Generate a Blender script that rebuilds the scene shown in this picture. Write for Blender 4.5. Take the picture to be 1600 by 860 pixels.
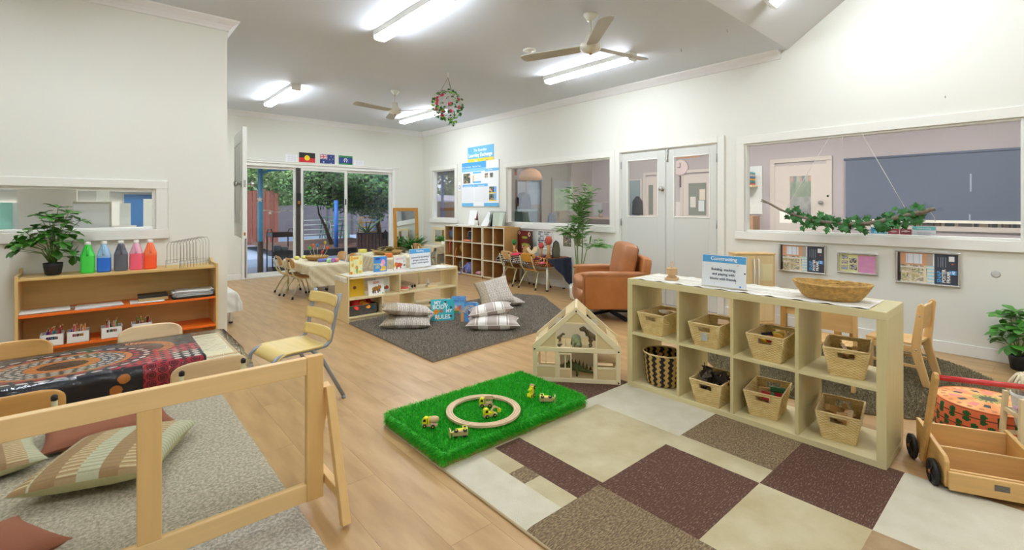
import bpy, math, random
from mathutils import Vector, Matrix
from math import sin, cos, pi, radians, hypot
R = random.Random(7)
for o in list(bpy.data.objects): bpy.data.objects.remove(o)
SC = bpy.context.scene
COL = SC.collection
# ---------------- camera, world, exposure ----------------
cam_d = bpy.data.cameras.new('camera'); cam = bpy.data.objects.new('camera', cam_d); COL.objects.link(cam)
YAW = math.atan2(650, 741.)
cam.location = (0, 0, 1.27); cam.rotation_euler = (pi/2, 0, -YAW)
cam_d.sensor_width = 36; cam_d.lens = 741/1600*36; cam_d.shift_y = -105/1600; cam_d.clip_start = .05; cam_d.clip_end = 200
SC.camera = cam
SC.view_settings.view_transform = 'Standard'; SC.view_settings.look = 'None'
SC.view_settings.gamma = 1; SC.view_settings.use_curve_mapping = False
SC.view_settings.exposure = 0.08
W = bpy.data.worlds.new('sky'); SC.world = W; W.use_nodes = True
wn = W.node_tree; wn.nodes.clear()
_bg = wn.nodes.new('ShaderNodeBackground'); _ou = wn.nodes.new('ShaderNodeOutputWorld')
_bg.inputs[0].default_value = (.78, .88, 1, 1); _bg.inputs[1].default_value = 1.9
wn.links.new(_bg.outputs[0], _ou.inputs[0])
sun_d = bpy.data.lights.new('sun', 'SUN'); sun = bpy.data.objects.new('sun', sun_d); COL.objects.link(sun)
sun_d.energy = 2.2; sun_d.angle = .05; sun_d.color = (1, .95, .86); sun.rotation_euler = (radians(38), radians(-8), radians(-35))
LAMP = 56.0      # emission of the fluorescent diffusers
LAMP2 = 52.0     # lamps added to light the neighbouring rooms
# ---------------- materials ----------------
def lin(c):
    if isinstance(c, str):
        c = c.lstrip('#'); c = [int(c[i:i+2], 16)/255 for i in (0, 2, 4)]
    return tuple(((x/12.92) if x <= .04045 else ((x+.055)/1.055)**2.4) for x in c[:3])
_mc = {}
def mat(name, color='#ffffff', rough=.5, metal=0, var=0, scale=8, stretch=(1,1,1), bump=0, bscale=60, c2=None,
        spec=.5, emit=0, rnd=0, ramp=(.3,.7), vcol=False, sheen=0, coat=0, alpha=None):
    if name in _mc: return _mc[name]
    m = bpy.data.materials.new(name); _mc[name] = m; m.use_nodes = True
    nt = m.node_tree; N = nt.nodes; L = nt.links; b = N['Principled BSDF']
    c = lin(color); b.inputs['Base Color'].default_value = (*c, 1)
    b.inputs['Roughness'].default_value = rough; b.inputs['Metallic'].default_value = metal
    b.inputs['Specular IOR Level'].default_value = spec
    if coat: b.inputs['Coat Weight'].default_value = coat; b.inputs['Coat Roughness'].default_value = .1
    if sheen: b.inputs['Sheen Weight'].default_value = sheen
    if emit: b.inputs['Emission Color'].default_value = (*c, 1); b.inputs['Emission Strength'].default_value = emit
    tc = mp = None
    def coords(st):
        tc = N.new('ShaderNodeTexCoord'); mp = N.new('ShaderNodeMapping'); mp.inputs['Scale'].default_value = st
        L.new(tc.outputs['Object'], mp.inputs[0]); return mp
    src = None
    if vcol:
        a = N.new('ShaderNodeAttribute'); a.attribute_name = 'Col'; src = a.outputs['Color']
    if var or c2:
        mp = coords(stretch); n = N.new('ShaderNodeTexNoise'); n.inputs['Scale'].default_value = scale; n.inputs['Detail'].default_value = 5
        L.new(mp.outputs[0], n.inputs[0])
        r = N.new('ShaderNodeValToRGB'); r.color_ramp.elements[0].position, r.color_ramp.elements[1].position = ramp
        if c2: a_, b_ = c, lin(c2)
        else:
            a_ = tuple(x*(1-var) for x in c) if not vcol else (1-var,)*3; b_ = tuple(min(1, x*(1+var*.6)) for x in c) if not vcol else (1,)*3
        r.color_ramp.elements[0].color = (*a_, 1); r.color_ramp.elements[1].color = (*b_, 1)
        L.new(n.outputs[0], r.inputs[0])
        if src:
            mx = N.new('ShaderNodeMix'); mx.data_type = 'RGBA'; mx.blend_type = 'MULTIPLY'; mx.inputs[0].default_value = 1
            L.new(src, mx.inputs[6]); L.new(r.outputs[0], mx.inputs[7]); src = mx.outputs[2]
        else: src = r.outputs[0]
    if rnd:
        oi = N.new('ShaderNodeObjectInfo'); mr = N.new('ShaderNodeMapRange'); mr.inputs[3].default_value = 1-rnd; mr.inputs[4].default_value = 1+rnd*.5
        L.new(oi.outputs['Random'], mr.inputs[0])
        hs = N.new('ShaderNodeHueSaturation'); L.new(mr.outputs[0], hs.inputs['Value'])
        if src: L.new(src, hs.inputs['Color'])
        else: hs.inputs['Color'].default_value = (*c, 1)
        src = hs.outputs[0]
    if src: L.new(src, b.inputs['Base Color'])
    if bump:
        mp = coords((1,1,1)); n = N.new('ShaderNodeTexNoise'); n.inputs['Scale'].default_value = bscale; n.inputs['Detail'].default_value = 3
        L.new(mp.outputs[0], n.inputs[0]); bp = N.new('ShaderNodeBump'); bp.inputs['Strength'].default_value = bump; bp.inputs['Distance'].default_value = .01
        L.new(n.outputs[0], bp.inputs['Height']); L.new(bp.outputs[0], b.inputs['Normal'])
    return m
def glass_mat(name, tint=(1,1,1), refl=1.0, rough=0.0, bump=0):
    if name in _mc: return _mc[name]
    m = bpy.data.materials.new(name); _mc[name] = m; m.use_nodes = True
    nt = m.node_tree; N = nt.nodes; L = nt.links; N.clear()
    o = N.new('ShaderNodeOutputMaterial'); t = N.new('ShaderNodeBsdfTransparent'); g = N.new('ShaderNodeBsdfGlossy'); x = N.new('ShaderNodeMixShader')
    f = N.new('ShaderNodeFresnel'); f.inputs[0].default_value = 1.5; k = N.new('ShaderNodeMath'); k.operation = 'MULTIPLY'; k.inputs[1].default_value = refl; k.use_clamp = True
    t.inputs[0].default_value = (*tint, 1); g.inputs['Roughness'].default_value = rough
    L.new(f.outputs[0], k.inputs[0]); L.new(k.outputs[0], x.inputs[0]); L.new(t.outputs[0], x.inputs[1]); L.new(g.outputs[0], x.inputs[2]); L.new(x.outputs[0], o.inputs[0])
    if bump:
        tc = N.new('ShaderNodeTexCoord'); n = N.new('ShaderNodeTexNoise'); n.inputs['Scale'].default_value = 14; n.inputs['Detail'].default_value = 4; n.inputs['Distortion'].default_value = 1.5
        bp = N.new('ShaderNodeBump'); bp.inputs['Strength'].default_value = bump; bp.inputs['Distance'].default_value = .02
        L.new(tc.outputs['Object'], n.inputs[0]); L.new(n.outputs[0], bp.inputs['Height']); L.new(bp.outputs[0], g.inputs['Normal']); L.new(bp.outputs[0], f.inputs['Normal'])
    return m
def wood(name, c, var=.14, ax=0, rough=.45, rnd=0):
    st = [14, 14, 14]; st[ax] = 1.2
    return mat(name, c, rough, var=var, scale=2.5, stretch=tuple(st), rnd=rnd)
# ---------------- mesh builder ----------------
class M:
    def __init__(s): s.v = []; s.f = []; s.m = []; s.sm = []; s.ms = []; s.c = None
    def _mi(s, m):
        if m not in s.ms: s.ms.append(m)
        return s.ms.index(m)
    def add(s, vs, fs, m, smooth=False, T=None):
        b = len(s.v); i = s._mi(m)
        s.v += [tuple(T @ Vector(p)) for p in vs] if T is not None else [tuple(p) for p in vs]
        for f in fs: s.f.append([b+k for k in f]); s.m.append(i); s.sm.append(smooth)
        return s
    def bx(s, x0, x1, y0, y1, z0, z1, m, T=None):
        v = [(x0,y0,z0),(x1,y0,z0),(x1,y1,z0),(x0,y1,z0),(x0,y0,z1),(x1,y0,z1),(x1,y1,z1),(x0,y1,z1)]
        return s.add(v, [(0,3,2,1),(4,5,6,7),(0,1,5,4),(1,2,6,5),(2,3,7,6),(3,0,4,7)], m, False, T)
    def cb(s, c, d, m, T=None):
        return s.bx(c[0]-d[0]/2, c[0]+d[0]/2, c[1]-d[1]/2, c[1]+d[1]/2, c[2]-d[2]/2, c[2]+d[2]/2, m, T)
    def beam(s, p0, p1, w, h, m, up=(0,0,1)):
        p0 = Vector(p0); p1 = Vector(p1); d = (p1-p0); l = d.length; d.normalize(); u = Vector(up)
        if abs(d.dot(u)) > .98: u = Vector((0,1,0))
        x = d.cross(u).normalized(); z = x.cross(d)
        T = Matrix.Translation(p0) @ Matrix((x, d, z)).transposed().to_4x4()
        return s.bx(-w/2, w/2, 0, l, -h/2, h/2, m, T)
    def tube(s, pts, r, m, n=8, closed=False, caps=True, smooth=True):
        P = [Vector(p) for p in pts]; k = len(P); rr = r if isinstance(r, (list, tuple)) else [r]*k
        rings = []; prev = None
        for i in range(k):
            if closed: d = P[(i+1) % k]-P[i-1]
            else: d = P[min(i+1, k-1)]-P[max(i-1, 0)]
            d = d.normalized() if d.length > 1e-9 else Vector((0,0,1))
            if prev is None:
                a = Vector((0,0,1)) if abs(d.z) < .9 else Vector((1,0,0)); x = d.cross(a).normalized()
            else:
                x = prev - d*prev.dot(d); x = x.normalized() if x.length > 1e-6 else d.orthogonal().normalized()
            prev = x; y = d.cross(x)
            rings.append([P[i] + (x*cos(2*pi*j/n)+y*sin(2*pi*j/n))*rr[i] for j in range(n)])
        v = [p for q in rings for p in q]; f = []
        for i in range(k if closed else k-1):
            a = i*n; b = ((i+1) % k)*n
            for j in range(n): f.append((a+j, a+(j+1) % n, b+(j+1) % n, b+j))
        if caps and not closed: f.append(tuple(range(n-1, -1, -1))); f.append(tuple((k-1)*n+j for j in range(n)))
        return s.add(v, f, m, smooth)
    def cyl(s, p0, p1, r, m, n=16, r1=None, smooth=True): return s.tube([p0, p1], [r, r if r1 is None else r1], m, n, smooth=smooth)
    def lathe(s, prof, m, c=(0,0,0), n=20, smooth=True, sx=1, sy=1):
        v = []; f = []
        for r, z in prof:
            for j in range(n): v.append((c[0]+r*cos(2*pi*j/n)*sx, c[1]+r*sin(2*pi*j/n)*sy, c[2]+z))
        for i in range(len(prof)-1):
            for j in range(n): f.append((i*n+j, i*n+(j+1) % n, (i+1)*n+(j+1) % n, (i+1)*n+j))
        if prof[0][0] > 1e-5: f.append(tuple(range(n-1, -1, -1)))
        if prof[-1][0] > 1e-5: f.append(tuple((len(prof)-1)*n+j for j in range(n)))
        return s.add(v, f, m, smooth)
    def ball(s, c, r, m, n=14, k=9, T=None):
        if not isinstance(r, (list, tuple)): r = (r, r, r)
        v = [(0,0,-1)]; f = []
        for i in range(1, k):
            a = -pi/2+pi*i/k
            for j in range(n): v.append((cos(a)*cos(2*pi*j/n), cos(a)*sin(2*pi*j/n), sin(a)))
        v.append((0,0,1)); e = len(v)-1
        for j in range(n): f.append((0, 1+(j+1) % n, 1+j)); f.append((e, e-n+j, e-n+(j+1) % n))
        for i in range(k-2):
            for j in range(n): f.append((1+i*n+j, 1+i*n+(j+1) % n, 1+(i+1)*n+(j+1) % n, 1+(i+1)*n+j))
        v = [(c[0]+p[0]*r[0], c[1]+p[1]*r[1], c[2]+p[2]*r[2]) for p in v]
        return s.add(v, f, m, True, T)
    def prism(s, pts, ax, a0, a1, m, T=None):
        """outline of 2-D points, extruded along axis ax (0,1,2); the points are the other two coordinates in order"""
        def mk(p, a): return (a, p[0], p[1]) if ax == 0 else ((p[0], a, p[1]) if ax == 1 else (p[0], p[1], a))
        n = len(pts); v = [mk(p, a0) for p in pts]+[mk(p, a1) for p in pts]
        f = [tuple(range(n)), tuple(range(2*n-1, n-1, -1))]+[(i, i+n, (i+1) % n+n, (i+1) % n) for i in range(n)]
        return s.add(v, f, m, False, T)
    def quad(s, a, b, c, d, m): return s.add([a,b,c,d], [(0,1,2,3)], m)
    def grid(s, fn, nu, nv, m, smooth=True, colf=None, skip=None, T=None):
        v = [fn(i/nu, j/nv) for j in range(nv+1) for i in range(nu+1)]
        f = [(j*(nu+1)+i, j*(nu+1)+i+1, (j+1)*(nu+1)+i+1, (j+1)*(nu+1)+i) for j in range(nv) for i in range(nu) if not (skip and skip(i, j))]
        if colf:
            if s.c is None: s.c = []
            s.c += [(1,1,1)]*(len(s.f)-len(s.c))
            s.c += [colf((i+.5)/nu, (j+.5)/nv) for j in range(nv) for i in range(nu) if not (skip and skip(i, j))]
        return s.add(v, f, m, smooth, T)
    def mesh(s, name):
        me = bpy.data.meshes.new(name); me.from_pydata(s.v, [], s.f)
        for m in s.ms: me.materials.append(m)
        me.polygons.foreach_set('material_index', s.m); me.polygons.foreach_set('use_smooth', s.sm)
        if s.c is not None:
            s.c += [(1,1,1)]*(len(s.f)-len(s.c))
            ca = me.color_attributes.new('Col', 'FLOAT_COLOR', 'CORNER'); buf = []
            for f, c in zip(s.f, s.c): buf += [c[0], c[1], c[2], 1]*len(f)
            ca.data.foreach_set('color', buf)
        me.update(); return me
def tag(o, label=None, cat=None, group=None, kind=None):
    if label: o['label'] = label
    if cat: o['category'] = cat
    if group: o['group'] = group
    if kind: o['kind'] = kind
    return o
def O(name, g, parent=None, label=None, cat=None, group=None, kind=None, bev=0, loc=None, rz=0, rot=None, seg=2):
    me = g.mesh(name) if isinstance(g, M) else g
    o = bpy.data.objects.new(name, me); COL.objects.link(o)
    if parent: o.parent = parent
    if loc: o.location = loc
    if rz: o.rotation_euler[2] = rz
    if rot: o.rotation_euler = rot
    if bev:
        b = o.modifiers.new('bevel', 'BEVEL'); b.width = bev; b.segments = seg; b.limit_method = 'ANGLE'; b.angle_limit = radians(35)
    return tag(o, label, cat, group, kind)
def E(name, label, cat, loc=(0,0,0), rz=0, group=None):
    o = bpy.data.objects.new(name, None); COL.objects.link(o); o.empty_display_size = .05
    o.location = loc; o.rotation_euler[2] = rz; return tag(o, label, cat, group)
def kids(o): return [c for c in list(bpy.data.objects) if c.parent == o]
def dup(root, loc, rz=0, label=None, group=None, rot=None, scale=None):
    def cp(o, par):
        c = o.copy(); COL.objects.link(c)
        if par: c.parent = par
        for ch in o.children: cp(ch, c)
        return c
    r = cp(root, None); r.location = loc; r.rotation_euler = rot or (0, 0, rz)
    if label: r['label'] = label
    if group: r['group'] = group
    if scale: r.scale = (scale,)*3
    return r
def text(s, size, m, T, parent, name='lettering', align='CENTER', ext=.0004, bold=0, label=None):
    cu = bpy.data.curves.new('t', 'FONT'); cu.body = s; cu.size = size; cu.align_x = align; cu.align_y = 'CENTER'; cu.extrude = ext; cu.offset = bold; cu.resolution_u = 3
    to = bpy.data.objects.new('t', cu); COL.objects.link(to)
    dg = bpy.context.evaluated_depsgraph_get(); me = bpy.data.meshes.new_from_object(to.evaluated_get(dg))
    bpy.data.objects.remove(to); bpy.data.curves.remove(cu); me.transform(T); me.materials.clear(); me.materials.append(m); me.name = name
    o = bpy.data.objects.new(name, me); COL.objects.link(o); o.parent = parent
    if label: o['label'] = label
    return o
def frame(o, x, y):      # matrix: origin, local x axis, local y axis
    x = Vector(x).normalized(); y = Vector(y).normalized(); z = x.cross(y)
    return Matrix.Translation(Vector(o)) @ Matrix((x, y, z)).transposed().to_4x4()
def mixc(a, b, t): return tuple(a[i]*(1-t)+b[i]*t for i in range(3))
def nz(x, y, s=0): # cheap value noise 0..1
    v = 0; a = .5
    for k in range(3):
        xi, yi = math.floor(x), math.floor(y); fx, fy = x-xi, y-yi
        h = lambda i, j: (math.sin(i*127.1+j*311.7+s*17.3+k*9)*43758.5453) % 1
        fx = fx*fx*(3-2*fx); fy = fy*fy*(3-2*fy)
        v += a*((h(xi,yi)*(1-fx)+h(xi+1,yi)*fx)*(1-fy)+(h(xi,yi+1)*(1-fx)+h(xi+1,yi+1)*fx)*fy); a /= 2; x *= 2; y *= 2
    return v/.875
# common materials
WALL = mat('wall_paint', '#e6e6dc', .6, bump=.05, bscale=220)
WHT = mat('white_gloss_paint', '#f0f0ea', .35)
TRM = mat('trim_paint', '#ebeae1', .4)
CEIL = mat('ceiling_paint', '#dce2ea', .7)
VC = mat('printed', vcol=True, rough=.5); VCF = mat('printed_fabric', vcol=True, rough=.85, var=.12, scale=120)
BLK = mat('black_rubber', '#15151a', .5); GRYM = mat('grey_metal', '#9ba3b0', .4, .3); CHR = mat('brushed_steel', '#b9b9b6', .28, 1)
CREAMT = mat('cream_tube_paint', '#d8d3a6', .35)
BIRCH = wood('birch_ply', '#ecd8a8', .06, 0); BIRCHY = wood('birch_ply_y', '#ecd8a8', .06, 1); BIRCHZ = wood('birch_ply_z', '#e8d29e', .06, 2)
PINE = wood('pine', '#e4bb7c', .1, 0); PINEZ = wood('pine_z', '#e4bb7c', .1, 2); PINEY = wood('pine_y', '#e4bb7c', .1, 1)
RUBW = mat('rubber_wood', '#c99a50', .4, var=.12, scale=5, stretch=(8,8,1.5))
GLASS = glass_mat('window_glass', refl=.7); TINT = glass_mat('tinted_glass', (.62,.66,.72), 1.0)
PAPER = mat('white_paper', '#f4f4f2', .6); LB = mat('sky_blue_print', '#5aaee6', .5); INK = mat('dark_ink', '#4a5a70', .6); WPR = mat('white_print', '#ffffff', .5)
# ================= SETTING =================
XR, YB, YL, CZ = 5.6, 9.45, 5.0, 2.98
def wall(name, ax, p0, p1, a0, a1, z0, z1, holes, m=WALL):
    g = M()
    def put(a, b, z, w):
        if b-a < 1e-4 or w-z < 1e-4: return
        if ax == 0: g.bx(p0, p1, a, b, z, w, m)
        else: g.bx(a, b, p0, p1, z, w, m)
    c = a0
    for (h0, h1, k0, k1) in sorted(holes):
        put(c, h0, z0, z1); put(h0, h1, z0, k0); put(h0, h1, k1, z1); c = h1
    put(c, a1, z0, z1)
    return O(name, g, kind='structure')
wall('wall_right', 0, XR, XR+.11, -3.3, YB+.12, 0, 5.2, [(8.17,9.03,1.04,2.08),(4.22,6.52,1,2.0),(2.64,4.05,0,2.05),(.15,2.33,1,2.0)])
wall('wall_back', 1, YB, YB+.12, .8, XR, 0, 3.1, [(1.99,4.89,0,2.09)])
wall('wall_left', 1, YL, YL+.11, -3.5, .907, 0, 3.1, [(-2.2,.38,1.09,1.43)])
wall('wall_recess', 0, .797, .907, YL+.11, YB, 0, 3.1, [])
wall('wall_far', 0, -3.6, -3.5, -3.3, YL+.1, 0, 5.2, [])
wall('wall_near', 1, -3.3, -3.2, -3.6, XR+.1, 0, 5.2, [])
O('ceiling', M().bx(-3.5, XR, 1.88, YB, CZ, CZ+.08, CEIL), kind='structure')
g = M(); sl = .69
g.add([(-3.5,1.88,CZ),(XR,1.88,CZ),(XR,-.6,CZ+sl*2.48),(-3.5,-.6,CZ+sl*2.48),(XR,-3.2,CZ+sl*2.48-1.2),(-3.5,-3.2,CZ+sl*2.48-1.2)], [(0,1,2,3),(3,2,4,5)], mat('raked_ceiling_paint', '#dadbdc', .7))
O('ceiling', g, kind='structure')
# cornice profile swept along walls
def cornice(name, pts, side):
    g = M()
    prof = [(0,-.09),(.012,-.088),(.02,-.07),(.04,-.045),(.07,-.022),(.085,-.012),(.09,0),(0,0)]
    m = mat('cornice_white', '#ececec', .5)
    rings = []
    for (x, y, nx, ny) in pts: rings.append([(x+nx*a, y+ny*a, CZ+b) for a, b in prof])
    n = len(prof); v = [p for r in rings for p in r]; f = []
    for i in range(len(rings)-1):
        for j in range(n): f.append((i*n+j, i*n+(j+1) % n, (i+1)*n+(j+1) % n, (i+1)*n+j))
    f += [tuple(range(n)), tuple((len(rings)-1)*n+j for j in range(n))]
    g.add(v, f, m); O(name, g, kind='structure')
cornice('trim_1', [(.907, YB, 0, -1), (XR, YB, -1, -1), (XR, 1.95, -1, 0)], 0)
cornice('trim_2', [(-3.5, YL, 0, -1), (.907, YL, 1, -1), (.907, YB, 1, 0)], 0)
# baseboards
bbm = mat('baseboard_paint', '#eeeee8', .4)
g = M()
for a, b in ((-3.2, 2.56), (4.13, 9.44)): g.bx(XR-.014, XR-.0005, a, b, 0, .1, bbm)
O('baseboard_right', g, kind='structure', bev=.003)
g = M(); g.bx(.91, 1.93, YB-.014, YB-.0005, 0, .1, bbm); g.bx(4.95, XR-.015, YB-.014, YB-.0005, 0, .1, bbm); O('baseboard_back', g, kind='structure', bev=.003)
O('baseboard_left', M().bx(-3.5, .907, YL-.014, YL-.0005, 0, .1, bbm), kind='structure', bev=.003)
# floor with planks
fm = mat('floor_vinyl_plank', '#caa674', .34, c2='#ab8656', scale=2.6, stretch=(4.5, .8, 1), rnd=.06, bump=.03, bscale=30)
sub = mat('floor_joint', '#a4855c', .6)
floor = O('floor', M().bx(-3.5, XR, -3.2, YB, -.06, -.0025, sub), kind='structure')
pw, pl = .2, 1.36
pm = M().bx(.0004, pw-.0004, .0004, pl-.0004, -.0025, 0, fm).mesh('plank')
cells = []
k = 0
x = -1.2
while x < XR-.01:
    y0 = -1.0-((k*.47) % 1)*pl; y = y0
    while y < YB:
        a, b = max(y, -1.0), min(y+pl, YB if x+pw > .9 else YL)
        if b-a > .02: cells.append((x, min(x+pw, XR), a, b))
        y += pl
    x += pw; k += 1
cells.sort(key=lambda c: (c[0]**2+c[2]**2))
for i, (a, b, c, d) in enumerate(cells):
    if i >= 299: break
    if abs(b-a-pw) < 1e-3 and abs(d-c-pl) < 1e-3: o = O('plank', pm, floor, loc=(a, c, 0))
    else: o = O('plank', M().bx(.0007, b-a-.0007, .0007, d-c-.0007, -.0025, 0, fm), floor, loc=(a, c, 0))
rest = M()
for (a, b, c, d) in cells[299:]: rest.bx(a+.0007, b-.0007, c+.0007, d-.0007, -.0025, 0, fm)
rest.bx(-3.5, -1.2, -3.2, YL, -.0025, 0, fm); rest.bx(-1.2, XR, -3.2, -1.0, -.0025, 0, fm)
O('plank', rest, floor, kind='stuff')
# windows on right wall
def window_x(name, y0, y1, z0, z1, glass=GLASS, tw=.09):
    g = M()
    x = XR
    for s in (0,):   # architrave boards, proud of the wall
        g.bx(x-.022, x, y0-tw, y1+tw, z1, z1+tw, TRM); g.bx(x-.022, x, y0-tw, y0, z0, z1, TRM); g.bx(x-.022, x, y1, y1+tw, z0, z1, TRM)
        g.bx(x-.03, x, y0-tw-.01, y1+tw+.01, z0-tw, z0, WHT)
        g.bx(x, x+.09, y0, y0+.02, z0, z1, WHT); g.bx(x, x+.09, y1-.02, y1, z0, z1, WHT); g.bx(x, x+.089, y0+.02, y1-.02, z0, z0+.02, WHT); g.bx(x, x+.089, y0+.02, y1-.02, z1-.02, z1, WHT)
    w = O(name, g, kind='structure', bev=.004)
    O('pane', M().bx(x+.075, x+.081, y0+.02, y1-.02, z0+.02, z1-.02, glass), w)
    return w
window_x('window_1', 8.17, 9.03, 1.04, 2.08)
window_x('window_2', 4.22, 6.52, 1.0, 2.0)
window_x('window_3', .15, 2.33, 1.0, 2.0)
# left window
g = M(); y = YL; x0, x1, z0, z1, tw = -2.2, .38, 1.09, 1.43, .08
g.bx(x0, x1+tw, y-.022, y, z1, z1+tw-.01, TRM); g.bx(x1, x1+tw, y-.022, y, z0, z1, TRM); g.bx(x0, x1+tw+.01, y-.03, y, z0-tw, z0, TRM)
g.bx(x0, x1-.02, y, y+.089, z0, z0+.02, WHT); g.bx(x0, x1-.02, y, y+.089, z1-.02, z1, WHT); g.bx(x1-.02, x1, y, y+.09, z0, z1, WHT)
w = O('window_4', g, kind='structure', bev=.004); O('pane', M().bx(x0, x1-.02, y+.07, y+.076, z0+.02, z1-.02, GLASS), w)
# double door on the right wall
def knob(par, p, d, nm='door_knob'):
    g = M(); p = Vector(p); d = Vector(d)
    g.tube([p, p+d*.008], .03, CHR, 16); g.tube([p+d*.008, p+d*.04], .011, CHR, 10)
    g.tube([p+d*.035, p+d*.045, p+d*.06, p+d*.068], [.016, .028, .027, .012], CHR, 16); O(nm, g, par, label='round steel knob')
g = M(); x = XR
g.bx(x-.02, x, 2.56, 2.64, 0, 2.13, TRM); g.bx(x-.02, x, 4.05, 4.13, 0, 2.13, TRM); g.bx(x-.02, x, 2.64, 4.05, 2.05, 2.13, TRM)
g.bx(x, x+.1, 2.64, 2.655, 0, 2.05, WHT); g.bx(x, x+.1, 4.035, 4.05, 0, 2.05, WHT); g.bx(x, x+.1, 2.64, 4.05, 2.035, 2.05, WHT)
O('trim_3', g, kind='structure', bev=.004)
DM = mat('door_paint', '#d6d8d1', .4)
def door_leaf(n, y0, y1, gy0, gy1):
    g = M(); a, b = x+.005, x+.042
    g.bx(a, b, y0, gy0, .01, 2.03, DM); g.bx(a, b, gy1, y1, .01, 2.03, DM); g.bx(a, b, gy0, gy1, .01, 1.16, DM); g.bx(a, b, gy0, gy1, 1.92, 2.03, DM)
    for (p, q, r, s_) in ((gy0-.015, gy0, 1.145, 1.935), (gy1, gy1+.015, 1.145, 1.935), (gy0, gy1, 1.145, 1.16), (gy0, gy1, 1.92, 1.935)): g.bx(a-.006, a, p, q, r, s_, WHT)
    d = O(n, g, kind='structure', bev=.0025); O('pane', M().bx(x+.02, x+.025, gy0, gy1, 1.16, 1.92, GLASS), d); return d
d1 = door_leaf('door_1', 2.66, 3.335, 2.755, 3.215); d2 = door_leaf('door_2', 3.34, 4.03, 3.46, 3.925)
knob(d2, (x+.005, 3.385, 1.19+.33), (-1,0,0))
g = M(); g.bx(x-.008, x+.005, 3.30, 3.315, 1.93, 2.05, CHR); g.cyl((x-.012, 3.307, 1.9), (x-.012, 3.307, 2.02), .006, CHR, 8); g.cyl((x-.012, 3.307, 1.87), (x-.012, 3.307, 1.9), .011, CHR, 10); O('door_bolt', g, d1, label='steel barrel bolt')
for z in (.3, 1.02, 1.82):
    O('hinge', M().cyl((x-.004, 2.657, z), (x-.004, 2.657, z+.1), .007, CHR, 8), d1); O('hinge', M().cyl((x-.004, 4.034, z), (x-.004, 4.034, z+.1), .007, CHR, 8), d2)
# sliding door in back wall
AL = mat('aluminium_powdercoat', '#e6e6e0', .4)
g = M(); y = YB
g.bx(1.93, 4.95, y-.03, y, 2.09, 2.13, WHT); g.bx(1.92, 4.98, y-.045, y, 2.125, 2.14, WHT)
g.bx(1.93, 1.99, y-.02, y+.12, 0, 2.09, WHT); g.bx(4.83, 4.89, y-.02, y+.12, 0, 2.09, WHT); g.bx(1.99, 4.83, y, y+.12, 2.03, 2.09, WHT); g.bx(1.99, 4.83, y-.01, y+.12, 0, .03, AL)
O('trim_4', g, kind='structure', bev=.004)
DK = mat('dark_frame', '#3a3632', .5)  # dark colour of the frame between the sliding panels
def slider(n, x0, x1, yy, fw=.045, m=AL):
    g = M(); a, b = yy, yy+.035
    g.bx(x0, x0+fw, a, b, .03, 2.03, m); g.bx(x1-fw, x1, a, b, .03, 2.03, m); g.bx(x0+fw, x1-fw, a, b, .03, .09, m); g.bx(x0+fw, x1-fw, a, b, 1.985, 2.03, m)
    d = O(n, g, kind='structure', bev=.003); O('pane', M().bx(x0+fw, x1-fw, yy+.015, yy+.02, .09, 1.985, GLASS), d); return d
slider('door_3', 1.99, 2.865, y+.055); s2 = slider('door_4', 2.94, 3.84, y+.015); slider('door_5', 3.82, 4.83, y+.055)
O('handle', M().bx(3.80, 3.815, y-.012, y+.015, .98+.35, 1.1+.35, BLK), s2, bev=.004, label='black pull handle')
g = M(); g.bx(2.865, 2.94, y+.03, y+.095, .03, 2.03, DK); O('trim_5', g, kind='structure')
g = M(); g.bx(2.85, 2.93, y-.035, y+.02, 1.32, 1.55, BLK); lk = O('door_lock', g, label='black keypad lock box on the sliding door frame', cat='lock', bev=.008)
g = M(); g.bx(2.87, 2.91, y-.042, y-.035, 1.34, 1.4, mat('brass', '#b07a40', .35, .8)); O('latch', g, lk)
g = M().tube([(1.99, y-.02, .03), (1.99, y-.02, 2.05)], .012, CHR, 8); O('trim_6', g, kind='structure')
# dutch door leaf standing open past the left corner
lr = -radians(6)+pi/2
T0 = (1.085, 5.17, 0)
dd = E('dutch_door', 'white dutch door upper leaf standing open beyond the left wall corner', 'door', T0, lr)
g = M(); g.bx(0, .8, -.02, .02, .97, 2.06, WHT); O('leaf', g, dd, bev=.003)
g = M(); 
for a in ((.1,.7,1.1,1.11),(.1,.7,1.92,1.93),(.1,.11,1.1,1.93),(.69,.7,1.1,1.93)): g.bx(a[0], a[1], .02, .027, a[2], a[3], WHT)
O('moulding', g, dd)
for s_ in (1, -1): knob(dd, (.065, .02*s_, 1.505), (0, s_, 0))
O('edge_latch', M().bx(-.002, .003, -.01, .01, 1.47, 1.54, CHR), dd); O('edge_latch', M().bx(-.002, .003, -.008, .008, 1.0, 1.03, mat('brass', '')), dd)
g = M(); g.bx(.01, .8, -.02, .02, .01, .955, WHT); O('trim_9', M().bx(.907,1.0,5.955,6.02,0,2.1,WHT), kind='structure')
lo = O('dutch_door', g, label='white lower half of the dutch door beyond the left wall corner', cat='door', loc=(.99, 6.05, 0), rz=lr, bev=.003)
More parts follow.
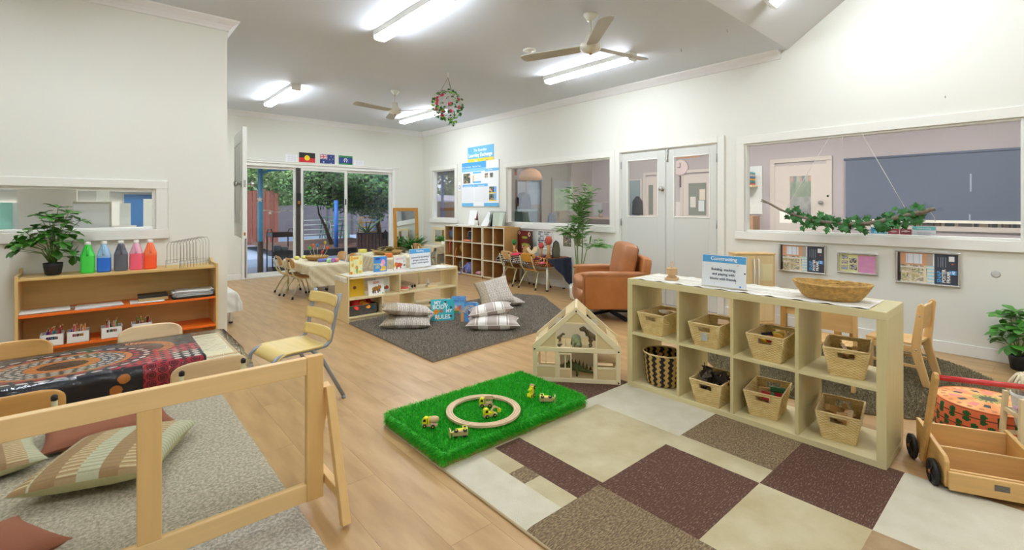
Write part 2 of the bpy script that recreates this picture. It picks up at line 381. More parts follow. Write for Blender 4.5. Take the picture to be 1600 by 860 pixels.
# ceiling lamps
DIFF = mat('lit_diffuser', '#f0f7ff', .4, emit=LAMP)
def lamp(name, label, c, L=1.24, along=1, tilt=0, group='fluorescent batten lights on the flat ceiling'):
    t = E(name, label, 'light', c, 0, group)
    t.rotation_euler = (tilt, 0, 0 if along == 1 else pi/2)
    g = M(); g.bx(-.06, .06, -L/2, L/2, -.055, 0, WHT); O('housing', g, t)
    pr = [(-.06,-.055),(-.06,-.075),(-.045,-.09),(.045,-.09),(.06,-.075),(.06,-.055)]
    O('diffuser', M().prism(pr, 1, -L/2+.012, L/2-.012, DIFF), t)
    for s_ in (-1, 1): O('end_cap', M().prism([(-.062,0),(-.062,-.077),(-.046,-.093),(.046,-.093),(.062,-.077),(.062,0)], 1, s_*L/2-.014, s_*L/2+.014, WHT), t)
    return t
lamp('ceiling_light', 'batten light nearest the camera on the left row of the flat ceiling', (2.07, 3.69, CZ))
lamp('ceiling_light', 'batten light on the flat ceiling over the far left, near the sliding door', (2.07, 7.57, CZ), 1.4)
lamp('ceiling_light', 'batten light beside the blades of the nearer ceiling fan', (4.43, 3.7, CZ), 1.3)
lamp('ceiling_light', 'batten light beyond the far ceiling fan, partly behind the flower ball', (4.43, 7.6, CZ), 1.3)
th = -math.atan(sl)
def rz_(y): return CZ+sl*(1.88-y)
lamp('ceiling_light', 'batten light on the sloping part of the ceiling at the top right', (4.5, 1.17, rz_(1.17)), 1.24, 1, th, 'fluorescent batten lights on the sloping ceiling')
lamp('ceiling_light', 'added unseen batten light on the sloping ceiling above the camera', (2.0, .5, rz_(.5)), 1.24, 1, th, 'fluorescent batten lights on the sloping ceiling')  # this lamp and the next are unseen, added to light the room
lamp('ceiling_light', 'added unseen batten light on the sloping ceiling above the left table', (-.6, .5, rz_(.5)), 1.24, 1, th, 'fluorescent batten lights on the sloping ceiling')
lamp('ceiling_light', 'added batten light on the left part of the flat ceiling out of view', (-.3, 3.4, CZ), 1.24)  # unseen lamp added for even light over the left side
lamp('ceiling_light', 'added unseen batten light over the back of the room behind the camera', (3.4, -1.9, rz_(-.6)-.75), 1.24, 0)  # both lamps behind the camera are added to brighten the room
lamp('ceiling_light', 'added unseen batten light at the back left behind the camera', (-.4, -1.9, rz_(-.6)-.75), 1.24, 0)
# fans
FW = mat('fan_enamel', '#e4e2d4', .35); FB = mat('fan_blade', '#bfbdb2', .45, var=.06, scale=6)
def fan(c, rz, label, first=None):
    if first: return dup(first, c, rz, label)
    t = E('ceiling_fan', label, 'fan', c, rz, 'three-blade ceiling fans')
    g = M(); g.lathe([(.062,0),(.06,-.015),(.035,-.045),(.03,-.06),(0,-.06)], FW); O('canopy', g, t)
    O('rod', M().cyl((0,0,-.05), (0,0,-.2), .011, FW, 10), t)
    g = M(); g.lathe([(.0,-.17),(.035,-.175),(.045,-.21),(.05,-.25),(.085,-.262),(.092,-.28),(.092,-.31),(.08,-.318),(.07,-.33),(.03,-.345),(0,-.348)], FW, n=28); O('motor', g, t)
    O('hub_cap', M().lathe([(.012,-.345),(.014,-.353),(0,-.36)], mat('brass', '')), t)
    for k in range(3):
        a = k*2*pi/3; T = Matrix.Rotation(a, 4, 'Z') @ Matrix.Translation((0,0,-.292)) @ Matrix.Rotation(radians(11), 4, 'X')
        out = [(.08,-.045),(.13,-.058),(.6,-.066),(.66,-.06),(.68,-.02),(.68,.03),(.66,.058),(.6,.064),(.13,.05),(.08,.04)]
        O('blade', M().prism(out, 2, -.004, .004, FB, T), t, bev=.002)
    return t
f1 = fan((3.28, 2.69, CZ), radians(-10), 'white three-blade ceiling fan nearer the camera')
fan((3.28, 6.33, CZ), radians(-50), 'white three-blade ceiling fan at the far end, beside the flower ball', f1)
O('smoke_detector', M().lathe([(.07,0),(.07,-.012),(.055,-.02),(.03,-.022),(.028,-.03),(0,-.03)], WHT, (3.52, 3.73, CZ)), label='round white detector plate on the ceiling left of the near fan', cat='detector')
for px, py, lb in ((4.72, 2.63, 'small ceiling hook nearer the right wall cornice'), (4.53, 2.05, 'small ceiling hook near the fold of the ceiling')):
    O('ceiling_hook', M().tube([(px,py,CZ),(px,py,CZ-.02),(px+.01,py,CZ-.03),(px+.012,py,CZ-.02)], .003, CHR, 6), label=lb, cat='hook', group='ceiling hooks')
# ================= LEFT AREA =================
OW = wood('bookcase_maple', '#d9b673', .08, 0); OWZ = wood('bookcase_maple_z', '#dcbb7c', .08, 2); ORG = mat('orange_laminate', '#f07018', .4)
t = E('bookcase', 'low maple bookcase with orange shelves against the left wall', 'bookcase', (.18, 4.83, 0))
x0, x1, y0, y1 = -.6, .6, -.165, .165
side = [(y0,0),(y1,0),(y1,.83),(y1-.05,.83),(y1-.09,.80),(y0,.80)]
for a in (x0, x1-.018): O('side_panel', M().prism(side, 0, a, a+.018, OWZ), t, bev=.003)
O('top', M().bx(x0+.018, x1-.018, y0+.01, y1-.005, .762, .78, OW), t, bev=.002)
O('back_panel', M().bx(x0+.018, x1-.018, y1-.012, y1-.002, .05, .762, OW), t)
for z in (.505, .27, .05): O('shelf', M().bx(x0+.018, x1-.018, y0+.008, y1-.012, z, z+.018, ORG), t, bev=.002, label='orange shelf board')
O('plinth', M().bx(x0+.018, x1-.018, y0+.03, y0+.045, 0, .05, OW), t)
# schefflera
LEAF = mat('glossy_leaf', '#33751f', .35, c2='#62a642', scale=9, rnd=.3); LEAF2 = mat('palm_leaf', '#7ab852', .5, c2='#4c9236', scale=14, rnd=.2); STEM = mat('green_stem', '#6a8a44', .6)
IVY = mat('ivy_leaf', '#3a8038', .5, c2='#1f5a2a', scale=14, rnd=.25)
def leaf_mesh(L, w, m, bend=.25, fold=.12, tip=1.0, n=5, name='leaf'):
    v = []; f = []
    for i in range(n+1):
        t_ = i/n; ww = w*(sin(pi*t_**tip)**.8 if 0 < t_ < 1 else .04); z = -bend*L*t_*t_; x = L*t_*(1-bend*.3*t_)
        v += [(x, -ww/2, z+fold*ww), (x, 0, z), (x, ww/2, z+fold*ww)]
    for i in range(n):
        a = i*3; f += [(a, a+3, a+4, a+1), (a+1, a+4, a+5, a+2)]
    g = M(); g.add(v, f, m, True); return g.mesh(name)
def orient(o, p, d, roll=0):
    d = Vector(d).normalized(); q = d.to_track_quat('X', 'Z'); o.location = p; o.rotation_mode = 'QUATERNION'; o.rotation_quaternion = q
    if roll: o.rotation_quaternion = q @ Matrix.Rotation(roll, 4, 'X').to_quaternion()
def schefflera(label, loc, cl, pot=(.052, .085), lf=.062, group=None, rs=1):
    RR = random.Random(rs)
    t = E('potted_plant', label, 'plant', loc, 0, group)
    a, h = pot; PB = mat('black_pot', '#1b1b1d', .55, bump=.1, bscale=80)
    O('pot', M().lathe([(a*.62,0),(a*.8,.01),(a*.97,h*.75),(a,h),(a*.93,h),(a*.9,h*.85),(0,h*.85)], PB, n=24), t)
    lm = leaf_mesh(lf, lf*.56, LEAF, .16, .1, 1.3, 6)
    base = Vector((0,0,h*.85))
    g = M(); trunk = [Vector((.012,0,0)), Vector((-.01,.01,0))]
    for k, (x, y, z) in enumerate(cl):
        p = Vector((x, y, z)); b = base + trunk[k % 2]; mid = b*.45+p*.55 + Vector((0,0,.02)); mid.x = b.x*.7+p.x*.3
        g.tube([b, mid, p], [.004, .003, .002], STEM, 6)
        n = 8; out = (p-base-Vector((0,0,.12))).normalized()
        for j in range(n):
            an = 2*pi*j/n+RR.uniform(-.2,.2)
            up = out.lerp(Vector((0,0,1)), .35).normalized(); s_ = up.orthogonal().normalized(); w_ = up.cross(s_)
            d = (s_*cos(an)+w_*sin(an)) + up*RR.uniform(.0,.5)
            o = O('leaf', lm, t); orient(o, p, d, RR.uniform(-.3,.3)); o.scale = (RR.uniform(.75,1.1),)*3
    O('stem', g, t)
    return t
cl = [(-.19,-.02,.20),(-.20,0,.27),(-.14,-.05,.33),(-.10,.02,.37),(-.05,-.05,.36),(-.13,.04,.29),(-.06,-.06,.28),(.03,-.05,.2),(.10,-.03,.19),(.13,.0,.27),(.11,-.02,.34),(.16,.02,.42),(.06,.03,.44),(-.02,-.02,.45),(-.08,0,.47),(.03,0,.52),(.09,-.03,.48),(.02,-.05,.33),(.0,.04,.4),(.12,.04,.14)]
schefflera('bushy schefflera in a small black pot on the left end of the maple bookcase', (-.235, 4.80, .78), [(x*.92,y,z*.94) for x,y,z in cl]+[(-.16,-.08,.24),(-.02,-.09,.3),(.07,-.08,.38),(-.1,-.08,.25),(.0,-.09,.42),(-.18,.03,.2),(.05,-.09,.25)], (.055, .09), .086)
# paint jugs
def jug(name, x, y, col, fill, label, colr2=None):
    t = E('paint_jug', label, 'paint bottle', (x, y, .78), radians(R.uniform(-8,8)), 'row of poster paint jugs on the maple bookcase')
    m = mat('paint_'+name, col, .3, coat=.3); cl_ = mat('jug_plastic_'+name, colr2 or col, .25, coat=.3)
    def prof(z):   # half width, half depth
        if z < .008: return .038, .03
        if z < .13: return .043, .034
        k = (z-.13)/.085
        return .043-.027*k, .034-.018*k
    zs = [0,.008,.03,.07,.11,.13,.16,.19,.21,.215]; g = M(); v = []; n = 16
    for z in zs:
        a, b = prof(z)
        for j in range(n):
            q = 2*pi*j/n; e = .55 if z < .15 else .9
            v.append((a*math.copysign(abs(cos(q))**e, cos(q)), b*math.copysign(abs(sin(q))**e, sin(q)), z))
    for i in range(len(zs)-1):
        mm = m if zs[i+1] <= fill else cl_
        g.add([v[k] for k in range(i*n, i*n+2*n)], [(j, (j+1) % n, n+(j+1) % n, n+j) for j in range(n)], mm, True)
    g.add([v[k] for k in range(n)], [tuple(range(n-1,-1,-1))], m)
    O('bottle', g, t)
    g = M(); g.tube([(0,-.02,.20),(0,-.034,.175),(0,-.036,.15),(0,-.033,.13)], .007, cl_, 8); O('handle', g, t)
    O('cap', M().lathe([(.017,.212),(.018,.216),(.018,.232),(.015,.235),(0,.235)], WHT), t, label='white screw cap')
    O('label', M().bx(.0345,.0365,-.026,-.002,.03,.085, WPR), t, label='white barcode label')
for nm, xx, c, f, lb, c2 in (('green',-.047,'#3fd24a',.3,'green paint jug, full to the neck, first beside the plant',None),('blue',.046,'#1f6fd8',.11,'blue paint jug, partly empty with smeared sides','#9cc0e0'),
        ('grey',.146,'#5b5f69',.16,'dark grey paint jug, third in the row',None),('pink',.240,'#f8647e',.13,'pink paint jug with pale upper sides','#e9a9bd'),('orange',.328,'#ff5a2c',.11,'orange-red paint jug at the end of the row','#ff7a4c')):
    jug(nm, xx, 4.79, c, f, lb, c2)
# wire rack
g = M(); wm = mat('wire', '#9c9a94', .35, .7)
for k in range(10):
    x = -.14+k*.0295; z1 = .21+k*.003
    g.tube([(x,-.055,0),(x,-.055,z1-.03),(x,-.035,z1),(x,.065,z1),(x,.085,z1-.03),(x,.085,.04)], .0016, wm, 5)
for y in (-.055, .085):
    for z in (.035, .06): g.tube([(-.15,y,z),(.135,y,z)], .0014, wm, 5)
for x, y in ((-.15,-.055),(-.15,.085),(.135,.085),(.135,-.055)): g.tube([(x,y,0),(x,y,.06)], .002, wm, 5)
O('wire_rack', g, label='empty chrome wire drying rack of hoops on the right end of the maple bookcase', cat='rack', loc=(.60,4.785,.78), rz=radians(35))
# papers on the shelf
SH = .523
def sheets(name, x, y, w, d, n, label, cat, col=PAPER, th=.0009, z=SH, rz=0, jit=4, extra=None, edge=None):
    g = M()
    for k in range(n):
        a = R.uniform(-jit, jit)*.003; b = R.uniform(-jit, jit)*.002; r = radians(R.uniform(-jit, jit)); T = Matrix.Translation((a, b, 0)) @ Matrix.Rotation(r, 4, 'Z')
        g.cb((0,0,th*(k+.5)), (w, d, th*.8), edge[k % len(edge)] if edge else col, T)
    return O(name, g, label=label, cat=cat, loc=(x, y, z), rz=rz)
BR = mat('hardboard', '#8a6a42', .6)
cb_ = E('clipboard', 'brown hardboard clipboard holding white paper at the left of the upper orange shelf', 'clipboard', (-.265, 4.8, SH), radians(3))
O('board', M().cb((0,0,.003),(.29,.2,.005), BR), cb_, bev=.001); O('paper', M().cb((-.01,0,.0085),(.26,.18,.006), PAPER), cb_); O('clip', M().cb((.13,0,.011),(.02,.08,.008), CHR), cb_, bev=.002)
sheets('paper_stack', .02, 4.79, .25, .19, 10, 'loose stack of white paper next to the clipboard', 'paper', rz=.03)
sheets('paper_stack', .31, 4.77, .2, .17, 8, 'thin white papers beneath the black folder', 'paper', rz=-.05)
FK = mat('folder_black', '#2a2824', .5)
fo = E('document_box', 'black-topped folder box on the middle of the upper orange shelf', 'folder', (.345, 4.795, SH+.0075)); O('box', M().cb((0,0,.0125),(.19,.14,.025), mat('kraft', '#b79a68', .7)), fo, bev=.002); O('lid', M().cb((0,0,.035),(.19,.145,.02), FK), fo, bev=.002)
sheets('folder_stack', .6, 4.78, .27, .2, 3, 'dark grey folders under the tall pile of white papers', 'folder', FK, .005, jit=3)
sheets('paper_stack', .61, 4.79, .26, .19, 26, 'tall untidy pile of white papers on dark folders at the right of the shelf', 'paper', th=.0017, z=SH+.0155, jit=5, edge=[PAPER, PAPER, mat('plastic_sleeve', '#cfd8e4', .3), PAPER, mat('grey_card', '#b8b8b8', .6)])
# white pencil boxes
CN = {'#7a3a9a':'purple','#c02a4a':'crimson','#202428':'black','#e8502a':'bright orange','#2e8fa0':'teal','#7a4a2a':'brown','#d8402f':'red','#e9b22a':'yellow','#d8408f':'magenta','#e86aa0':'pink','#2e5fc0':'blue','#f0862a':'orange','#f2d8c0':'cream','#4ac02a':'lime green','#f2f2ee':'white','#e86a70':'salmon','#e8402f':'scarlet','#3a9a4b':'green','#c02a6a':'raspberry','#5aa02b':'leaf green'}
PC = ['#d8402f','#2e5fc0','#e9b22a','#3a9a4b','#7a3a9a','#e86aa0','#f0862a','#7a4a2a','#202428','#5ab0e0','#f2d8c0','#c02a4a']
LS = .288
def pbox(x, n, label, pal, what):
    g = M(); w, d, h, th = .125, .12, .082, .003
    fr = [(-w/2,0),(w/2,0),(w/2,h),(-w/2,h)]
    # front with slot
    for a, b, c, e in ((-w/2,w/2,0,.045),(-w/2,w/2,.066,h),(-w/2,-.03,.045,.066),(.03,w/2,.045,.066)):
        g.bx(a,b,-d/2,-d/2+th,c,e,WHT); g.bx(a,b,d/2-th,d/2,c,e,WHT)
    g.bx(-w/2,-w/2+th,-d/2,d/2,0,h,WHT); g.bx(w/2-th,w/2,-d/2,d/2,0,h,WHT); g.bx(-w/2,w/2,-d/2,d/2,0,th,WHT)
    O('pencil_box', g, label=label, cat='box', group='white pencil boxes on the lower orange shelf', loc=(x, 4.74, LS))
    for k in range(n):
        c = pal[k % len(pal)]; m = mat('pencil_'+c, c, .4)
        x_, y_ = R.uniform(-.045,.045), R.uniform(-.04,.04); an = R.uniform(-.03,.03)
        L = R.uniform(.1,.135); r = .0042
        t = E('pencil', CN.get(c, 'coloured')+' pencil standing in the '+what, 'pencil', (x+x_, 4.74+y_, LS+.004), 0, 'coloured pencils in the '+what)
        t.rotation_euler = (an, R.uniform(-.12,.28) if abs(x_) < .03 else (-.02 if x_ > 0 else .1), 0)
        O('barrel', M().tube([(0,0,0),(0,0,L-.012)], r, m, 6, smooth=False), t); O('tip', M().cyl((0,0,L-.012),(0,0,L), r, mat('pencil_wood', '#e3c08c'), 6, .0008), t)
pbox(-.235, 14, 'white cutout-handle box at the left end, pencils in mixed dark colours', ['#7a3a9a','#c02a4a','#202428','#e8502a','#2e8fa0','#7a4a2a','#d8402f'], 'leftmost white box')
pbox(-.098, 14, 'white box second from the left, mostly pink and yellow pencils', ['#e9b22a','#d8408f','#e86aa0','#2e5fc0','#f0862a','#f2d8c0'], 'second white box from the left')
pbox(.09, 12, 'white box third from the left, green and white pens leaning', ['#4ac02a','#f2f2ee','#202428','#e86a70','#e8402f','#f2d8c0'], 'third white box from the left')
pbox(.27, 13, 'white box nearest the right end of the row, red and green pencils', ['#e8402f','#202428','#3a9a4b','#c02a6a','#5aa02b','#d8402f'], 'rightmost white box')
# ---- kids chair ----
def kids_chair(label, loc, rz, group, back='#dcb679'):
    t = E('child_chair', label, 'chair', loc, rz, group)
    SW = wood('chair_ply_'+back, back, .08, 0, .35)
    def curved(x, z, y, w): return (x, y+.028*(1-(2*x/w)**2), z)
    # seat
    g = M(); w, d = .3, .28
    def fs(u, v, top=0):
        x = (u-.5)*w*(1-.12*(1-v)); y = -.12+v*d
        z = .292+(.018*(1-v*3)**2 if v < .33 else 0)-(.03*((v-.8)/.2)**2 if v > .8 else 0)-.006*(1-(2*u-1)**2)
        return (x, y, z)
    g.grid(fs, 8, 10, SW); so = O('seat', g, t); sd = so.modifiers.new('s', 'SOLIDIFY'); sd.thickness = .009
    g = M(); out = []
    def fb(u, v):
        w2 = .31; k = max(0, abs(2*v-1)-.25)/.75; c = 1-.17*k**2.6; x = (u-.5)*w2*c
        return (x, -.178-.03*v-.03*(1-(2*u-1)**2)+.03, .425+.14*v-.012*(abs(2*u-1)**5)*(2*v-1))
    def rnd(u, v):
        return fb(u, v)
    g.grid(rnd, 16, 12, SW); bo = O('backrest', g, t); sd = bo.modifiers.new('s', 'SOLIDIFY'); sd.thickness = .009
    g = M(); r = .0095
    for s_ in (-1, 1):
        g.tube([(s_*.124,-.222,.53),(s_*.124,-.21,.47),(s_*.126,-.172,.36),(s_*.128,-.14,.31),(s_*.125,-.10,.283),(s_*.12,0,.276),(s_*.115,.12,.272)], r, CREAMT, 8)
    g.tube([(-.115,.12,.272),(.115,.12,.272)], r*.8, CREAMT, 8); O('side_rail', g, t)
    for y, fy in ((-.06,-.19), (.09,.17)):
        ft = O('leg_frame', M().tube([(-.18,fy,.015),(-.15,(y+fy)/2,.16),(-.125,y,.258),(-.09,y,.274),(.09,y,.274),(.125,y,.258),(.15,(y+fy)/2,.16),(.18,fy,.015)], r, CREAMT, 8), t)
        for s_ in (-1, 1): O('foot_cap', M().tube([(s_*.18,fy,0),(s_*.179,fy,.012),(s_*.175,fy*.96,.035)], [.014,.015,.0125], BLK, 10), ft, label='black rubber foot')
    for s_ in (-1, 1): O('post_cap', M().tube([(s_*.124,-.2225,.525),(s_*.124,-.2235,.541),(s_*.124,-.2237,.547)], [.011,.011,.005], BLK, 10), t, label='black plug on top of post')
    return t
kc = kids_chair('birch chair at the near side of the printed table, right-hand one', (.39, 2.78, 0), radians(5), 'chairs around the left printed table', '#ebcda0')
kcl = kids_chair('honey-coloured chair at the near side of the printed table, left-hand one', (-.245, 2.77, 0), 0, 'chairs around the left printed table', '#d8a45c')
dup(kc, (.24, 3.40, 0), pi-.05, 'birch chair at the far side of the printed table, right-hand one')
dup(kcl, (-.33, 3.42, 0), pi, 'honey-coloured chair at the far side of the printed table, left-hand one')
# ---- left table ----
TW = wood('table_top', '#e0c592', .06, 0)
def table(label, cx, cy, w, d, h, rz=0, legm=None, group=None, lr=.018, name='table'):
    t = E(name, label, 'table', (cx, cy, 0), rz, group)
    O('tabletop', M().cb((0,0,h-.011),(w,d,.022), TW), t, bev=.006)
    for sx in (-1, 1):
        for sy in (-1, 1):
            l = O('leg', M().cyl((sx*(w/2-.045), sy*(d/2-.045), .0), (sx*(w/2-.045), sy*(d/2-.045), h-.022), lr, legm or WHT, 14), t)
            O('leg_collar', M().cyl((sx*(w/2-.045), sy*(d/2-.045), .0), (sx*(w/2-.045), sy*(d/2-.045), .02), lr+.002, BLK if legm is None else legm, 14), l)
    return t
def cloth(cx, cy, w, d, h, drop, colf, m, nu=60, nv=40, wav=.008, off=0, sides=(1,1,1,1), hem=None, th=.0015):
    """sides: -x,+x,-y,+y drops factor"""
    dr = [drop*k for k in sides]
    W_ = w+dr[0]+dr[1]; D_ = d+dr[2]+dr[3]
    def fn(u, v):
        X = -w/2-dr[0]+u*W_; Y = -d/2-dr[2]+v*D_
        ex = X-w/2 if X > w/2 else (X+w/2 if X < -w/2 else 0); ey = Y-d/2 if Y > d/2 else (Y+d/2 if Y < -d/2 else 0)
        L = hypot(ex, ey); x = max(-w/2, min(w/2, X)); y = max(-d/2, min(d/2, Y))
        if L < 1e-6: return (x, y, h+off+nz(X*6, Y*6)*.002)
        nx, ny = ex/L, ey/L; LL = L if not (ex and ey) else max(abs(ex), abs(ey))*.95
        wv = wav*sin((X*1.0+Y*1.3)*38+L*6)*min(1, L/.05)+.006*min(1, L/.02); fl = off+wv+L*.06+(.03*min(1, LL/.1) if ex and ey else 0)
        hz = h+off-LL*(1-.04)
        if hem: hz = max(hz, hem(X, Y, hz))
        return (x+nx*fl, y+ny*fl, max(hz, .01))
    g = M(); cf = None
    if colf: cf = lambda u, v: colf(-w/2-dr[0]+u*W_, -d/2-dr[2]+v*D_)
    g.grid(fn, nu, nv, m, True, cf); return g
tcx, tcy, tw_, td, th_ = -.22, 3.18, 1.6, .54, .49
table('child-height table wrapped in printed cloth and clear plastic', tcx, tcy, tw_, td, th_)
cc = cloth(tcx, tcy, tw_, td, th_, .10, None, mat('cream_cloth', '#f4ecca', .8, var=.05, scale=30), wav=.001)
O('tablecloth', cc, label='cream undercloth showing at the right end of the printed table', cat='tablecloth', loc=(tcx, tcy, 0))
cBk, cOr, cWh, cRd, cGr = [lin(c) for c in ('#23252e', '#f29a4a', '#efe8da', '#d23a4a', '#7a786e')]
def pprint(x, y):
    X = x+tcx; Y = y+tcy
    c = cBk
    def rings(c, cx, cy, ax, ay):
        dx, dy = (X-cx)/ax, (Y-cy)/ay; r = hypot(dx, dy); a = math.atan2(dy, dx)
        if r > 1.05: return c
        if r < .28: return mixc(cBk, cOr, .25) if int(r*60) % 2 else cBk
        if r < .42: return cOr
        if r < .72:
            k = int((r-.42)/.1); q = (a*(10+k*3)/pi+k*.5) % 1; q2 = ((r-.42)/.1) % 1
            return cWh if hypot(q-.5, q2-.5) < .34 else (mixc(cBk, cGr, .5))
        if r < .8: return cOr
        k = int((r-.8)/.12); q = (a*(13+k*3)/pi+k*.5) % 1; q2 = ((r-.8)/.12) % 1
        return (cRd, cWh, cOr)[k % 3] if hypot(q-.5, q2-.5) < .34 else cBk
    def dots(c, s, col, rr, bg=None):
        q, p = (X/s) % 1, (Y/s+.5*(int(X//s) % 2)) % 1
        return col if hypot(q-.5, p-.5) < rr else (bg or c)
    if Y < 2.93:    # front drop
        for (ax_, z_) in ((.1,.045),(.07,.095)):
            if hypot(X-ax_, (2.91-Y)-z_) < .024: return cOr
        if .17 < X < .42:
            q, p = (X/.045) % 1, (Y/.045+.5*(int(X//.045) % 2)) % 1; r_ = hypot(q-.5, p-.5)
            return mixc(cBk, cRd, .35) if r_ < .28 else (cRd if r_ > .44 or r_ < .36 else cBk)
        return cBk
    c = mixc(cBk, cGr, .55) if nz(X*25, Y*25) > .45 else mixc(cBk, cGr, .2)
    if X > .05 and Y < 3.16+.25*(X-.05): 
        r_ = nz(X*16, Y*16, 3); c = cRd if r_ > .4 else mixc(cRd, cWh, .25)
        c = dots(c, .04, cBk, .3)
        if X > .3 and Y < 3.07: c = dots(cBk, .042, cWh, .38)
    if X > .22 and Y > 3.22: c = mixc(cGr, cBk, nz(X*40, Y*12))
    c = rings(c, -.12, 3.17, .33, .24)
    if X < -.42: c = rings(c, -.75, 3.1, .33, .3)
    if .12 < X < .34 and Y > 3.16:
        dx, dy = (X-.12)/.2, (Y-3.26)/.17; r = hypot(dx, dy)
        if .82 < r < 1.05: c = cOr if (math.atan2(dy, dx)*9) % 1 > .25 else cBk
    return c
pw_ = 1.45
pc = cloth(tcx-.075, tcy, pw_, td+.006, th_+.004, .12, lambda x, y: pprint(x-.075, y), mat('printed_cloth', vcol=True, rough=.7), 460, 250, .003, .009, (1,.0,1,1))
O('printed_cloth', pc, label='black, orange and red dot-painted print cloth spread over the left table', cat='tablecloth', loc=(tcx-.075, tcy, 0))
def plast(cx, cy, w, d, h, drop):
    g = cloth(cx, cy, w, d, h, drop, None, glass_mat('clear_plastic_sheet', (.99,.99,.99), 1.0, .06, .28), 60, 30, .004, .014)
    return g
O('plastic_sheet', plast(tcx, tcy, tw_+.02, td+.02, th_+.008, .17), label='clear crinkled plastic sheet covering the printed cloth', cat='table cover', loc=(tcx, tcy, 0))
# ---- beige rug ----
RUGB = mat('beige_rug', '#dcd6c8', .95, c2='#aba596', scale=75, bump=1.0, bscale=140, ramp=(.36,.62))
def rug_mesh(x0, x1, y0, y1, h, m, n=60, k=.006):
    g = M()
    def fn(u, v):
        x = x0+(x1-x0)*u; y = y0+(y1-y0)*v; e = min(u*(x1-x0), (1-u)*(x1-x0), v*(y1-y0), (1-v)*(y1-y0))
        return (x+R.uniform(-k,k)*.4, y+R.uniform(-k,k)*.4, .001 if e <= 0 else h+R.uniform(-k, k)*.5)
    nx = int((x1-x0)*n); ny = int((y1-y0)*n); g.grid(fn, nx, ny, m, True); return g
O('rug', rug_mesh(-1.6, .645, .34, 2.35, .012, RUGB, 45, .004), label='pale grey-beige flecked rug under the wooden mirror divider and in front of it', cat='rug')
# ---- cushions ----
def cushion_mesh(w, d, h, m, colf=None, pinch=.12, n=22, wr=.004, name='cushion', seed=0, sag=0):
    g = M()
    for s_ in (1, -1):
        def fn(u, v):
            a, b = 2*u-1, 2*v-1
            e = (1-abs(a)**2.2)*(1-abs(b)**2.2)
            x = a*w/2*(1-pinch*(1-abs(b)**2)*abs(a)**3*.9); y = b*d/2*(1-pinch*(1-abs(a)**2)*abs(b)**3*.9)
            z = s_*(h/2)*max(e, 0)**.42 + (nz(u*4, v*4, seed)-.5)*wr*4*e + (nz(u*9+s_, v*9, seed+3)-.5)*wr*2*e - sag*(a*a)
            return (x, y, z)
        def cf(u, v): return colf(u, v, s_)
        if s_ == 1: g.grid(fn, n*(3 if colf else 1), n*(3 if colf else 1), m, True, cf if colf else None)
        else: g.grid(lambda u, v: fn(1-u, v), n, n, m, True, (lambda u, v: colf(1-u, v, -1)) if colf else None)
    return g
def cushion(label, loc, rot, w, d, h, m, colf=None, group=None, piping=None, seed=0, wr=.004, cat='cushion', pinch=.12):
    g = cushion_mesh(w, d, h, m, colf, seed=seed, wr=wr, pinch=pinch)
    o = O('cushion', g, label=label, cat=cat, group=group, loc=loc, rot=rot)
    if piping:
        pts = []
        for k in range(48):
            a = k/12; s_ = int(a); q = (a-s_)*2-1
            p = [(q,-1),(1,q),(-q,1),(-1,-q)][s_]
            pts.append((p[0]*w/2*(1-pinch*(1-abs(p[1])**2)*.9), p[1]*d/2*(1-pinch*(1-abs(p[0])**2)*.9), (nz((p[0]+1)*2,(p[1]+1)*2,seed)-.5)*0))
        O('piping', M().tube(pts, .0035, piping, 6, closed=True), o, label='pale piping')
    return o
sA, sB, sC, sD = [lin(c) for c in ('#c9cdb4', '#a98c68', '#d8caa6', '#8c7a64')]
def stripe(u, v, s_):
    if s_ < 0: return lin('#cfcda0')
    band = int(u*7) % 3; k = (v*22) % 1
    c = (sA, sB, mixc(sB, sC, .3))[band]
    if k < .3: c = mixc(c, sD, .45) if band != 2 else sC
    elif band == 2 and k < .75: c = sB
    if (u < .12): c = sC if k < .4 else sB
    return c
STF = mat('striped_fabric', vcol=True, rough=.9, var=.08, scale=90)
cushion('large cream and brown striped cushion on the beige rug, seen in the divider mirror', (.075, 1.12, .085), (radians(4), radians(-2), radians(22)), .52, .62, .15, STF, stripe, 'striped cushions', seed=2)
cushion('striped cushion mirrored at the left edge, farther away than the large striped one', (-.44, .77, .07), (0, 0, radians(-10)), .48, .4, .11, STF, stripe, 'striped cushions', seed=5)
TER = mat('terracotta_fabric', '#9c6450', .9, bump=.2, bscale=200)
cushion('terracotta cushion seen in the divider mirror just beyond the large striped cushion', (.05, .60, .07), (radians(-6), 0, radians(-4)), .56, .38, .11, TER, None, 'terracotta cushions', seed=8)
cushion('terracotta cushion mirrored in the lower left corner of the picture', (-.33, 1.67, .06), (0, 0, radians(-28)), .42, .36, .10, TER, None, 'terracotta cushions', seed=9)
# ---- wooden divider ----
FRW = wood('divider_pine', '#edc98e', .06, 0, .4); FRZ = wood('divider_pine_z', '#e8bf7e', .06, 2, .4)
t = E('room_divider', 'low pine-framed mirror divider on triangle feet in the left foreground', 'divider', (0, 2.05, 0))
O('top_rail', M().bx(-1.4, .656, -.016, .016, .577, .647, FRW), t, bev=.003); O('bottom_rail', M().bx(-1.4, .656, -.016, .016, .052, .124, FRW), t, bev=.003)
O('post', M().bx(.656, .724, -.018, .018, .05, .65, FRZ), t, bev=.003); O('middle_post', M().bx(.103, .172, -.016, .016, .124, .577, FRZ), t, bev=.003); O('middle_post', M().bx(-.45, -.38, -.016, .016, .124, .577, FRZ), t, bev=.003)
ACR = glass_mat('clear_acrylic', (.97,.97,.95), .8, .02); MIR = mat('acrylic_mirror', '#f0ede0', .02, 1)
for a, b in ((.172,.656), (-.38,.103), (-1.4,-.45)): O('mirror_panel', M().bx(a, b, -.002, .002, .124, .577, MIR), t)
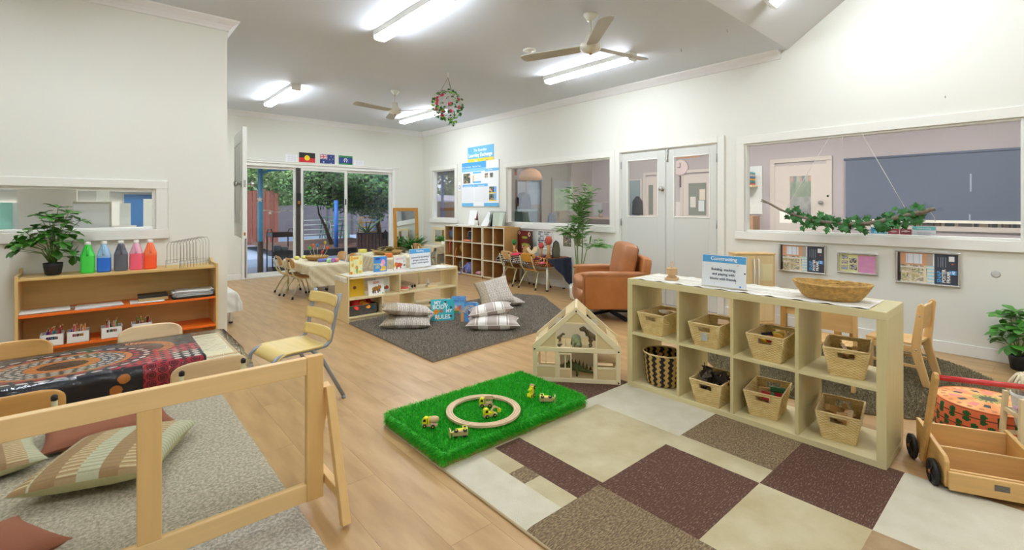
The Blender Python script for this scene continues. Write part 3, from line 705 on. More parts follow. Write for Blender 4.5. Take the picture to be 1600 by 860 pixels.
for a in (0,):
    g = M(); 
    sdd = O('stand', M().beam((.745,-.018,.51), (.745,-.20,0.012), .034, .036, FRZ), t, bev=.003); O('stand_leg', M().beam((.745,.018,.51), (.745,.20,0.012), .034, .036, FRZ), sdd, bev=.003)
    O('cross_piece', M().bx(.728,.758,-.15,.15,.10,.14, FRZ), sdd, bev=.003)
# ---- adult small chair ----
t = E('slatted_chair', 'birch chair with three curved back slats on a grey tube frame, facing the left table', 'chair', (.934, 3.263, 0), radians(98))
SL = wood('slat_birch', '#e8cd83', .06, 0, .35)
g = M()
def fs(u, v):
    b = v; a = (u-.5)
    w = .36*(.78+.22*min(1, (1-abs(2*b-1)**2.5)*1.6) if b < .5 else 1)
    z = .378+.004-(.0 if b < .78 else .05*((b-.78)/.22)**2)-.012*(1-(2*u-1)**2)*(1-b)
    return (a*w, -.19+b*.345, z)
so = O('seat', M().grid(fs, 12, 16, SL), t); sd = so.modifiers.new('s', 'SOLIDIFY'); sd.thickness = .012
g = M(); r = .0125
for s_ in (-1, 1):
    side = O('side_tube', M().tube([(s_*.165,-.27,.70),(s_*.165,-.245,.6),(s_*.165,-.215,.45),(s_*.165,-.20,.395),(s_*.163,-.175,.372),(s_*.16,-.12,.366),(s_*.16,.1,.366),(s_*.16,.14,.356),(s_*.163,.165,.33),(s_*.175,.23,.0)], r, GRYM, 10), t, label='bent grey steel tube')
    O('rear_leg', M().tube([(s_*.16,-.08,.36),(s_*.165,-.14,.30),(s_*.18,-.29,.012)], r, GRYM, 10), t, label='grey steel tube leg')
    O('foot_cap', M().tube([(s_*.18,-.288,.0),(s_*.1795,-.287,.02)], r+.001, GRYM, 10), t)
O('cross_tube', M().tube([(-.16,-.1,.362),(.16,-.1,.362)], .01, GRYM, 8), t)
for z, yy in ((.648,-.262), (.54,-.238), (.432,-.222)):
    def fb(u, v):
        c = 1-abs(2*v-1)**4*.06
        return ((u-.5)*.37*c, yy+.012-.022*(v-.5)*.8-.03*(1-(2*u-1)**2)+.012, z+(v-.5)*.072)
    s_ = O('back_slat', M().grid(fb, 14, 5, SL), t); sd = s_.modifiers.new('s', 'SOLIDIFY'); sd.thickness = .011; 
    for q in (-1, 1): O('screw', M().ball((q*.155, yy+.012+.004, z), .004, CHR, 8, 5), s_)
# low bench with white cloth beyond the corner
t = table('low white-clothed bench just past the left wall corner', 1.06, 6.2, .2, .55, .34, name='bench'); 
O('tablecloth', cloth(1.06, 6.2, .21, .57, .345, .22, None, mat('white_cotton', '#ecebe4', .9), 40, 40), label='white cloth on the low bench past the left wall corner', cat='tablecloth', loc=(1.06, 6.2, 0))
# ================= MIDDLE / BACK =================
# ---- low birch bookshelf with books ----
t = E('bookshelf', 'low birch open bookshelf in the middle of the room with books on top', 'bookshelf', (2.07, 5.08, 0))
W_, D_, H_ = 1.45, .38, .505; b = .018
O('side_panel', M().bx(0,b,0,D_,0,H_+.012, BIRCHZ), t, bev=.003); O('side_panel', M().bx(W_-b,W_,0,D_,0,H_+.012, BIRCHZ), t, bev=.003)
O('top', M().bx(b,W_-b,0,D_,H_-b-.005,H_-.005, BIRCH), t, bev=.002); O('middle_shelf', M().bx(b,W_-b,0,D_,.25,.25+b, BIRCH), t, bev=.002); O('bottom_shelf', M().bx(b,W_-b,0,D_,.045,.045+b, BIRCH), t, bev=.002)
O('plinth', M().bx(b,W_-b,.012,.03,0,.045, BIRCH), t)
O('divider', M().bx(.62,.62+b,0,D_,.25+b,H_-b-.005, BIRCHZ), t, bev=.002)
for x in (.40, .82): O('divider', M().bx(x,x+b,0,D_,.045+b,.25, BIRCHZ), t, bev=.002)
def runner(x0, x1, y0, y1, z, along, label, nstripe, ends=(0,0), sc=.01, name='table_runner'):
    """cream striped woven runner with scalloped long edges; ends: drop at low/high end along the long axis"""
    g = M(); L = (y1-y0) if along == 1 else (x1-x0); Wd = (x1-x0) if along == 1 else (y1-y0)
    def fn(u, v):
        l = u*(L+ends[0]+ends[1])-ends[0]; drop = -l if l < 0 else (l-L if l > L else 0)
        k = 1+.02*math.sin(l*60); w = (v-.5)*Wd*k; zz = z+.002+.0025*(1 if math.sin(v*Wd*nstripe*2*pi) > 0 else 0)
        if abs(v-.5) > .48: zz += max(0, .006*sin(l*45+v*9))
        ll = min(max(l, -.004), L+.004); zz -= drop
        if drop: ll += (-.004 if l < 0 else .004)*(1+2*sin(v*30)**2)
        return (x0+Wd/2+w, y0+ll, zz) if along == 1 else (x0+ll, y0+Wd/2+w, zz)
    ca, cb2 = lin('#f6f3ea'), lin('#e2dcc9')
    g.grid(fn, 110, 60, VCF, True, lambda u, v: ca if math.sin(v*Wd*nstripe*2*pi) > 0 else cb2)
    return O(name, g, label=label, cat='table runner')
runner(2.07, 3.53, 5.09, 5.43, .502, 0, 'cream woven runner on the low birch bookshelf', 26, (.06, .0))
# book helper: upright book with cover facing direction
def book(label, p, w, h, th, rz, colf, spine='#ffffff', lean=-.15, letters=(), open_=0, group=None, name='book', n=36):
    """front cover faces local -y; p is the bottom centre of the cover"""
    t = E(name, label, 'book', p, rz, group); t.rotation_euler[0] = lean
    sp = mat('spine_'+spine, spine, .45)
    def cover(par, T, nm='cover'):
        g = M(); g.bx(-w/2, w/2, 0, .002, 0, h, sp, T)
        g.grid(lambda u, v: (-w/2+u*w, -.0004, v*h), n, n, VC, False, colf, T=T)
        return O(nm, g, par)
    if open_:
        T1 = Matrix.Translation((-w/2,0,0)) @ Matrix.Rotation(-open_/2, 4, 'Z') @ Matrix.Translation((w/2,0,0))
    cover(t, Matrix())
    T2 = Matrix.Identity(4)
    if open_: T2 = Matrix.Translation((-w/2,.004,0)) @ Matrix.Rotation(open_, 4, 'Z') @ Matrix.Translation((w/2,0,0))
    g = M(); g.bx(-w/2+.001, w/2-.003, .002, max(.0035, th*.5), .003, h-.003, PAPER); O('pages', g, t)
    if open_: g = M(); g.bx(-w/2+.003, w/2-.003, -max(.003, th*.5), 0, .003, h-.003, PAPER, T2); O('pages', g, t)
    g = M(); g.bx(-w/2, w/2, (0 if open_ else th-.002), (.002 if open_ else th), 0, h, sp, T2); O('back_cover', g, t)
    O('spine', M().bx(-w/2-.001, -w/2+.001, 0, th, 0, h, sp), t)
    for (s, x, z, size, c, bo) in letters: text(s, size, mat('ink_'+c, c, .5), frame((x*w-w/2, -.0012, z*h), (1,0,0), (0,0,1)), t, bold=bo)
    return t
def blobcol(base, blobs, noise=None):
    base = lin(base); bl = [(x, y, rx, ry, lin(c)) for x, y, rx, ry, c in blobs]
    def f(u, v):
        c = base
        if noise: c = mixc(base, lin(noise[0]), 1 if nz(u*noise[1], v*noise[1], 4) > noise[2] else 0)
        for x, y, rx, ry, cc in bl:
            if ((u-x)/rx)**2+((v-y)/ry)**2 < 1: c = cc
        return c
    return f
BT = .507
book('tall yellow picture book standing at the left end of the bookshelf top', (2.26, 5.30, BT), .17, .21, .012, radians(14),
     blobcol('#eee6a0', [(.12,.85,.1,.14,'#f0b040'),(.85,.6,.1,.12,'#f4c84a'),(.55,.22,.1,.22,'#8fa85a'),(.5,.35,.08,.1,'#e89a4a'),(.1,.08,.1,.07,'#f07a2a'),(.2,.5,.08,.1,'#f0c04a'),(.45,.86,.25,.06,'#e8b03a'),(.8,.1,.14,.08,'#dfc050')], ('#f3efc0', 6, .55)), '#e8c84a', 0)
book('blue picture book standing second from the left on the bookshelf top', (2.555, 5.30, BT), .165, .18, .012, radians(-3),
     blobcol('#4a90dc', [(.72,.6,.16,.2,'#f0a8c8'),(.75,.25,.2,.14,'#e8b84a'),(.3,.85,.2,.07,'#2a4aa0'),(.6,.45,.1,.1,'#f6c8dc'),(.7,.12,.25,.07,'#f2d060')]), '#c8d84a', 0, [('PUDDLES', .3, .5, .022, '#f4e858', .0006), ('AND', .3, .38, .018, '#f4e858', .0005), ('RAIN', .3, .27, .022, '#f4e858', .0006)])
book('white picture book with a red animal, third from the left on the bookshelf top', (2.83, 5.33, BT), .17, .165, .01, radians(0),
     blobcol('#f4f1ec', [(.4,.35,.3,.16,'#c8553a'),(.2,.42,.14,.14,'#e0783a'),(.25,.15,.05,.12,'#b84a30'),(.55,.15,.05,.1,'#b84a30'),(.85,.3,.1,.05,'#5a5a4a'),(.06,.3,.06,.15,'#e8c84a'),(.82,.6,.03,.03,'#302a28')]), '#e8c84a', 0, [('SPOTTY', .5, .78, .03, '#d890a0', 0)])
SIGNW = mat('sign_card', '#eef3f8', .4)
def sign(label, p, w, h, rz, title, lines, lsz, tsz, dots=(), lean=-.08):
    t = E('sign_holder', label, 'sign', p, rz); t.rotation_euler[0] = lean
    O('card', M().bx(-w/2, w/2, 0, .002, .012, h, SIGNW), t); O('header_band', M().bx(-w/2+.003, w/2-.003, -.0006, 0, h*.77, h-.004, LB), t, label='blue header band')
    O('acrylic_stand', M().bx(-w/2-.003, w/2+.003, .003, .005, 0, h+.003, ACR).bx(-w/2-.003, w/2+.003, .003, .05, 0, .003, ACR), t)
    text(title, tsz, WPR, frame((0,-.0012,h*.885), (1,0,0), (0,0,1)), t, bold=.0004*tsz/.03)
    for k, l in enumerate(lines): text(l, lsz, INK, frame((0,-.0012,h*(.56-.14*k)), (1,0,0), (0,0,1)), t, bold=.0003)
    for x, z, r, c in dots: O('dot', M().cyl((x*w-w/2,-.0008,z*h),(x*w-w/2,.0,z*h), r, mat('dot_'+c, c, .5), 12), t)
    return t
sign('clear acrylic sign with blue header on the low birch bookshelf', (3.10, 5.29, BT), .33, .245, radians(8), 'Reading', ['Exposure to storytelling,', 'going at reading, and', 'explore words together.'], .028, .036, [(.1,.5,.003,'#d0486a'),(.93,.62,.004,'#3a4a6a'),(.9,.08,.005,'#3a78c8'),(.4,.64,.003,'#4a90dc'),(.35,.12,.003,'#e0b03a')])
# items in the bookshelf
book('small white board book with a brown bear leaning in the upper left compartment', (2.43, 5.13, .268), .195, .17, .014, radians(4),
     blobcol('#f6f4ee', [(.48,.42,.27,.15,'#a8742a'),(.72,.5,.12,.12,'#b8843a'),(.28,.24,.05,.13,'#3a2c20'),(.4,.22,.05,.12,'#3a2c20'),(.6,.24,.05,.12,'#3a2c20'),(.72,.28,.04,.1,'#3a2c20'),(.66,.62,.03,.04,'#8a5a20'),(.9,.08,.05,.05,'#6ab04a')]), '#ffffff', -.12, [('ZOO', .5, .82, .034, '#c83a30', .0008)])
book('white board book with a green shape, half behind the bear book', (2.56, 5.24, .268), .17, .17, .02, radians(-4),
     blobcol('#eef0ea', [(.45,.5,.09,.3,'#3a8a3a'),(.6,.3,.22,.1,'#3a8a3a'),(.8,.32,.12,.14,'#c0483a')]), '#8fa88a', -.1)
book('plain yellow board book standing in the upper left compartment of the birch bookshelf', (2.22, 5.2, .268), .2, .195, .014, radians(6), blobcol('#f2c628', [(.4,.5,.1,.1,'#8a3a20')]), '#f2c628', -.1)
book('thin blue and red book lying behind the yellow board book', (2.2, 5.33, .268), .12, .1, .012, 0, blobcol('#3a5a9a', [(.6,.3,.3,.2,'#c04a3a')]), '#c04a3a', -.1)
# rack of scarves box
t = E('fabric_bin', 'dark grey woven bin full of coloured scarves in the lower left compartment', 'storage bin', (2.27, 5.26, .063))
GRW = mat('grey_woven', '#6e665e', .85, c2='#4a453f', scale=90, bump=.6, bscale=160)
g = M(); w, d, h = .33, .26, .11
for a in ((-w/2,w/2,-d/2,-d/2+.006),(-w/2,w/2,d/2-.006,d/2),(-w/2,-w/2+.006,-d/2,d/2),(w/2-.006,w/2,-d/2,d/2)): g.bx(a[0],a[1],a[2],a[3],0,h,GRW)
g.bx(-w/2,w/2,-d/2,d/2,0,.006,GRW); O('bin', g, t)
g = M(); g.tube([(-w/2,-d/2,h),(w/2,-d/2,h),(w/2,d/2,h),(-w/2,d/2,h)], .004, CHR, 6, closed=True); O('wire_rim', g, t)
def heap(name, label, p, r, h, c, seed, cat='scarf', group=None):
    m = mat('scarf_'+c, c, .8)
    def fn(u, v):
        a = u*2*pi; q = v
        rr = r*q*(1+.25*sin(a*3+seed)*q+.15*sin(a*7+seed*2)*q); z = h*(1-q**1.6)*(1+.4*(nz(u*8, v*4, seed)-.5))+.02*sin(a*5+seed)*q
        return (rr*cos(a), rr*sin(a), z)
    return O(name, M().grid(fn, 40, 10, m), label=label, cat=cat, loc=p, group=group)
for nm, lb, p, r, h, c, s in (('scarf','bright red play scarf heaped in the grey bin',(2.21,5.21,.15),.085,.095,'#f04438',1),('scarf','orange-yellow play scarf in front in the grey bin',(2.28,5.19,.15),.075,.055,'#f0a020',4),('scarf','rust orange play scarf at the back of the grey bin',(2.31,5.30,.15),.09,.12,'#d8702a',2),('scarf','crimson play scarf at the right end of the grey bin',(2.385,5.27,.15),.045,.10,'#c42a26',6),('scarf','teal play scarf hanging over the front of the grey bin',(2.35,5.16,.135),.05,.03,'#1a5a70',3)):
    heap(nm, lb, p, r, h, c, s, group='play scarves in the grey bin')
# small toys on shelves
t = E('toy_drum', 'small round red and white toy in the upper right compartment of the birch bookshelf', 'toy', (2.80, 5.18, .268)); O('body', M().lathe([(.055,0),(.056,.018),(.056,.03)], mat('toy_cream', '#ead9bc', .5), n=24), t); O('rim', M().lathe([(.058,.03),(.058,.04),(.05,.042),(0,.042)], mat('toy_red', '#d84a44', .4), n=24), t)
O('toy_block', M().cb((0,0,.015),(.14,.07,.03), BIRCH), label='flat wooden toy block in the upper right compartment', cat='toy', loc=(3.2, 5.2, .268), bev=.008)
t = E('toy_bell', 'white cone-shaped toy standing on the flat wooden block', 'toy', (3.15, 5.2, .298)); O('body', M().lathe([(.018,0),(.014,.02),(.016,.03),(.011,.06),(.006,.085),(0,.09)], WHT), t); O('band', M().lathe([(.017,.01),(.0175,.014),(.0165,.02)], GRYM), t)
t = E('sunglasses', 'small pair of black toy sunglasses propped in the upper right compartment', 'sunglasses', (2.97, 5.24, .268), .3)
for s_ in (-1, 1): O('lens', M().cyl((s_*.022,0,.028),(s_*.022,.004,.028), .018, BLK, 16), t); O('temple', M().tube([(s_*.042,0,.034),(s_*.044,.09,.028),(s_*.042,.1,.002)], .002, BLK, 5), t)
O('bridge', M().tube([(-.006,.002,.032),(.006,.002,.032)], .002, BLK, 5), t)
BRW = mat('brown_seedpod', '#7a4a30', .6, var=.3, scale=60)
for k, (x, s_, lb) in enumerate(((2.955,.026,'small brown pod toy at the left in the lower right compartment'),(3.16,.034,'taller brown and cream pod toy in the middle of the lower right compartment'),(3.38,.03,'flat brown pod toy at the right in the lower right compartment'))):
    t = E('pod_toy', lb, 'toy', (x, 5.13, .063), k, 'brown pod toys in the birch bookshelf'); g = M()
    for j in range(5): g.ball((cos(j*1.3)*s_*.7, sin(j*1.3)*s_*.6, s_*(.4+.16*(j if k == 1 else j % 2))), (s_*.55, s_*.4, s_*.4), BRW, 8, 6)
    O('pod', g, t); O('seed', M().ball((0,-s_*.9,s_*.5), s_*.22, mat('seed_cream', '#e4cfa4', .5), 8, 6), t)
# ---- shaggy rugs ----
def shag(name, pts, h, m, label, dens, blade, mats2, seed=1, n=50):
    t = E(name, label, 'rug', (0,0,0))
    O('backing', M().prism(pts, 2, .0005, h*.45, m), t)
    RR = random.Random(seed); xs = [p[0] for p in pts]; ys = [p[1] for p in pts]
    def inside(x, y):
        c = False; j = len(pts)-1
        for i in range(len(pts)):
            (a, b_), (c2, d) = pts[i], pts[j]
            if (b_ > y) != (d > y) and x < (c2-a)*(y-b_)/(d-b_)+a: c = not c
            j = i
        return c
    v = []; f = []; mi = []; area = (max(xs)-min(xs))*(max(ys)-min(ys)); cnt = int(area*dens)
    for k in range(cnt):
        x = RR.uniform(min(xs), max(xs)); y = RR.uniform(min(ys), max(ys))
        if not inside(x, y): continue
        a = RR.uniform(0, 6.283); b_ = RR.uniform(.0, 1)*blade*.8; w = blade*RR.uniform(.14,.3)
        hh = h*RR.uniform(.75, 1.15); c, s_ = cos(a), sin(a); q = RR.uniform(0, 6.283)
        i0 = len(v); bx_, by_ = b_*cos(q), b_*sin(q)
        v += [(x-w*s_, y+w*c, h*.4), (x+w*s_, y-w*c, h*.4), (x+bx_+w*s_*.7, y+by_-w*c*.7, hh*.85), (x+bx_*1.5, y+by_*1.5, hh), (x+bx_-w*s_*.7, y+by_+w*c*.7, hh*.85)]
        f.append((i0, i0+1, i0+2, i0+3, i0+4)); mi.append(RR.randrange(len(mats2)))
    me = bpy.data.meshes.new('pile'); me.from_pydata(v, [], f)
    for mm in mats2: me.materials.append(mm)
    me.polygons.foreach_set('material_index', mi); me.update(); o = O('pile', me, t, kind='stuff'); return t
GR1, GR2, GR3 = mat('pile_grey', '#a0978a', .95), mat('pile_grey_dark', '#8b8275', .95), mat('pile_grey_light', '#b6ad9e', .95)
shag('shag_rug', [(2.075,3.35),(3.78,3.5),(4.2,3.85),(4.75,4.75),(4.6,5.1),(4.3,5.2),(2.075,5.06)], .03, GR2, 'dark grey shaggy rug with pillows and open books on it', 30000, .015, [GR1, GR2, GR3])
OL1, OL2, OL3 = mat('pile_olive', '#93876a', .95), mat('pile_olive_dark', '#7e7357', .95), mat('pile_olive_light', '#a89b7d', .95)
shag('round_rug', [(4.45+.98*cos(k*pi/24), 1.15+.98*sin(k*pi/24)) for k in range(48)], .022, OL2, 'round olive-grey rug under the small wooden table and chairs', 27000, .012, [OL1, OL2, OL3], 2)
# ---- pillows ----
pk1, pk2 = lin('#dcd4ca'), lin('#a89a8a')
def knit(u, v, s_):
    k = ((u*26) % 1); q = (v*60+.5*(int(u*26) % 2)) % 1
    c = pk1 if (k < .55) else mixc(pk1, pk2, .6)
    if q < .25: c = mixc(c, pk2, .5)
    return c if u > .3 else mixc(c, lin('#a39066'), .55)
PIL = mat('knitted_fabric', vcol=True, rough=.95, var=.15, scale=60, bump=.7, bscale=90)
cushion('knitted taupe pillow at the bottom of the left pile on the grey rug', (2.475, 4.485, .085), (radians(2), 0, radians(-38)), .52, .42, .13, PIL, knit, 'knitted pillows on the grey rug', seed=1)
cushion('knitted taupe pillow on top of the left pile on the grey rug', (2.485, 4.535, .19), (radians(-5), radians(7), radians(-25)), .54, .42, .12, PIL, knit, 'knitted pillows on the grey rug', seed=2)
cushion('knitted pale pillow standing tilted at the back of the grey rug', (3.78, 4.65, .21), (radians(42), radians(-12), radians(-28)), .44, .42, .12, PIL, knit, 'knitted pillows on the grey rug', seed=3)
cushion('small flat knitted pillow under the tilted one at the back of the grey rug', (3.93, 4.63, .08), (0, 0, radians(-20)), .42, .4, .11, PIL, knit, 'knitted pillows on the grey rug', seed=4)
ss = [lin(c) for c in ('#bcaea6', '#f2efe8')]
def satin(u, v, s_):
    for a, b_ in ((.22,.36),(.385,.4),(.62,.76),(.785,.8),(.17,.185),(.57,.585)):
        if a < u < b_: return ss[1]
    return ss[0] if s_ > 0 else lin('#b4a49e')
SAT = mat('satin_stripe', vcol=True, rough=.55)
wp = mat('white_piping', '#efece6', .6)
cushion('satin taupe pillow with white stripes at the bottom of the right pile', (3.09, 3.82, .09), (radians(0), 0, radians(-40)), .54, .34, .15, SAT, satin, 'striped satin pillows on the grey rug', wp, 6)
cushion('satin taupe pillow with white piping tilted on top of the right pile', (3.12, 3.9, .205), (radians(-2), radians(-9), radians(-36)), .46, .32, .12, SAT, satin, 'striped satin pillows on the grey rug', wp, 7)
# ---- open books on the rug ----
book('turquoise open book titled My Body My Rules standing on the grey rug', (2.87, 4.43, .028), .25, .23, .014, radians(-28),
     blobcol('#38c0cc', [(.22,.42,.12,.12,'#e8962a'),(.45,.45,.08,.09,'#c87a5a'),(.62,.85,.05,.07,'#30282a'),(.85,.2,.06,.06,'#30282a'),(.3,.12,.05,.08,'#e8b04a'),(.6,.78,.06,.05,'#f4f4f4'),(.87,.6,.05,.06,'#3a3a40')]), '#2aa8b8', -.12,
     [('MY', .28, .84, .055, '#ffffff', .0015), ('BODY', .4, .64, .062, '#ffffff', .0015), ('MY', .78, .44, .05, '#ffffff', .0015), ('RULES', .5, .17, .062, '#ffffff', .0015)], open_=radians(28))
book('blue picture book with orange flowers standing open at the back of the book group', (3.2, 4.6, .028), .17, .2, .014, radians(-40),
     blobcol('#6aa8e0', [(.45,.22,.3,.14,'#e8a06a'),(.6,.35,.12,.12,'#e86a4a'),(.35,.1,.2,.08,'#5a9a4a'),(.5,.55,.3,.04,'#8ac0ec'),(.3,.4,.08,.1,'#f0c8b0')]), '#4a78b8', -.12, [('The', .5, .85, .022, '#3a5aa0', 0), ('Tallest Tree', .5, .74, .026, '#3a5aa0', .0004)], open_=radians(30))
def serp(u, v):
    a, b_ = u-.52, v-.5; r = hypot(a, b_*1.2); an = math.atan2(b_, a)
    if r < .15: return lin('#54506a') if (r*40+an) % 1 < .5 else lin('#8a86a0')
    if r < .2: return lin('#9cc4e4')
    if .24 < r < .45 and b_ > -.05: return lin('#e8c890') if (an*10) % 1 < .5 else lin('#5a94d0')
    if u < .16 or u > .86: return lin('#e8a860') if v < .55 else lin('#6ab0d8')
    if r < .3 and v < .3: return lin('#c87890')
    return lin('#5a9cd8') if nz(u*9, v*9) > .5 else lin('#4a84c4')
book('blue patterned open book with a dark spiral, nearest to the right pillow pile', (3.05, 4.18, .028), .19, .21, .014, radians(-48), serp, '#3a68b0', -.12, open_=radians(35))
# ---- tables with cloth at the back ----
CRM = mat('cream_linen', '#ddd3b4', .9, var=.08, scale=40)
table('cream-clothed table by the sliding door with chairs either side', 2.46, 7.22, .56, 1.2, .48, legm=CREAMT)
O('tablecloth', cloth(2.46, 7.22, .57, 1.21, .482, .26, None, CRM, 50, 70, .012, 0, (.5,.5,1.15,.6)), label='cream linen cloth draped over the table by the sliding door', cat='tablecloth', loc=(2.46, 7.22, 0))
kc2 = kids_chair('chair with tan back on the left side of the cream-clothed table, nearer one', (2.22, 7.1, 0), radians(-88), 'chairs around the cream-clothed table', '#c99a5c')
dup(kc2, (2.19, 7.5, 0), radians(-95), 'chair with tan back on the left side of the cream-clothed table, farther one')
dup(kc2, (2.83, 7.15, 0), radians(90), 'chair on the right side of the cream-clothed table, nearer one'); dup(kc2, (2.83, 7.58, 0), radians(92), 'chair on the right side of the cream-clothed table, farther one')
table('long cream-clothed table holding a bowl of leaves behind the birch bookshelf', 3.72, 7.45, .64, 1.25, .48, legm=CREAMT)
O('tablecloth', cloth(3.72, 7.45, .65, 1.26, .482, .22, None, CRM, 50, 70, .01, 0), label='cream cloth on the long table behind the birch bookshelf', cat='tablecloth', loc=(3.72, 7.45, 0))
ck = [lin(c) for c in ('#d8c8a0','#6a5a3a')]
# bowl with stick toys
WK = mat('woven_straw', '#b58d50', .8, var=.25, scale=70, bump=.5, bscale=120)
O('shallow_basket', M().lathe([(.12,0),(.16,.05),(.165,.06),(.155,.058),(.115,.01),(0,.01)], WK, n=28, sy=1.2), label='shallow straw basket of colourful stick toys on the cream-clothed table', cat='basket', loc=(2.5,7.3,.487))
for k, (dx, dy, z, c, lb) in enumerate(((-.1,.02,.17,'#3fb04a','green leaf-shaped stick toy'),(-.02,.1,.2,'#e8703a','orange round stick toy at the back'),(.04,.1,.2,'#3a8fd0','blue leaf-shaped stick toy'),(.12,.0,.24,'#b8b02a','olive tall stick toy'),(.14,-.04,.16,'#e0602a','orange stick toy at the right'),(.07,-.02,.1,'#c8483a','red round stick toy lying low'))):
    t = E('stick_toy', lb+' in the straw basket', 'toy', (2.5, 7.3, .5), 0, 'stick toys in the straw basket'); O('stick', M().tube([(dx*.4,dy*.4,0),(dx*.8,dy*.8,z*.5),(dx,dy,z-.02)], .003, CREAMT, 5), t); O('head', M().ball((dx,dy,z), (.02,.012,.03), mat('toy_'+c, c, .5), 10, 7), t)
O('toy_roll', M().cyl((-.07,0,.025),(.07,0.02,.025), .025, mat('lilac_cloth', '#7f82c8', .8), 14), label='lilac cloth roll lying on the cream-clothed table', cat='toy', loc=(2.47,6.95,.487))
for x, y, c, lb in ((2.5,6.82,'#9fd8a0','pale green toy cup'),(2.57,6.84,'#c07ad0','purple toy cup'),(2.62,6.84,'#e89080','peach toy cup')):
    O('toy_cup', M().lathe([(.02,0),(.032,.02),(.028,.045),(.015,.055),(0,.056)], mat('cup_'+c, c, .4), n=14), label=lb+' at the near edge of the cream-clothed table', cat='toy', loc=(x,y,.487), group='toy cups on the cream-clothed table')
for x, y, lb in ((2.3,7.6,'left'),(2.42,7.62,'right')): O('dough_lump', M().ball((0,0,.02),(.045,.04,.03), mat('yellow_dough', '#ece27a', .7), 10, 7), label='pale yellow dough lump, %s-hand one, at the far end of the cream-clothed table'%lb, cat='toy', loc=(x,y,.487), group='yellow dough lumps')
# bowl of leaves
O('woven_tray', M().lathe([(.2,0),(.25,.045),(.255,.055),(.245,.05),(.19,.012),(0,.012)], WK, n=28), label='round woven tray of leafy sprigs on the long table', cat='tray', loc=(3.72,7.45,.487))
slm = leaf_mesh(.1, .045, mat('dried_leaf', '#7d8a4a', .6, c2='#b08a5a', scale=10, rnd=.3), .2)
t = E('leaf_sprigs', 'loose pile of green and brown leaf sprigs in the woven tray', 'leaves', (3.72,7.45,.505))
for k in range(46):
    a = R.uniform(0, 6.28); r = R.uniform(0,.2); o = O('leaf', slm, t); orient(o, (r*cos(a), r*sin(a), R.uniform(.01,.09)), (cos(a*3), sin(a*3), R.uniform(-.1,.6)), R.uniform(-1,1)); o.scale = (R.uniform(.7,1.3),)*3
O('toy_basket', M().cb((0,0,.03),(.12,.1,.06), mat('yellow_box', '#e8e070', .6)), label='small pale yellow box on the long table beside the leafy tray', cat='box', loc=(3.5,7.95,.487), bev=.006)
O('foam_block', M().cb((0,0,.03),(.1,.08,.06), mat('orange_block', '#e8823a', .6)), label='orange block on the long table', cat='block', loc=(3.5,6.95,.487), bev=.006)
# mirror with fern
t = E('floor_mirror', 'tall timber-framed mirror leaning on the back wall in the corner', 'mirror', (5.14, 9.36, 0)); t.rotation_euler[0] = radians(-3)
HN = wood('honey_timber', '#c98d3a', .1, 2)
for a in ((-.3,.3,1.2,1.27),(-.3,.3,0,.07),(-.3,-.23,.07,1.2),(.23,.3,.07,1.2)): O('frame_rail', M().bx(a[0],a[1],-.02,.01,a[2],a[3], HN), t, bev=.003)
O('mirror_glass', M().bx(-.23,.23,-.005,0,.07,1.2, mat('mirror', '#dfe4e4', .02, 1)), t)
def frond(g, p, d, L, w, m, n=11, droop=.5, lw=.02):
    p = Vector(p); d = Vector(d).normalized(); pts = []
    for k in range(n+1):
        s_ = k/n; pts.append(p+d*L*s_+Vector((0,0,-droop*L*s_*s_)))
    g.tube(pts, [.0025]*n+[.001], STEM, 4)
    for k in range(2, n+1):
        s_ = k/n; q = pts[k]; tng = (pts[k]-pts[k-1]).normalized(); side = tng.cross(Vector((0,0,1))); side = side.normalized() if side.length > .01 else Vector((1,0,0))
        ll = w*(sin(pi*min(1, s_*.85+.12))**.6)
        for s2 in (-1, 1):
            dd_ = (tng*.75+side*s2+Vector((0,0,-.12))).normalized(); e = q+dd_*ll; nn = dd_.cross(Vector((0,0,1))).normalized()*lw/2; mid = q+dd_*ll*.45
            g.add([q, mid+nn, e+Vector((0,0,-.15*ll)), mid-nn], [(0,1,2,3)], m)
    e = pts[-1]+ (pts[-1]-pts[-2]).normalized()*w*.8; nn = Vector((0,0,1)).cross(pts[-1]-pts[-2]).normalized()*lw/2
    g.add([pts[-1], (pts[-1]+e)/2+nn, e, (pts[-1]+e)/2-nn], [(0,1,2,3)], m)
t = E('potted_fern', 'leafy green fern in front of the timber-framed mirror', 'plant', (5.05, 8.95, 0))
O('pot', M().lathe([(.11,0),(.15,.34),(.155,.36),(.14,.36),(.13,.32),(0,.32)], WHT, n=24), t)
FM = mat('fern_leaf', '#2f7a2a', .5, c2='#55a03a', scale=14, rnd=.2)
for k in range(26):
    a = k*2.4; el = R.uniform(.8,2.4); g = M(); frond(g, (0,0,.34), (cos(a), sin(a), el), R.uniform(.40,.54), .13, FM, 11, .32, .034); O('frond', g, t)
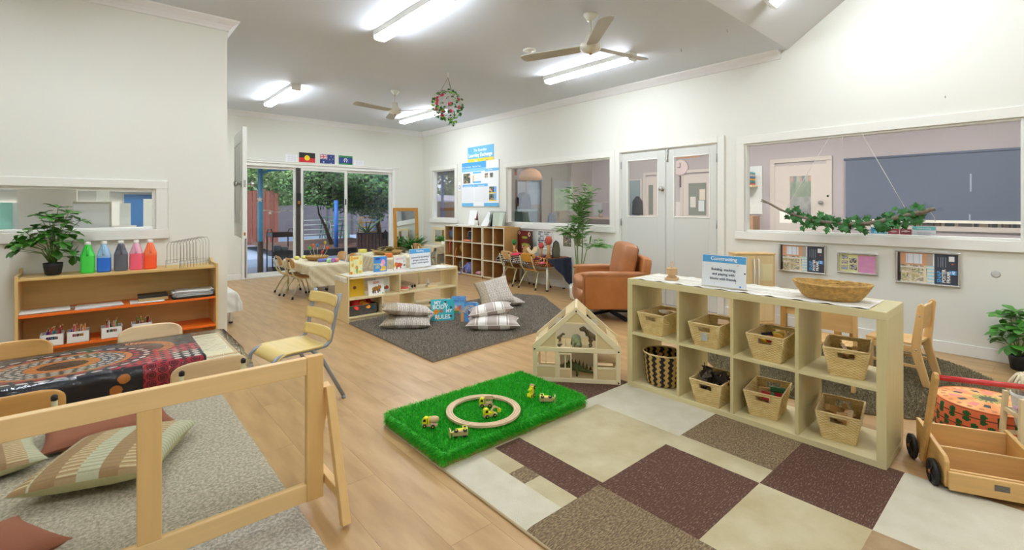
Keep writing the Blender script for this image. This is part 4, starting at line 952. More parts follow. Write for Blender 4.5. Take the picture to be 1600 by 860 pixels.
# corner table
table('small cream-clothed table in the right back corner', 5.33, 8.45, .42, .6, .5, legm=CREAMT)
O('tablecloth', cloth(5.33, 8.45, .43, .61, .502, .24, None, CRM, 40, 40, .008, 0, (1,.1,.7,.7), hem=lambda X, Y, z: .502-.26*max(0, 1-abs(Y)/.33)-.03 if X < -.2 else z), label='cream cloth hanging in a point from the small corner table', cat='tablecloth', loc=(5.33, 8.45, 0))
dup(kc2, (4.98, 8.35, 0), radians(-90), 'chair pulled up to the small corner table')
t = E('table_mirror', 'small birch-framed mirror standing on the corner table against the wall', 'mirror', (5.5, 8.6, .505), -pi/2)
for a in ((-.24,.24,.3,.35),(-.24,.24,0,.04),(-.24,-.2,.04,.3),(.2,.24,.04,.3)): O('frame_rail', M().bx(a[0],a[1],-.02,.01,a[2],a[3], BIRCH), t, bev=.003)
O('mirror_glass', M().bx(-.2,.2,-.005,0,.04,.3, mat('mirror', '')), t)
t = E('potted_plant', 'tiny grassy plant in a pale pot on the corner table', 'plant', (5.42, 8.33, .505)); O('pot', M().lathe([(.04,0),(.05,.07),(.04,.07),(0,.06)], WHT), t)
g = M()
for k in range(60):
    a = R.uniform(0,6.28); L = R.uniform(.08,.15); r = R.uniform(.02,.09); b0 = Vector((.01*cos(a),.01*sin(a),.06)); e = Vector((r*cos(a), r*sin(a), .06+L)); n_ = Vector((-sin(a),cos(a),0))*.004
    g.add([b0-n_, b0+n_, (b0+e)/2+n_+Vector((0,0,.02)), e, (b0+e)/2-n_+Vector((0,0,.02))], [(0,1,2,3,4)], LEAF2)
O('foliage', g, t, kind='stuff')
O('plate', M().lathe([(.03,0),(.09,.008),(.088,.011),(0,.006)], WHT, n=24), label='white plate on the small corner table', cat='plate', loc=(5.28,8.5,.507))
# ---- cubbies ----
CW = wood('cubby_timber', '#ad7d44', .12, 2, .5); CE = mat('cubby_edge', '#dcd6bc', .5); CWY = wood('cubby_side', '#c0935a', .1, 2, .5)
def cubby(label, y0, y1, nc):
    t = E('cubby_unit', label, 'shelving', (5.2, y0, 0), 0, 'cubby units along the right wall'); D_ = .37; Wd = y1-y0; z0, z1 = .03, .93; e = .012
    g = M(); g.bx(.002,D_+.001,-.001,Wd+.001,z1-.003,z1+.0,CWY); O('top', g, t)
    O('back_panel', M().bx(D_-.008,D_,0,Wd,z0,z1, CW), t)
    for k in range(nc+1):
        y = Wd*k/nc-(0 if k == 0 else (e*2 if k == nc else e)); b_ = O('upright', M().bx(.004,D_,y,y+2*e,z0,z1-.003, CW if 0 < k < nc else CWY), t); O('edge_strip', M().bx(0,.004,y,y+2*e,z0,z1, CE), b_)
    for k in range(4):
        z = z0+(z1-z0-.02)*k/3; b_ = O('shelf', M().bx(.004,D_-.009,e,Wd-e,z,z+.018, CW), t); O('edge_strip', M().bx(-.001,.0045,.001,Wd-.001,z,z+.02, CE), b_)
    g = M(); g.bx(.01,D_,.02,Wd-.02,0,z0,CWY); O('base', g, t)
    return t
cubby('twelve-hole cubby unit along the right wall, holding school bags', 6.74, 7.96, 4)
cubby('six-hole cubby unit beside the black-clothed table', 6.13, 6.73, 2)
runner(5.2, 5.56, 6.8, 7.94, .93, 1, 'cream striped runner on top of the cubby units', 24)
def blob(name, label, cat, c, r, m, group=None, seed=0, amp=.25, parts=None):
    g = M(); g.ball((0,0,r[2]), r, m, 18, 12)
    g.v = [tuple(Vector(p)*(1+amp*(nz(p[0]*20+5, p[1]*20+p[2]*13+5, seed)-.5))) for p in g.v]; g.v = [(a, b_, max(0, c_)) for a, b_, c_ in g.v]
    return O(name, g, label=label, cat=cat, loc=c, group=group)
cw = (7.96-6.74)/4
def cy(k): return 7.96-cw*(k+.5)
rowz = [.048, .345, .642]
o = blob('bag', 'slate-blue drawstring bag in the top left cubby hole', 'bag', (5.34, cy(0), rowz[2]+.003), (.11,.12,.11), mat('slate_blue_cloth', '#4a6478', .8)); O('strap', M().tube([(-.1,.05,.1),(-.13,.02,.16),(-.09,-.03,.2)], .008, mat('dark_pink', '#b0506a', .7), 6), o)
t = E('backpack', 'black backpack with pale trim in the top cubby hole third from the left', 'bag', (5.33, cy(2)-.02, rowz[2]+.003)); g = M()
def bpk(t, m, m2, w=.2, h=.2, d=.12):
    pts = [(-w/2,0),(w/2,0),(w/2,h*.7),(w*.3,h),(-w*.3,h),(-w/2,h*.7)]
    O('body', M().prism(pts, 0, -d/2, d/2, m), t, bev=.02, seg=3); O('front_pocket', M().prism([(-w*.35,.02),(w*.35,.02),(w*.35,h*.45),(-w*.35,h*.45)], 0, -d/2-.03, -d/2, m), t, bev=.01)
    O('trim_zip', M().tube([(-d/2-.004,-w*.45,.03),(-d/2-.004,-w*.45,h*.68),(-d/2-.004,-w*.26,h*.94),(-d/2-.004,w*.26,h*.94),(-d/2-.004,w*.45,h*.68),(-d/2-.004,w*.45,.03)], .004, m2, 6), t)
bpk(t, mat('bag_black', '#23242c', .7), mat('bag_trim', '#d8cdd4', .6)); 
O('shoes', M().cb((0,0,.015),(.14,.2,.03), mat('salmon_cloth', '#d07a5c', .7)), label='salmon cloth under the black backpack', cat='cloth', loc=(5.27, cy(2), rowz[2]+.003), bev=.01).location.x = 5.25
o = O('strap_bag', M().tube([(0,0,.3),(-.02,0,.25),(-.035,0,.2),(-.03,.004,.1),(-.028,0,.07)], .009, mat('pink_strap', '#c8505a', .7), 6), label='pink-red strap hanging below the slate-blue bag', cat='strap', loc=(5.2, cy(0)-.08, rowz[1]))
o = blob('bag', 'mustard cloth bag in the middle row cubby hole second from the left', 'bag', (5.32, cy(1)-.04, rowz[1]+.06), (.08,.09,.1), mat('mustard_cloth', '#b5802c', .8), seed=3); O('strap', M().tube([(-.1,.1,.1),(-.13,.11,0),(-.135,.1,-.15),(-.13,.1,-.26)], .008, mat('orange_strap', '#c8702a', .7), 6), o)
def fl(u, v, s_=1): 
    k = nz(u*14, v*14, 5); return lin('#1c1a20') if k < .56 else (lin('#c9b080') if k < .66 else lin('#8a5a5a'))
g = M(); g.grid(lambda u, v: (.09*sin(u*2*pi)*(.35+.65*sin(pi*v)**.6), .10*cos(u*2*pi)*(.3+.7*sin(pi*(.08+.9*(1-v)*.8))**.7), .23*v), 30, 24, VC, True, fl); O('bag', g, label='black floral drawstring bag in the bottom row, second cubby from the left', cat='bag', loc=(5.31, cy(1)-.05, rowz[0]+.003))
t = E('backpack', 'lilac and maroon backpack spilling out of the bottom cubby hole third from the left', 'bag', (5.3, cy(2), rowz[0]+.003)); bpk(t, mat('bag_lilac', '#7d86c8', .7), mat('bag_maroon', '#8a2c48', .7), .22, .2, .14)
O('strap', M().tube([(-.1,.03,.15),(-.14,.07,.1),(-.17,.11,.0),(-.2,.12,-.035)], .014, mat('bag_lilac', ''), 6), t); O('strap', M().tube([(-.09,-.05,.16),(-.13,-.06,.08),(-.15,-.05,.0)], .012, mat('bag_lilac', ''), 6), t)
for dy in (0, .07): blob('shoe', 'small pale pink shoe in the bottom cubby hole fourth from the left', 'shoe', (5.27, cy(3)-.03+dy, rowz[0]+.003), (.07,.028,.03), mat('shoe_pink', '#d8a4ac', .6), 'pale pink shoes in the cubby', seed=int(dy*100))
# things on top of cubbies
TZ = .938
t = E('clipboard', 'white clipboard standing in a dark red holder on top of the cubbies', 'clipboard', (5.38, 7.30, TZ), -pi/2+.1); O('sheet', M().cb((0,0,.15),(.2,.004,.28), PAPER, Matrix.Rotation(-.18,4,'X')), t); O('holder', M().prism([(0,.0),(.09,0),(.05,.27)], 0, .1,.106, mat('dark_red', '#8a3038', .5)), t)
t = E('pen_cup', 'white cup of dark pens on top of the cubbies', 'cup', (5.32, 7.08, TZ)); O('cup', M().lathe([(.035,0),(.038,.1),(.034,.1),(.032,.01),(0,.01)], WHT), t)
for k in range(5): O('pen', M().tube([(.01*cos(k),.01*sin(k),.012),(.024*cos(k*1.3),.024*sin(k*1.3),.14)], .004, BLK, 6), t)
t = E('open_folder', 'display folder standing open with clear pages on top of the cubbies', 'folder', (5.40, 6.62, TZ), -pi/2)
pl = mat('folder_page', '#c8d6c8', .3)
for k, a in enumerate((-.6,-.35,-.1,.25,.55)):
    O('page', M().bx(0,.26*(1 if k < 3 else .9),0,.002,0,.26, PAPER if k % 2 else pl, Matrix.Translation((.14-.28*(k < 2)*1.0,0,0)) @ Matrix.Rotation(a if k > 2 else pi+a if k > 5 else a, 4, 'Z') @ Matrix.Translation((-.13,-.05,0)) @ Matrix.Rotation(-.2,4,'X')), t)
O('cover', M().bx(-.26,.2,.05,.056,0,.27, FK, Matrix.Rotation(-.12,4,'X')), t); O('loose_sheet', M().add([(-.3,-.1,.0),(-.05,-.14,.0),(-.02,-.1,.1),(-.2,-.02,.22)], [(0,1,2,3)], PAPER), t)
O('wooden_board', M().cb((0,0,.008),(.2,.3,.016), wood('board_tan', '#c9a468', .1, 1)), label='flat tan wooden board lying on the right cubby unit', cat='board', loc=(5.38, 6.33, .931), bev=.003)
# ---- notice board, sign, posters ----
def panel_x(name, label, cat, y0, y1, z0, z1, colf, nu, nv, th=.012, rim=None, x=XR, frm=None, group=None):
    """flat thing on the right wall: local u runs from y1 (left in view) to y0"""
    t = E(name, label, cat, (x-.001, (y0+y1)/2, (z0+z1)/2), 0, group); w, h = y1-y0, z1-z0
    g = M(); g.bx(-th, 0, -w/2, w/2, -h/2, h/2, rim or PAPER)
    g.grid(lambda u, v: (-th-.0006, w/2-u*w, -h/2+v*h), nu, nv, VC, False, colf); O('panel', g, t)
    if frm:
        fw, fmat = frm
        for a in ((-w/2-fw,w/2+fw,h/2,h/2+fw),(-w/2-fw,w/2+fw,-h/2-fw,-h/2),(-w/2-fw,-w/2,-h/2,h/2),(w/2,w/2+fw,-h/2,h/2)): O('frame_rail', M().bx(-.022,0,a[0],a[1],a[2],a[3], fmat), t, bev=.006, seg=3)
    return t
def rects(base, rs, noise=None):
    base = lin(base); rs = [(a, b_, c, d, lin(e) if isinstance(e, str) else e) for a, b_, c, d, e in rs]
    def f(u, v):
        c = base
        for a, b_, c2, d, e in rs:
            if a < u < b_ and c2 < v < d: c = e(u, v) if callable(e) else e
        return c
    return f
def TX(y, z, x=XR-.016): return frame((x, y, z), (0,-1,0), (0,0,1))
s1 = panel_x('wall_sign', 'blue and yellow Learning Exchange heading sign above the notice board', 'sign', 6.9, 7.72, 2.15, 2.47, rects('#6cbcec', [(0,1,0,.26,'#f6d848')]), 20, 30, .006, LB)
for s, sz, z, bo in (('The Guardian', .075, .085, .001), ('Learning Exchange', .1, -.01, .003)): text(s, sz, WPR, frame((-.0085, 0, z), (0,-1,0), (0,0,1)), s1, bold=bo)
g = M(); g.cyl((-.0085,.14,-.12),(-.007,.14,-.12),.025,WPR,14).bx(-.0085,-.007,-.25,-.17,-.135,-.11, mat('grey_mark', '#b8b080')); O('mark', g, s1)
def lines(u, v): return lin('#b9c2cf') if (v*40) % 1 < .25 and (u*37) % 1 < .8 else lin('#eef0f4')
def photo(s): 
    pal = [lin(c) for c in ('#3a4a48','#c89a7a','#6a7a5a','#2a2c34','#d8c0a0','#a0584a')]
    return lambda u, v: mixc(pal[int(nz(u*9, v*9, s)*5.99)], pal[int(nz(u*14, v*14, s+3)*5.99)], nz(u*30, v*30, s))
nb = panel_x('notice_board', 'white notice board with blue headings and pinned sheets between the two windows', 'notice board', 6.73, 7.9, 1.3, 2.17, rects('#f5f7f9', [(0,.68,.85,1,'#4fa8e4'),(0,.4,.79,.86,'#8accf0'),(.34,.68,.79,.86,'#8accf0'),(.64,1,.76,.83,'#7cc4ee'),
    (.04,.24,.53,.75,photo(1)),(.31,.55,.53,.77,lines),(.31,.55,.53,.56,'#6cbcec'),(.31,.55,.74,.77,'#6cbcec'),(.31,.34,.56,.7,'#f0c060'),(.64,.72,.62,.72,photo(2)),(.78,.86,.62,.72,photo(3)),(.02,.34,.44,.5,'#6cbcec'),(.36,.72,.44,.5,'#6cbcec'),(.02,.35,.1,.43,lines),(.37,.73,.1,.43,lines),
    (.75,.95,.11,.43,'#7ab0e8'),(.76,.88,.3,.43,photo(4)),(.76,.93,.27,.3,'#f6d848'),(.76,.88,.14,.26,photo(5)),(.76,.93,.11,.14,'#f6d848'),(0,.33,.0,.07,'#6cbcec'),(.62,1,.0,.07,'#6cbcec')]), 90, 80, .02)
for s, y, z, sz in (('Our Curriculum', .42, .345, .045), ('Meet the Team', .09, .345, .045), ('Our Day', -.33, .255, .04), ('Learning Stories', .38, -.035, .04), ('Daily Journal', -.05, -.035, .04)): text(s, sz, WPR, frame((-.0225, y, z), (0,-1,0), (0,0,1)), nb)
t = panel_x('wall_sticker', 'small blue and white circular sign left of the notice board', 'sign', 7.96, 8.05, 1.62, 1.8, lambda u, v: lin('#4a78b8') if .25 < hypot(u-.5, (v-.4)*1.6) < .38 else lin('#f4f4f4'), 16, 24, .002)
PG = mat('switch_plastic', '#f2f2ee', .4); O('pin', M().cyl((XR-.006,8.0,1.87),(XR,8.0,1.87),.012,PG,12), label='small white wall plug above the circular sign', cat='plug')
# red carved board
def red(u, v):
    c = mixc(lin('#7a1f1c'), lin('#3a1012'), nz(u*4, v*2, 2))
    if u > .86 or u < .06: c = lin('#3a1a14')
    for x, y, rx, ry in ((.5,.7,.2,.06),(.55,.38,.28,.07),(.55,.1,.24,.08)):
        d = ((u-x)/rx)**2+((v-y)/ry)**2
        if d < 1: c = lin('#8a9a34') if d > .35 or nz(u*30, v*30) > .5 else lin('#c8b040')
    for x, y, r in ((.12,.9,.07),(.82,.85,.09),(.35,.28,.06),(.85,.3,.06)):
        d = hypot(u-x, v-y)
        if d < r: c = lin('#e0c8b0') if d > r*.55 else lin('#8a2420')
    return c
t = panel_x('painted_board', 'dark red painted board with green shapes leaning over the black-clothed table', 'painting', 5.74, 6.1, .5, .88, red, 40, 40, .02, mat('dark_wood', '#4a2a18', .5), x=5.5)
def geo(u, v):
    a, b_ = int(u*9+nz(u*3, v*3)*2), int(v*8); k = (a*7+b_*13+a*b_) % 5
    c = [lin(q) for q in ('#c8ccd0','#8f98a4','#dcdcd8','#a8a08c','#5f6a78')][k]
    if (u*9) % 1 < .12 or (v*8) % 1 < .14: c = lin('#e8e8e6')
    return c
panel_x('poster', 'grey and white geometric poster behind the toy trees', 'poster', 5.38, 5.72, .6, .88, geo, 50, 40, .008, frm=(.015, WHT))
panel_x('poster', 'dark photo poster half hidden by the palm', 'poster', 4.97, 5.14, .66, .88, photo(8), 30, 30, .006)
panel_x('poster', 'small grey card on the wall behind the palm and armchair', 'poster', 4.78, 4.9, .68, .86, photo(9), 20, 20, .006)
# ---- black-clothed table with toys ----
table('white-legged table under the black print cloth by the right wall', 5.33, 5.56, .46, 1.1, .5)
def bprint(x, y):
    k = nz(x*12+9, y*12+9, 2); q, p = (x/.03) % 1, (y/.03+.5*(int(x//.03) % 2)) % 1; d = hypot(q-.5, p-.5)
    c = lin('#18171f')
    if k > .62: c = lin('#4a1a2a')
    if d < .34: c = lin('#efeade') if y > -.15 else (lin('#e8934a') if x < -.27 or y < -.4 else lin('#8a2c48'))
    if abs((x+.2)-(y+.4)*.5) < .03 and y < -.2: c = lin('#e0884a')
    if k < .28: c = lin('#18171f') if d > .2 else lin('#6a8a3a')
    return c
O('printed_cloth', cloth(5.33, 5.56, .48, 1.12, .502, .13, bprint, VCF, 140, 230, .012, 0, (1,.1,1,1)), label='black dot-print cloth draped over the table by the right wall', cat='tablecloth', loc=(5.33, 5.56, 0))
g = M(); nvy = mat('navy_gauze', '#2a3148', .85, var=.2, scale=60)
g.grid(lambda u, v: (5.06+u*.5, 4.955-.015*sin(u*14)-.02*v, .50-(.05+.42*(u**1.2))*v), 24, 12, nvy); o = O('gauze_cloth', g, label='navy gauze cloth hanging in a triangle from the end of the black-clothed table', cat='cloth'); sd = o.modifiers.new('s', 'SOLIDIFY'); sd.thickness = .003
kc3 = kids_chair('chair with light tan back at the black-clothed table, left-hand one', (5.25, 5.92, 0), radians(-92), 'chairs at the black-clothed table', '#cfa468')
kc4 = kids_chair('chair with orange-tan back at the black-clothed table, right-hand one', (5.24, 5.42, 0), radians(-86), 'chairs at the black-clothed table', '#d69a38')
TR = wood('tree_toy_wood', '#c9985a', .15, 2); TZ = .507
def toytree(x, y, h, r, c, label):
    t = E('toy_tree', label, 'toy', (x, y, TZ)); g = M(); g.tube([(0,0,0),(.004,0,h*.35),(0,0,h*.75)], [h*.16,h*.09,h*.13], TR, 10); O('trunk', g, t); O('crown', M().ball((0,0,h), (r,r,r*1.2), mat('felt_'+c, c, .9), 16, 12), t)
    for k in range(3): g = M().tube([(0,0,.004),(h*.2*cos(k*2.1),h*.2*sin(k*2.1),.004)], [h*.08,h*.03], TR, 6); O('root', g, t)
toytree(5.25, 5.93, .19, .04, '#2f7a34', 'small wooden toy tree with a dark green felt crown'); toytree(5.24, 5.28, .17, .042, '#c0524a', 'small wooden toy tree with a coral felt crown'); toytree(5.2, 5.08, .26, .058, '#c05a48', 'large wooden toy tree with a coral felt crown, beside the grey-green slate')
o = O('butterfly_toy', M().prism([(-.13,.08),(-.06,.03),(0,.01),(.07,.04),(.13,.1),(.09,.13),(.04,.09),(.01,.07),(-.06,.15),(-.13,.15)], 0, -.008, .008, BIRCH), label='flat birch butterfly-shaped toy standing in the middle of the black-clothed table', cat='toy', loc=(5.3, 5.55, TZ+.0), bev=.003); o.location.z -= .008
for k, (x, y, lb) in enumerate(((5.14,5.76,'arched wooden toy figure on the left'),(5.15,5.42,'small wooden toy animal in the middle'),(5.13,5.36,'low wooden toy log near the coral tree'),(5.36,5.75,'wooden toy house block behind the arched figure'))):
    if k == 0: o = O('toy_figure', M().tube([(0,-.05,0),(0,-.03,.05),(0,0,.075),(0,.03,.05),(0,.04,0)], [.01,.012,.014,.012,.01], TR, 8), label=lb+' of the black-clothed table', cat='toy', loc=(x,y,TZ))
    elif k == 3: o = O('toy_house', M().prism([(-.05,0),(.05,0),(.05,.1),(0,.14),(-.05,.1)], 0, -.03, .03, TR), label=lb, cat='toy', loc=(x,y,TZ), bev=.004)
    else: o = O('toy_log', M().tube([(0,-.05,.014),(0,.0,.018),(0,.05,.014)], [.012,.017,.01], TR, 8), label=lb, cat='toy', loc=(x,y,TZ))
O('felt_mat', M().lathe([(.11,0),(.11,.012),(.08,.03),(0,.035)], mat('pink_felt', '#d8405a', .9), n=20), label='pink felt mound on the black-clothed table', cat='toy', loc=(5.13,5.72,TZ))
o = O('felt_flower', M().lathe([(.0,-.012),(.05,0),(.055,.01),(0,.03)], mat('felt_rose', '#d8687a', .9), n=12), label='pink and white felt flower fixed at the front corner of the black-clothed table', cat='decoration', loc=(5.06,5.07,.43))
t = E('slate', 'dark grey-green oval slate standing on edge at the right end of the black-clothed table', 'slate', (5.32,5.03,TZ), 0); O('board', M().prism([(-.07,0),(.07,0),(.075,.12),(.05,.22),(0,.25),(-.05,.22),(-.075,.12)], 1, -.01, .004, mat('slate_green', '#6a6a52', .6, var=.2)), t, bev=.003); O('rim', M().prism([(-.08,0),(.08,0),(.085,.12),(.056,.23),(0,.262),(-.056,.23),(-.085,.12)], 1, .004, .012, BLK), t)
# ---- bamboo palm ----
t = E('palm_plant', 'tall bamboo palm in a white pot behind the armchair', 'plant', (5.03, 4.33, 0)); t.scale = (.955,.955,.955)
O('pot', M().lathe([(.1,0),(.13,.04),(.135,.2),(.125,.22),(.11,.2),(0,.18)], WHT, n=28), t, label='white pot')
P0 = [(0,.02),(.02,-.03),(-.03,.0),(.02,.05),(-.02,-.05)]
def img(dx, z): return Vector((.7517*dx, -.6595*dx, z))   # offset to the right in the photograph's direction
cane = [((0,.0),(-.03,.9),(.02,1.2),(.2,1.62)), ((.02,.0),(.05,.7),(.06,1.15),(-.14,1.6)), ((-.02,0),(-.04,.6),(-.07,.9),(-.2,1.0)), ((.03,0),(.06,.5),(.12,.75),(.3,.78)), ((-.03,0),(-.02,.75),(0,1.2),(.07,1.45))]
g = M()
PLM = LEAF2
for ci, c in enumerate(cane):
    pts = [img(a, b_+.15 if k == 0 else b_) for k, (a, b_) in enumerate(c)]
    pp = []
    for k in range(len(pts)-1):
        for q in range(5): pp.append(pts[k].lerp(pts[k+1], q/5))
    pp.append(pts[-1]); g.tube(pp, [.011*(1-.75*k/len(pp)) for k in range(len(pp))], mat('cane_green', '#7f9a58', .5), 7)
    nf = (20, 20, 12, 12, 18)[ci]
    for k in range(nf):
        s_ = .42+.58*k/nf if ci not in (2, 3) else .6+.4*k/nf; idx = min(len(pp)-2, int(s_*(len(pp)-1))); p = pp[idx]; tn = (pp[idx+1]-pp[idx]).normalized(); a = k*2.4+ci
        sd = Vector((cos(a), sin(a), 0)); d = tn*.8+sd*.75+Vector((0,0,.45)); gg = M(); frond(gg, p, d, R.uniform(.16,.25), .15, PLM, 9, .35, .019); O('frond', gg, t)
O('cane', g, t)
# ---- armchair ----
LE = mat('tan_leather', '#b87540', .42, c2='#a5652f', scale=5, bump=.12, bscale=160, coat=.05); LE2 = mat('tan_leather_cushion', '#bc7c4c', .4, c2='#a06840', scale=6, bump=.12, bscale=160, coat=.1)
ang = -YAW       # armchair axes follow x: right, y: away
t = E('armchair', 'tan leather swivel armchair facing left between the palm and the cube shelf', 'armchair', (4.575, 3.46, 0), ang)
def rbox(x0, x1, y0, y1, z0, z1, m, n=8, p=5, bulge=0, T=None, fn=None):
    cx, cy_, cz = (x0+x1)/2, (y0+y1)/2, (z0+z1)/2; hx, hy, hz = (x1-x0)/2, (y1-y0)/2, (z1-z0)/2; g = M()
    def mp(a, b_, c):
        l = (abs(a)**p+abs(b_)**p+abs(c)**p)**(1/p); a, b_, c = a/l, b_/l, c/l
        v = Vector((cx+hx*a*(1+bulge*(1-b_*b_)*(1-c*c)), cy_+hy*b_*(1+bulge*(1-a*a)*(1-c*c)), cz+hz*c*(1+bulge*(1-a*a)*(1-b_*b_))))
        return fn(v) if fn else v
    for ax in range(3):
        for s_ in (-1, 1):
            def f(u, v, ax=ax, s_=s_):
                a, b_ = 2*u-1, 2*v-1; q = [0,0,0]; q[ax] = s_; q[(ax+1) % 3] = a*s_ if True else a; q[(ax+2) % 3] = b_; return mp(*q)
            g.grid(f, n, n, m, True, T=T)
    return g
for s_, nm in ((-1,'near'), (1,'far')):
    y0 = -.42 if s_ < 0 else .30
    O('arm', rbox(-.37,.36,y0,y0+.12,.15,.545, LE, 10, 12), t); 
    O('arm_pad', rbox(-.37,.34,y0+.0,y0+.13,.50,.56, LE2, 8, 5, .05), t)
    O('seam', M().tube([(-.36,y0-.001 if s_ < 0 else y0+.121,.17),(-.362,y0-.001 if s_ < 0 else y0+.121,.50),(-.345,y0-.001 if s_ < 0 else y0+.121,.525),(.34,y0-.001 if s_ < 0 else y0+.121,.535)], .0025, mat('dark_leather_seam', '#6a3c20', .6), 5), t)
O('base_panel', rbox(-.35,.34,-.30,.30,.16,.34, LE, 8, 10), t)
O('seat_cushion', rbox(-.41,.2,-.29,.29,.31,.49, LE2, 10, 4, .06), t); O('front_roll', rbox(-.42,-.3,-.29,.29,.17,.36, LE2, 8, 4, .06), t)
Tb = Matrix.Translation((.2,0,.4)) @ Matrix.Rotation(radians(10), 4, 'Y') @ Matrix.Translation((-.2,0,-.4))
O('back_cushion', rbox(.02,.22,-.28,.28,.42,.84, LE2, 14, 6, .1, Tb), t)
O('seam', M().tube([Tb @ Vector(q) for q in ((.2,-.275,.46),(.2,-.285,.62),(.2,-.27,.8),(.2,-.2,.832),(.2,0,.845),(.2,.2,.832),(.2,.27,.8),(.2,.285,.6))], .004, mat('dark_leather_seam',''), 6), t)
O('back_shell', rbox(.24,.35,-.40,.40,.2,.74, LE, 10, 8, .0, Tb), t)
g = M(); st = mat('dark_base', '#2a2c30', .4, .5)
g.cyl((0,0,.05),(0,0,.2), .03, st, 14)
for k in range(4):
    a = k*pi/2+.35; g.beam((0,0,.055), (.36*cos(a), .36*sin(a), .018), .06, .025, st)
O('swivel_base', g, t, bev=.005)
# ================= FOREGROUND =================
# checker rug
t = E('patchwork_rug', 'large cream, taupe and dark brown block-pattern rug in front of the cube shelf', 'rug', (0,0,0))
cr, wh, db, tp, tn_ = '#d8cba8', '#e0dac8', '#6e4a38', '#97805f', '#b49a78'
pile = {}
def pm_(c, c2, nm, st=(1,1,1)): return mat('rugpile_'+nm, c, .95, c2=c2, scale=16, stretch=st, bump=.6, bscale=260)
PM = {'w': mat('rugpile_white', '#d6ceb4', .95, c2='#e0d9c4', scale=9, bump=.6, bscale=260), 'c': mat('rugpile_cream', '#bfae84', .95, c2='#d6caa6', scale=5, bump=.6, bscale=260), 'b': mat('rugpile_brown', '#5f3f30', .95, c2='#a98d76', scale=105, stretch=(.45,1.8,1), ramp=(.52,.8), bump=.7, bscale=260),
      't': mat('rugpile_taupe', '#6f5a42', .95, c2='#a8926e', scale=120, stretch=(.5,1.6,1), ramp=(.4,.65), bump=.7, bscale=260), 'n': pm_('#a88a66','#bba078','tan')}
xs = [1.262, 1.47, 1.572, 1.72, 2.284, 2.44, 2.912]; 
def patch(x, y):
    if y > 2.02 and x > 2.38: return 'b'
    if y > 1.93: return 'c' if x < 2.2 else 'w'
    if y > 1.36:
        if x < 1.47: return 'w'
        if x < 1.572: return 't' if 1.59 < y < 1.70 else 'c'
        if x < 1.745: return 'b'
        if x < 2.42: return 'c'
        return 'w'
    if y > .885:
        return 't' if x < 1.72 else ('b' if x < 2.284 else ('c' if x < 2.44 else 't'))
    if y > .465: return ('c' if x > 1.72 else 't') if x < 2.284 else 'b'
    if y > .29: return 'n' if x < 2.284 and x > 1.9 else ('w' if x > 2.284 else 'c')
    if y > -.2: return 'w' if x > 2.0 else 'b'
    return 't' if x < 1.9 else 'c'
gx = sorted(set([1.262, 1.47, 1.572, 1.72, 1.745, 1.9, 2.0, 2.2, 2.284, 2.38, 2.42, 2.44, 2.912]+[1.262+.033*k for k in range(1, 50)]))
gy = sorted(set([-.8,-.2,.29,.465,.885,1.36,1.59,1.70,1.93,2.02,2.55]+[-.8+.033*k for k in range(1, 102)]))
R2 = random.Random(3)
hh = {}
for i in range(len(gx)):
    for j in range(len(gy)):
        e = i in (0, len(gx)-1) or j in (0, len(gy)-1); hh[i, j] = .002 if e else .0095+R2.uniform(-.0006,.0006)
groups = {}
for i in range(len(gx)-1):
    for j in range(len(gy)-1):
        k = patch((gx[i]+gx[i+1])/2, (gy[j]+gy[j+1])/2); groups.setdefault(k, []).append((i, j))
nmz = dict.fromkeys('wcbtn', 'pile_patch'); lbz = {'w':'off-white pile area','c':'mottled cream pile area','b':'dark brown pile block with pale flecks','t':'taupe flecked pile block','n':'tan pile block'}
comps = []
for k, cells in groups.items():
    left = set(cells)
    while left:
        st_ = [left.pop()]; comp = []
        while st_:
            c = st_.pop(); comp.append(c)
            for d in ((1,0),(-1,0),(0,1),(0,-1)):
                q = (c[0]+d[0], c[1]+d[1])
                if q in left: left.discard(q); st_.append(q)
        comps.append((k, comp))
for k, cells in comps:
    g = M(); idx = {}
    v = []; f = []
    for i, j in cells:
        q = []
        for a, b_ in ((i,j),(i+1,j),(i+1,j+1),(i,j+1)):
            if (a, b_) not in idx: idx[a, b_] = len(v); v.append((gx[a], gy[b_], hh[a, b_]))
            q.append(idx[a, b_])
        f.append(q)
    g.add(v, f, PM[k], True); O(nmz[k], g, t, label=lbz[k])
O('bound_edge', M().tube([(1.258,-.8,.005),(1.258,2.55,.005)], .006, mat('rug_binding', '#b59f78', .8), 6), t)
O('backing', M().bx(1.262,2.912,-.8,2.55,.0003,.0018, mat('rug_binding','')), t)
# grass mat
t = E('grass_mat', 'thick bright green artificial grass mat with toy vehicles on it', 'mat', (0,0,0))
gx0, gx1, gy0, gy1 = 1.262, 2.325, 1.945, 2.555
O('base_board', M().bx(gx0, gx1, gy0, gy1, .0105, .03, mat('mat_base', '#a9854f', .7)), t, label='tan backing board')
tf = mat('turf_core', '#0f8a12', .8); O('turf_core', rbox(gx0+.004, gx1-.004, gy0+.004, gy1-.004, .03, .082, tf, 6, 14), t)
GA = [mat('grass_blade_a', '#2cc620', .45), mat('grass_blade_b', '#1cab18', .45), mat('grass_blade_c', '#4cd834', .45)]
v = []; f = []; mi = []; R3 = random.Random(11)
def blade(x, y, z, dx, dy, dz, L, w):
    a = R3.uniform(0, 6.28); i = len(v); c, s_ = cos(a)*w, sin(a)*w
    v.extend([(x-c, y-s_, z), (x+c, y+s_, z), (x+dx*L*.5+c*.7, y+dy*L*.5+s_*.7, z+dz*L*.6), (x+dx*L, y+dy*L, z+dz*L*.85), (x+dx*L*.5-c*.7, y+dy*L*.5-s_*.7, z+dz*L*.6)])
    f.append((i, i+1, i+2, i+3, i+4)); mi.append(R3.randrange(3))
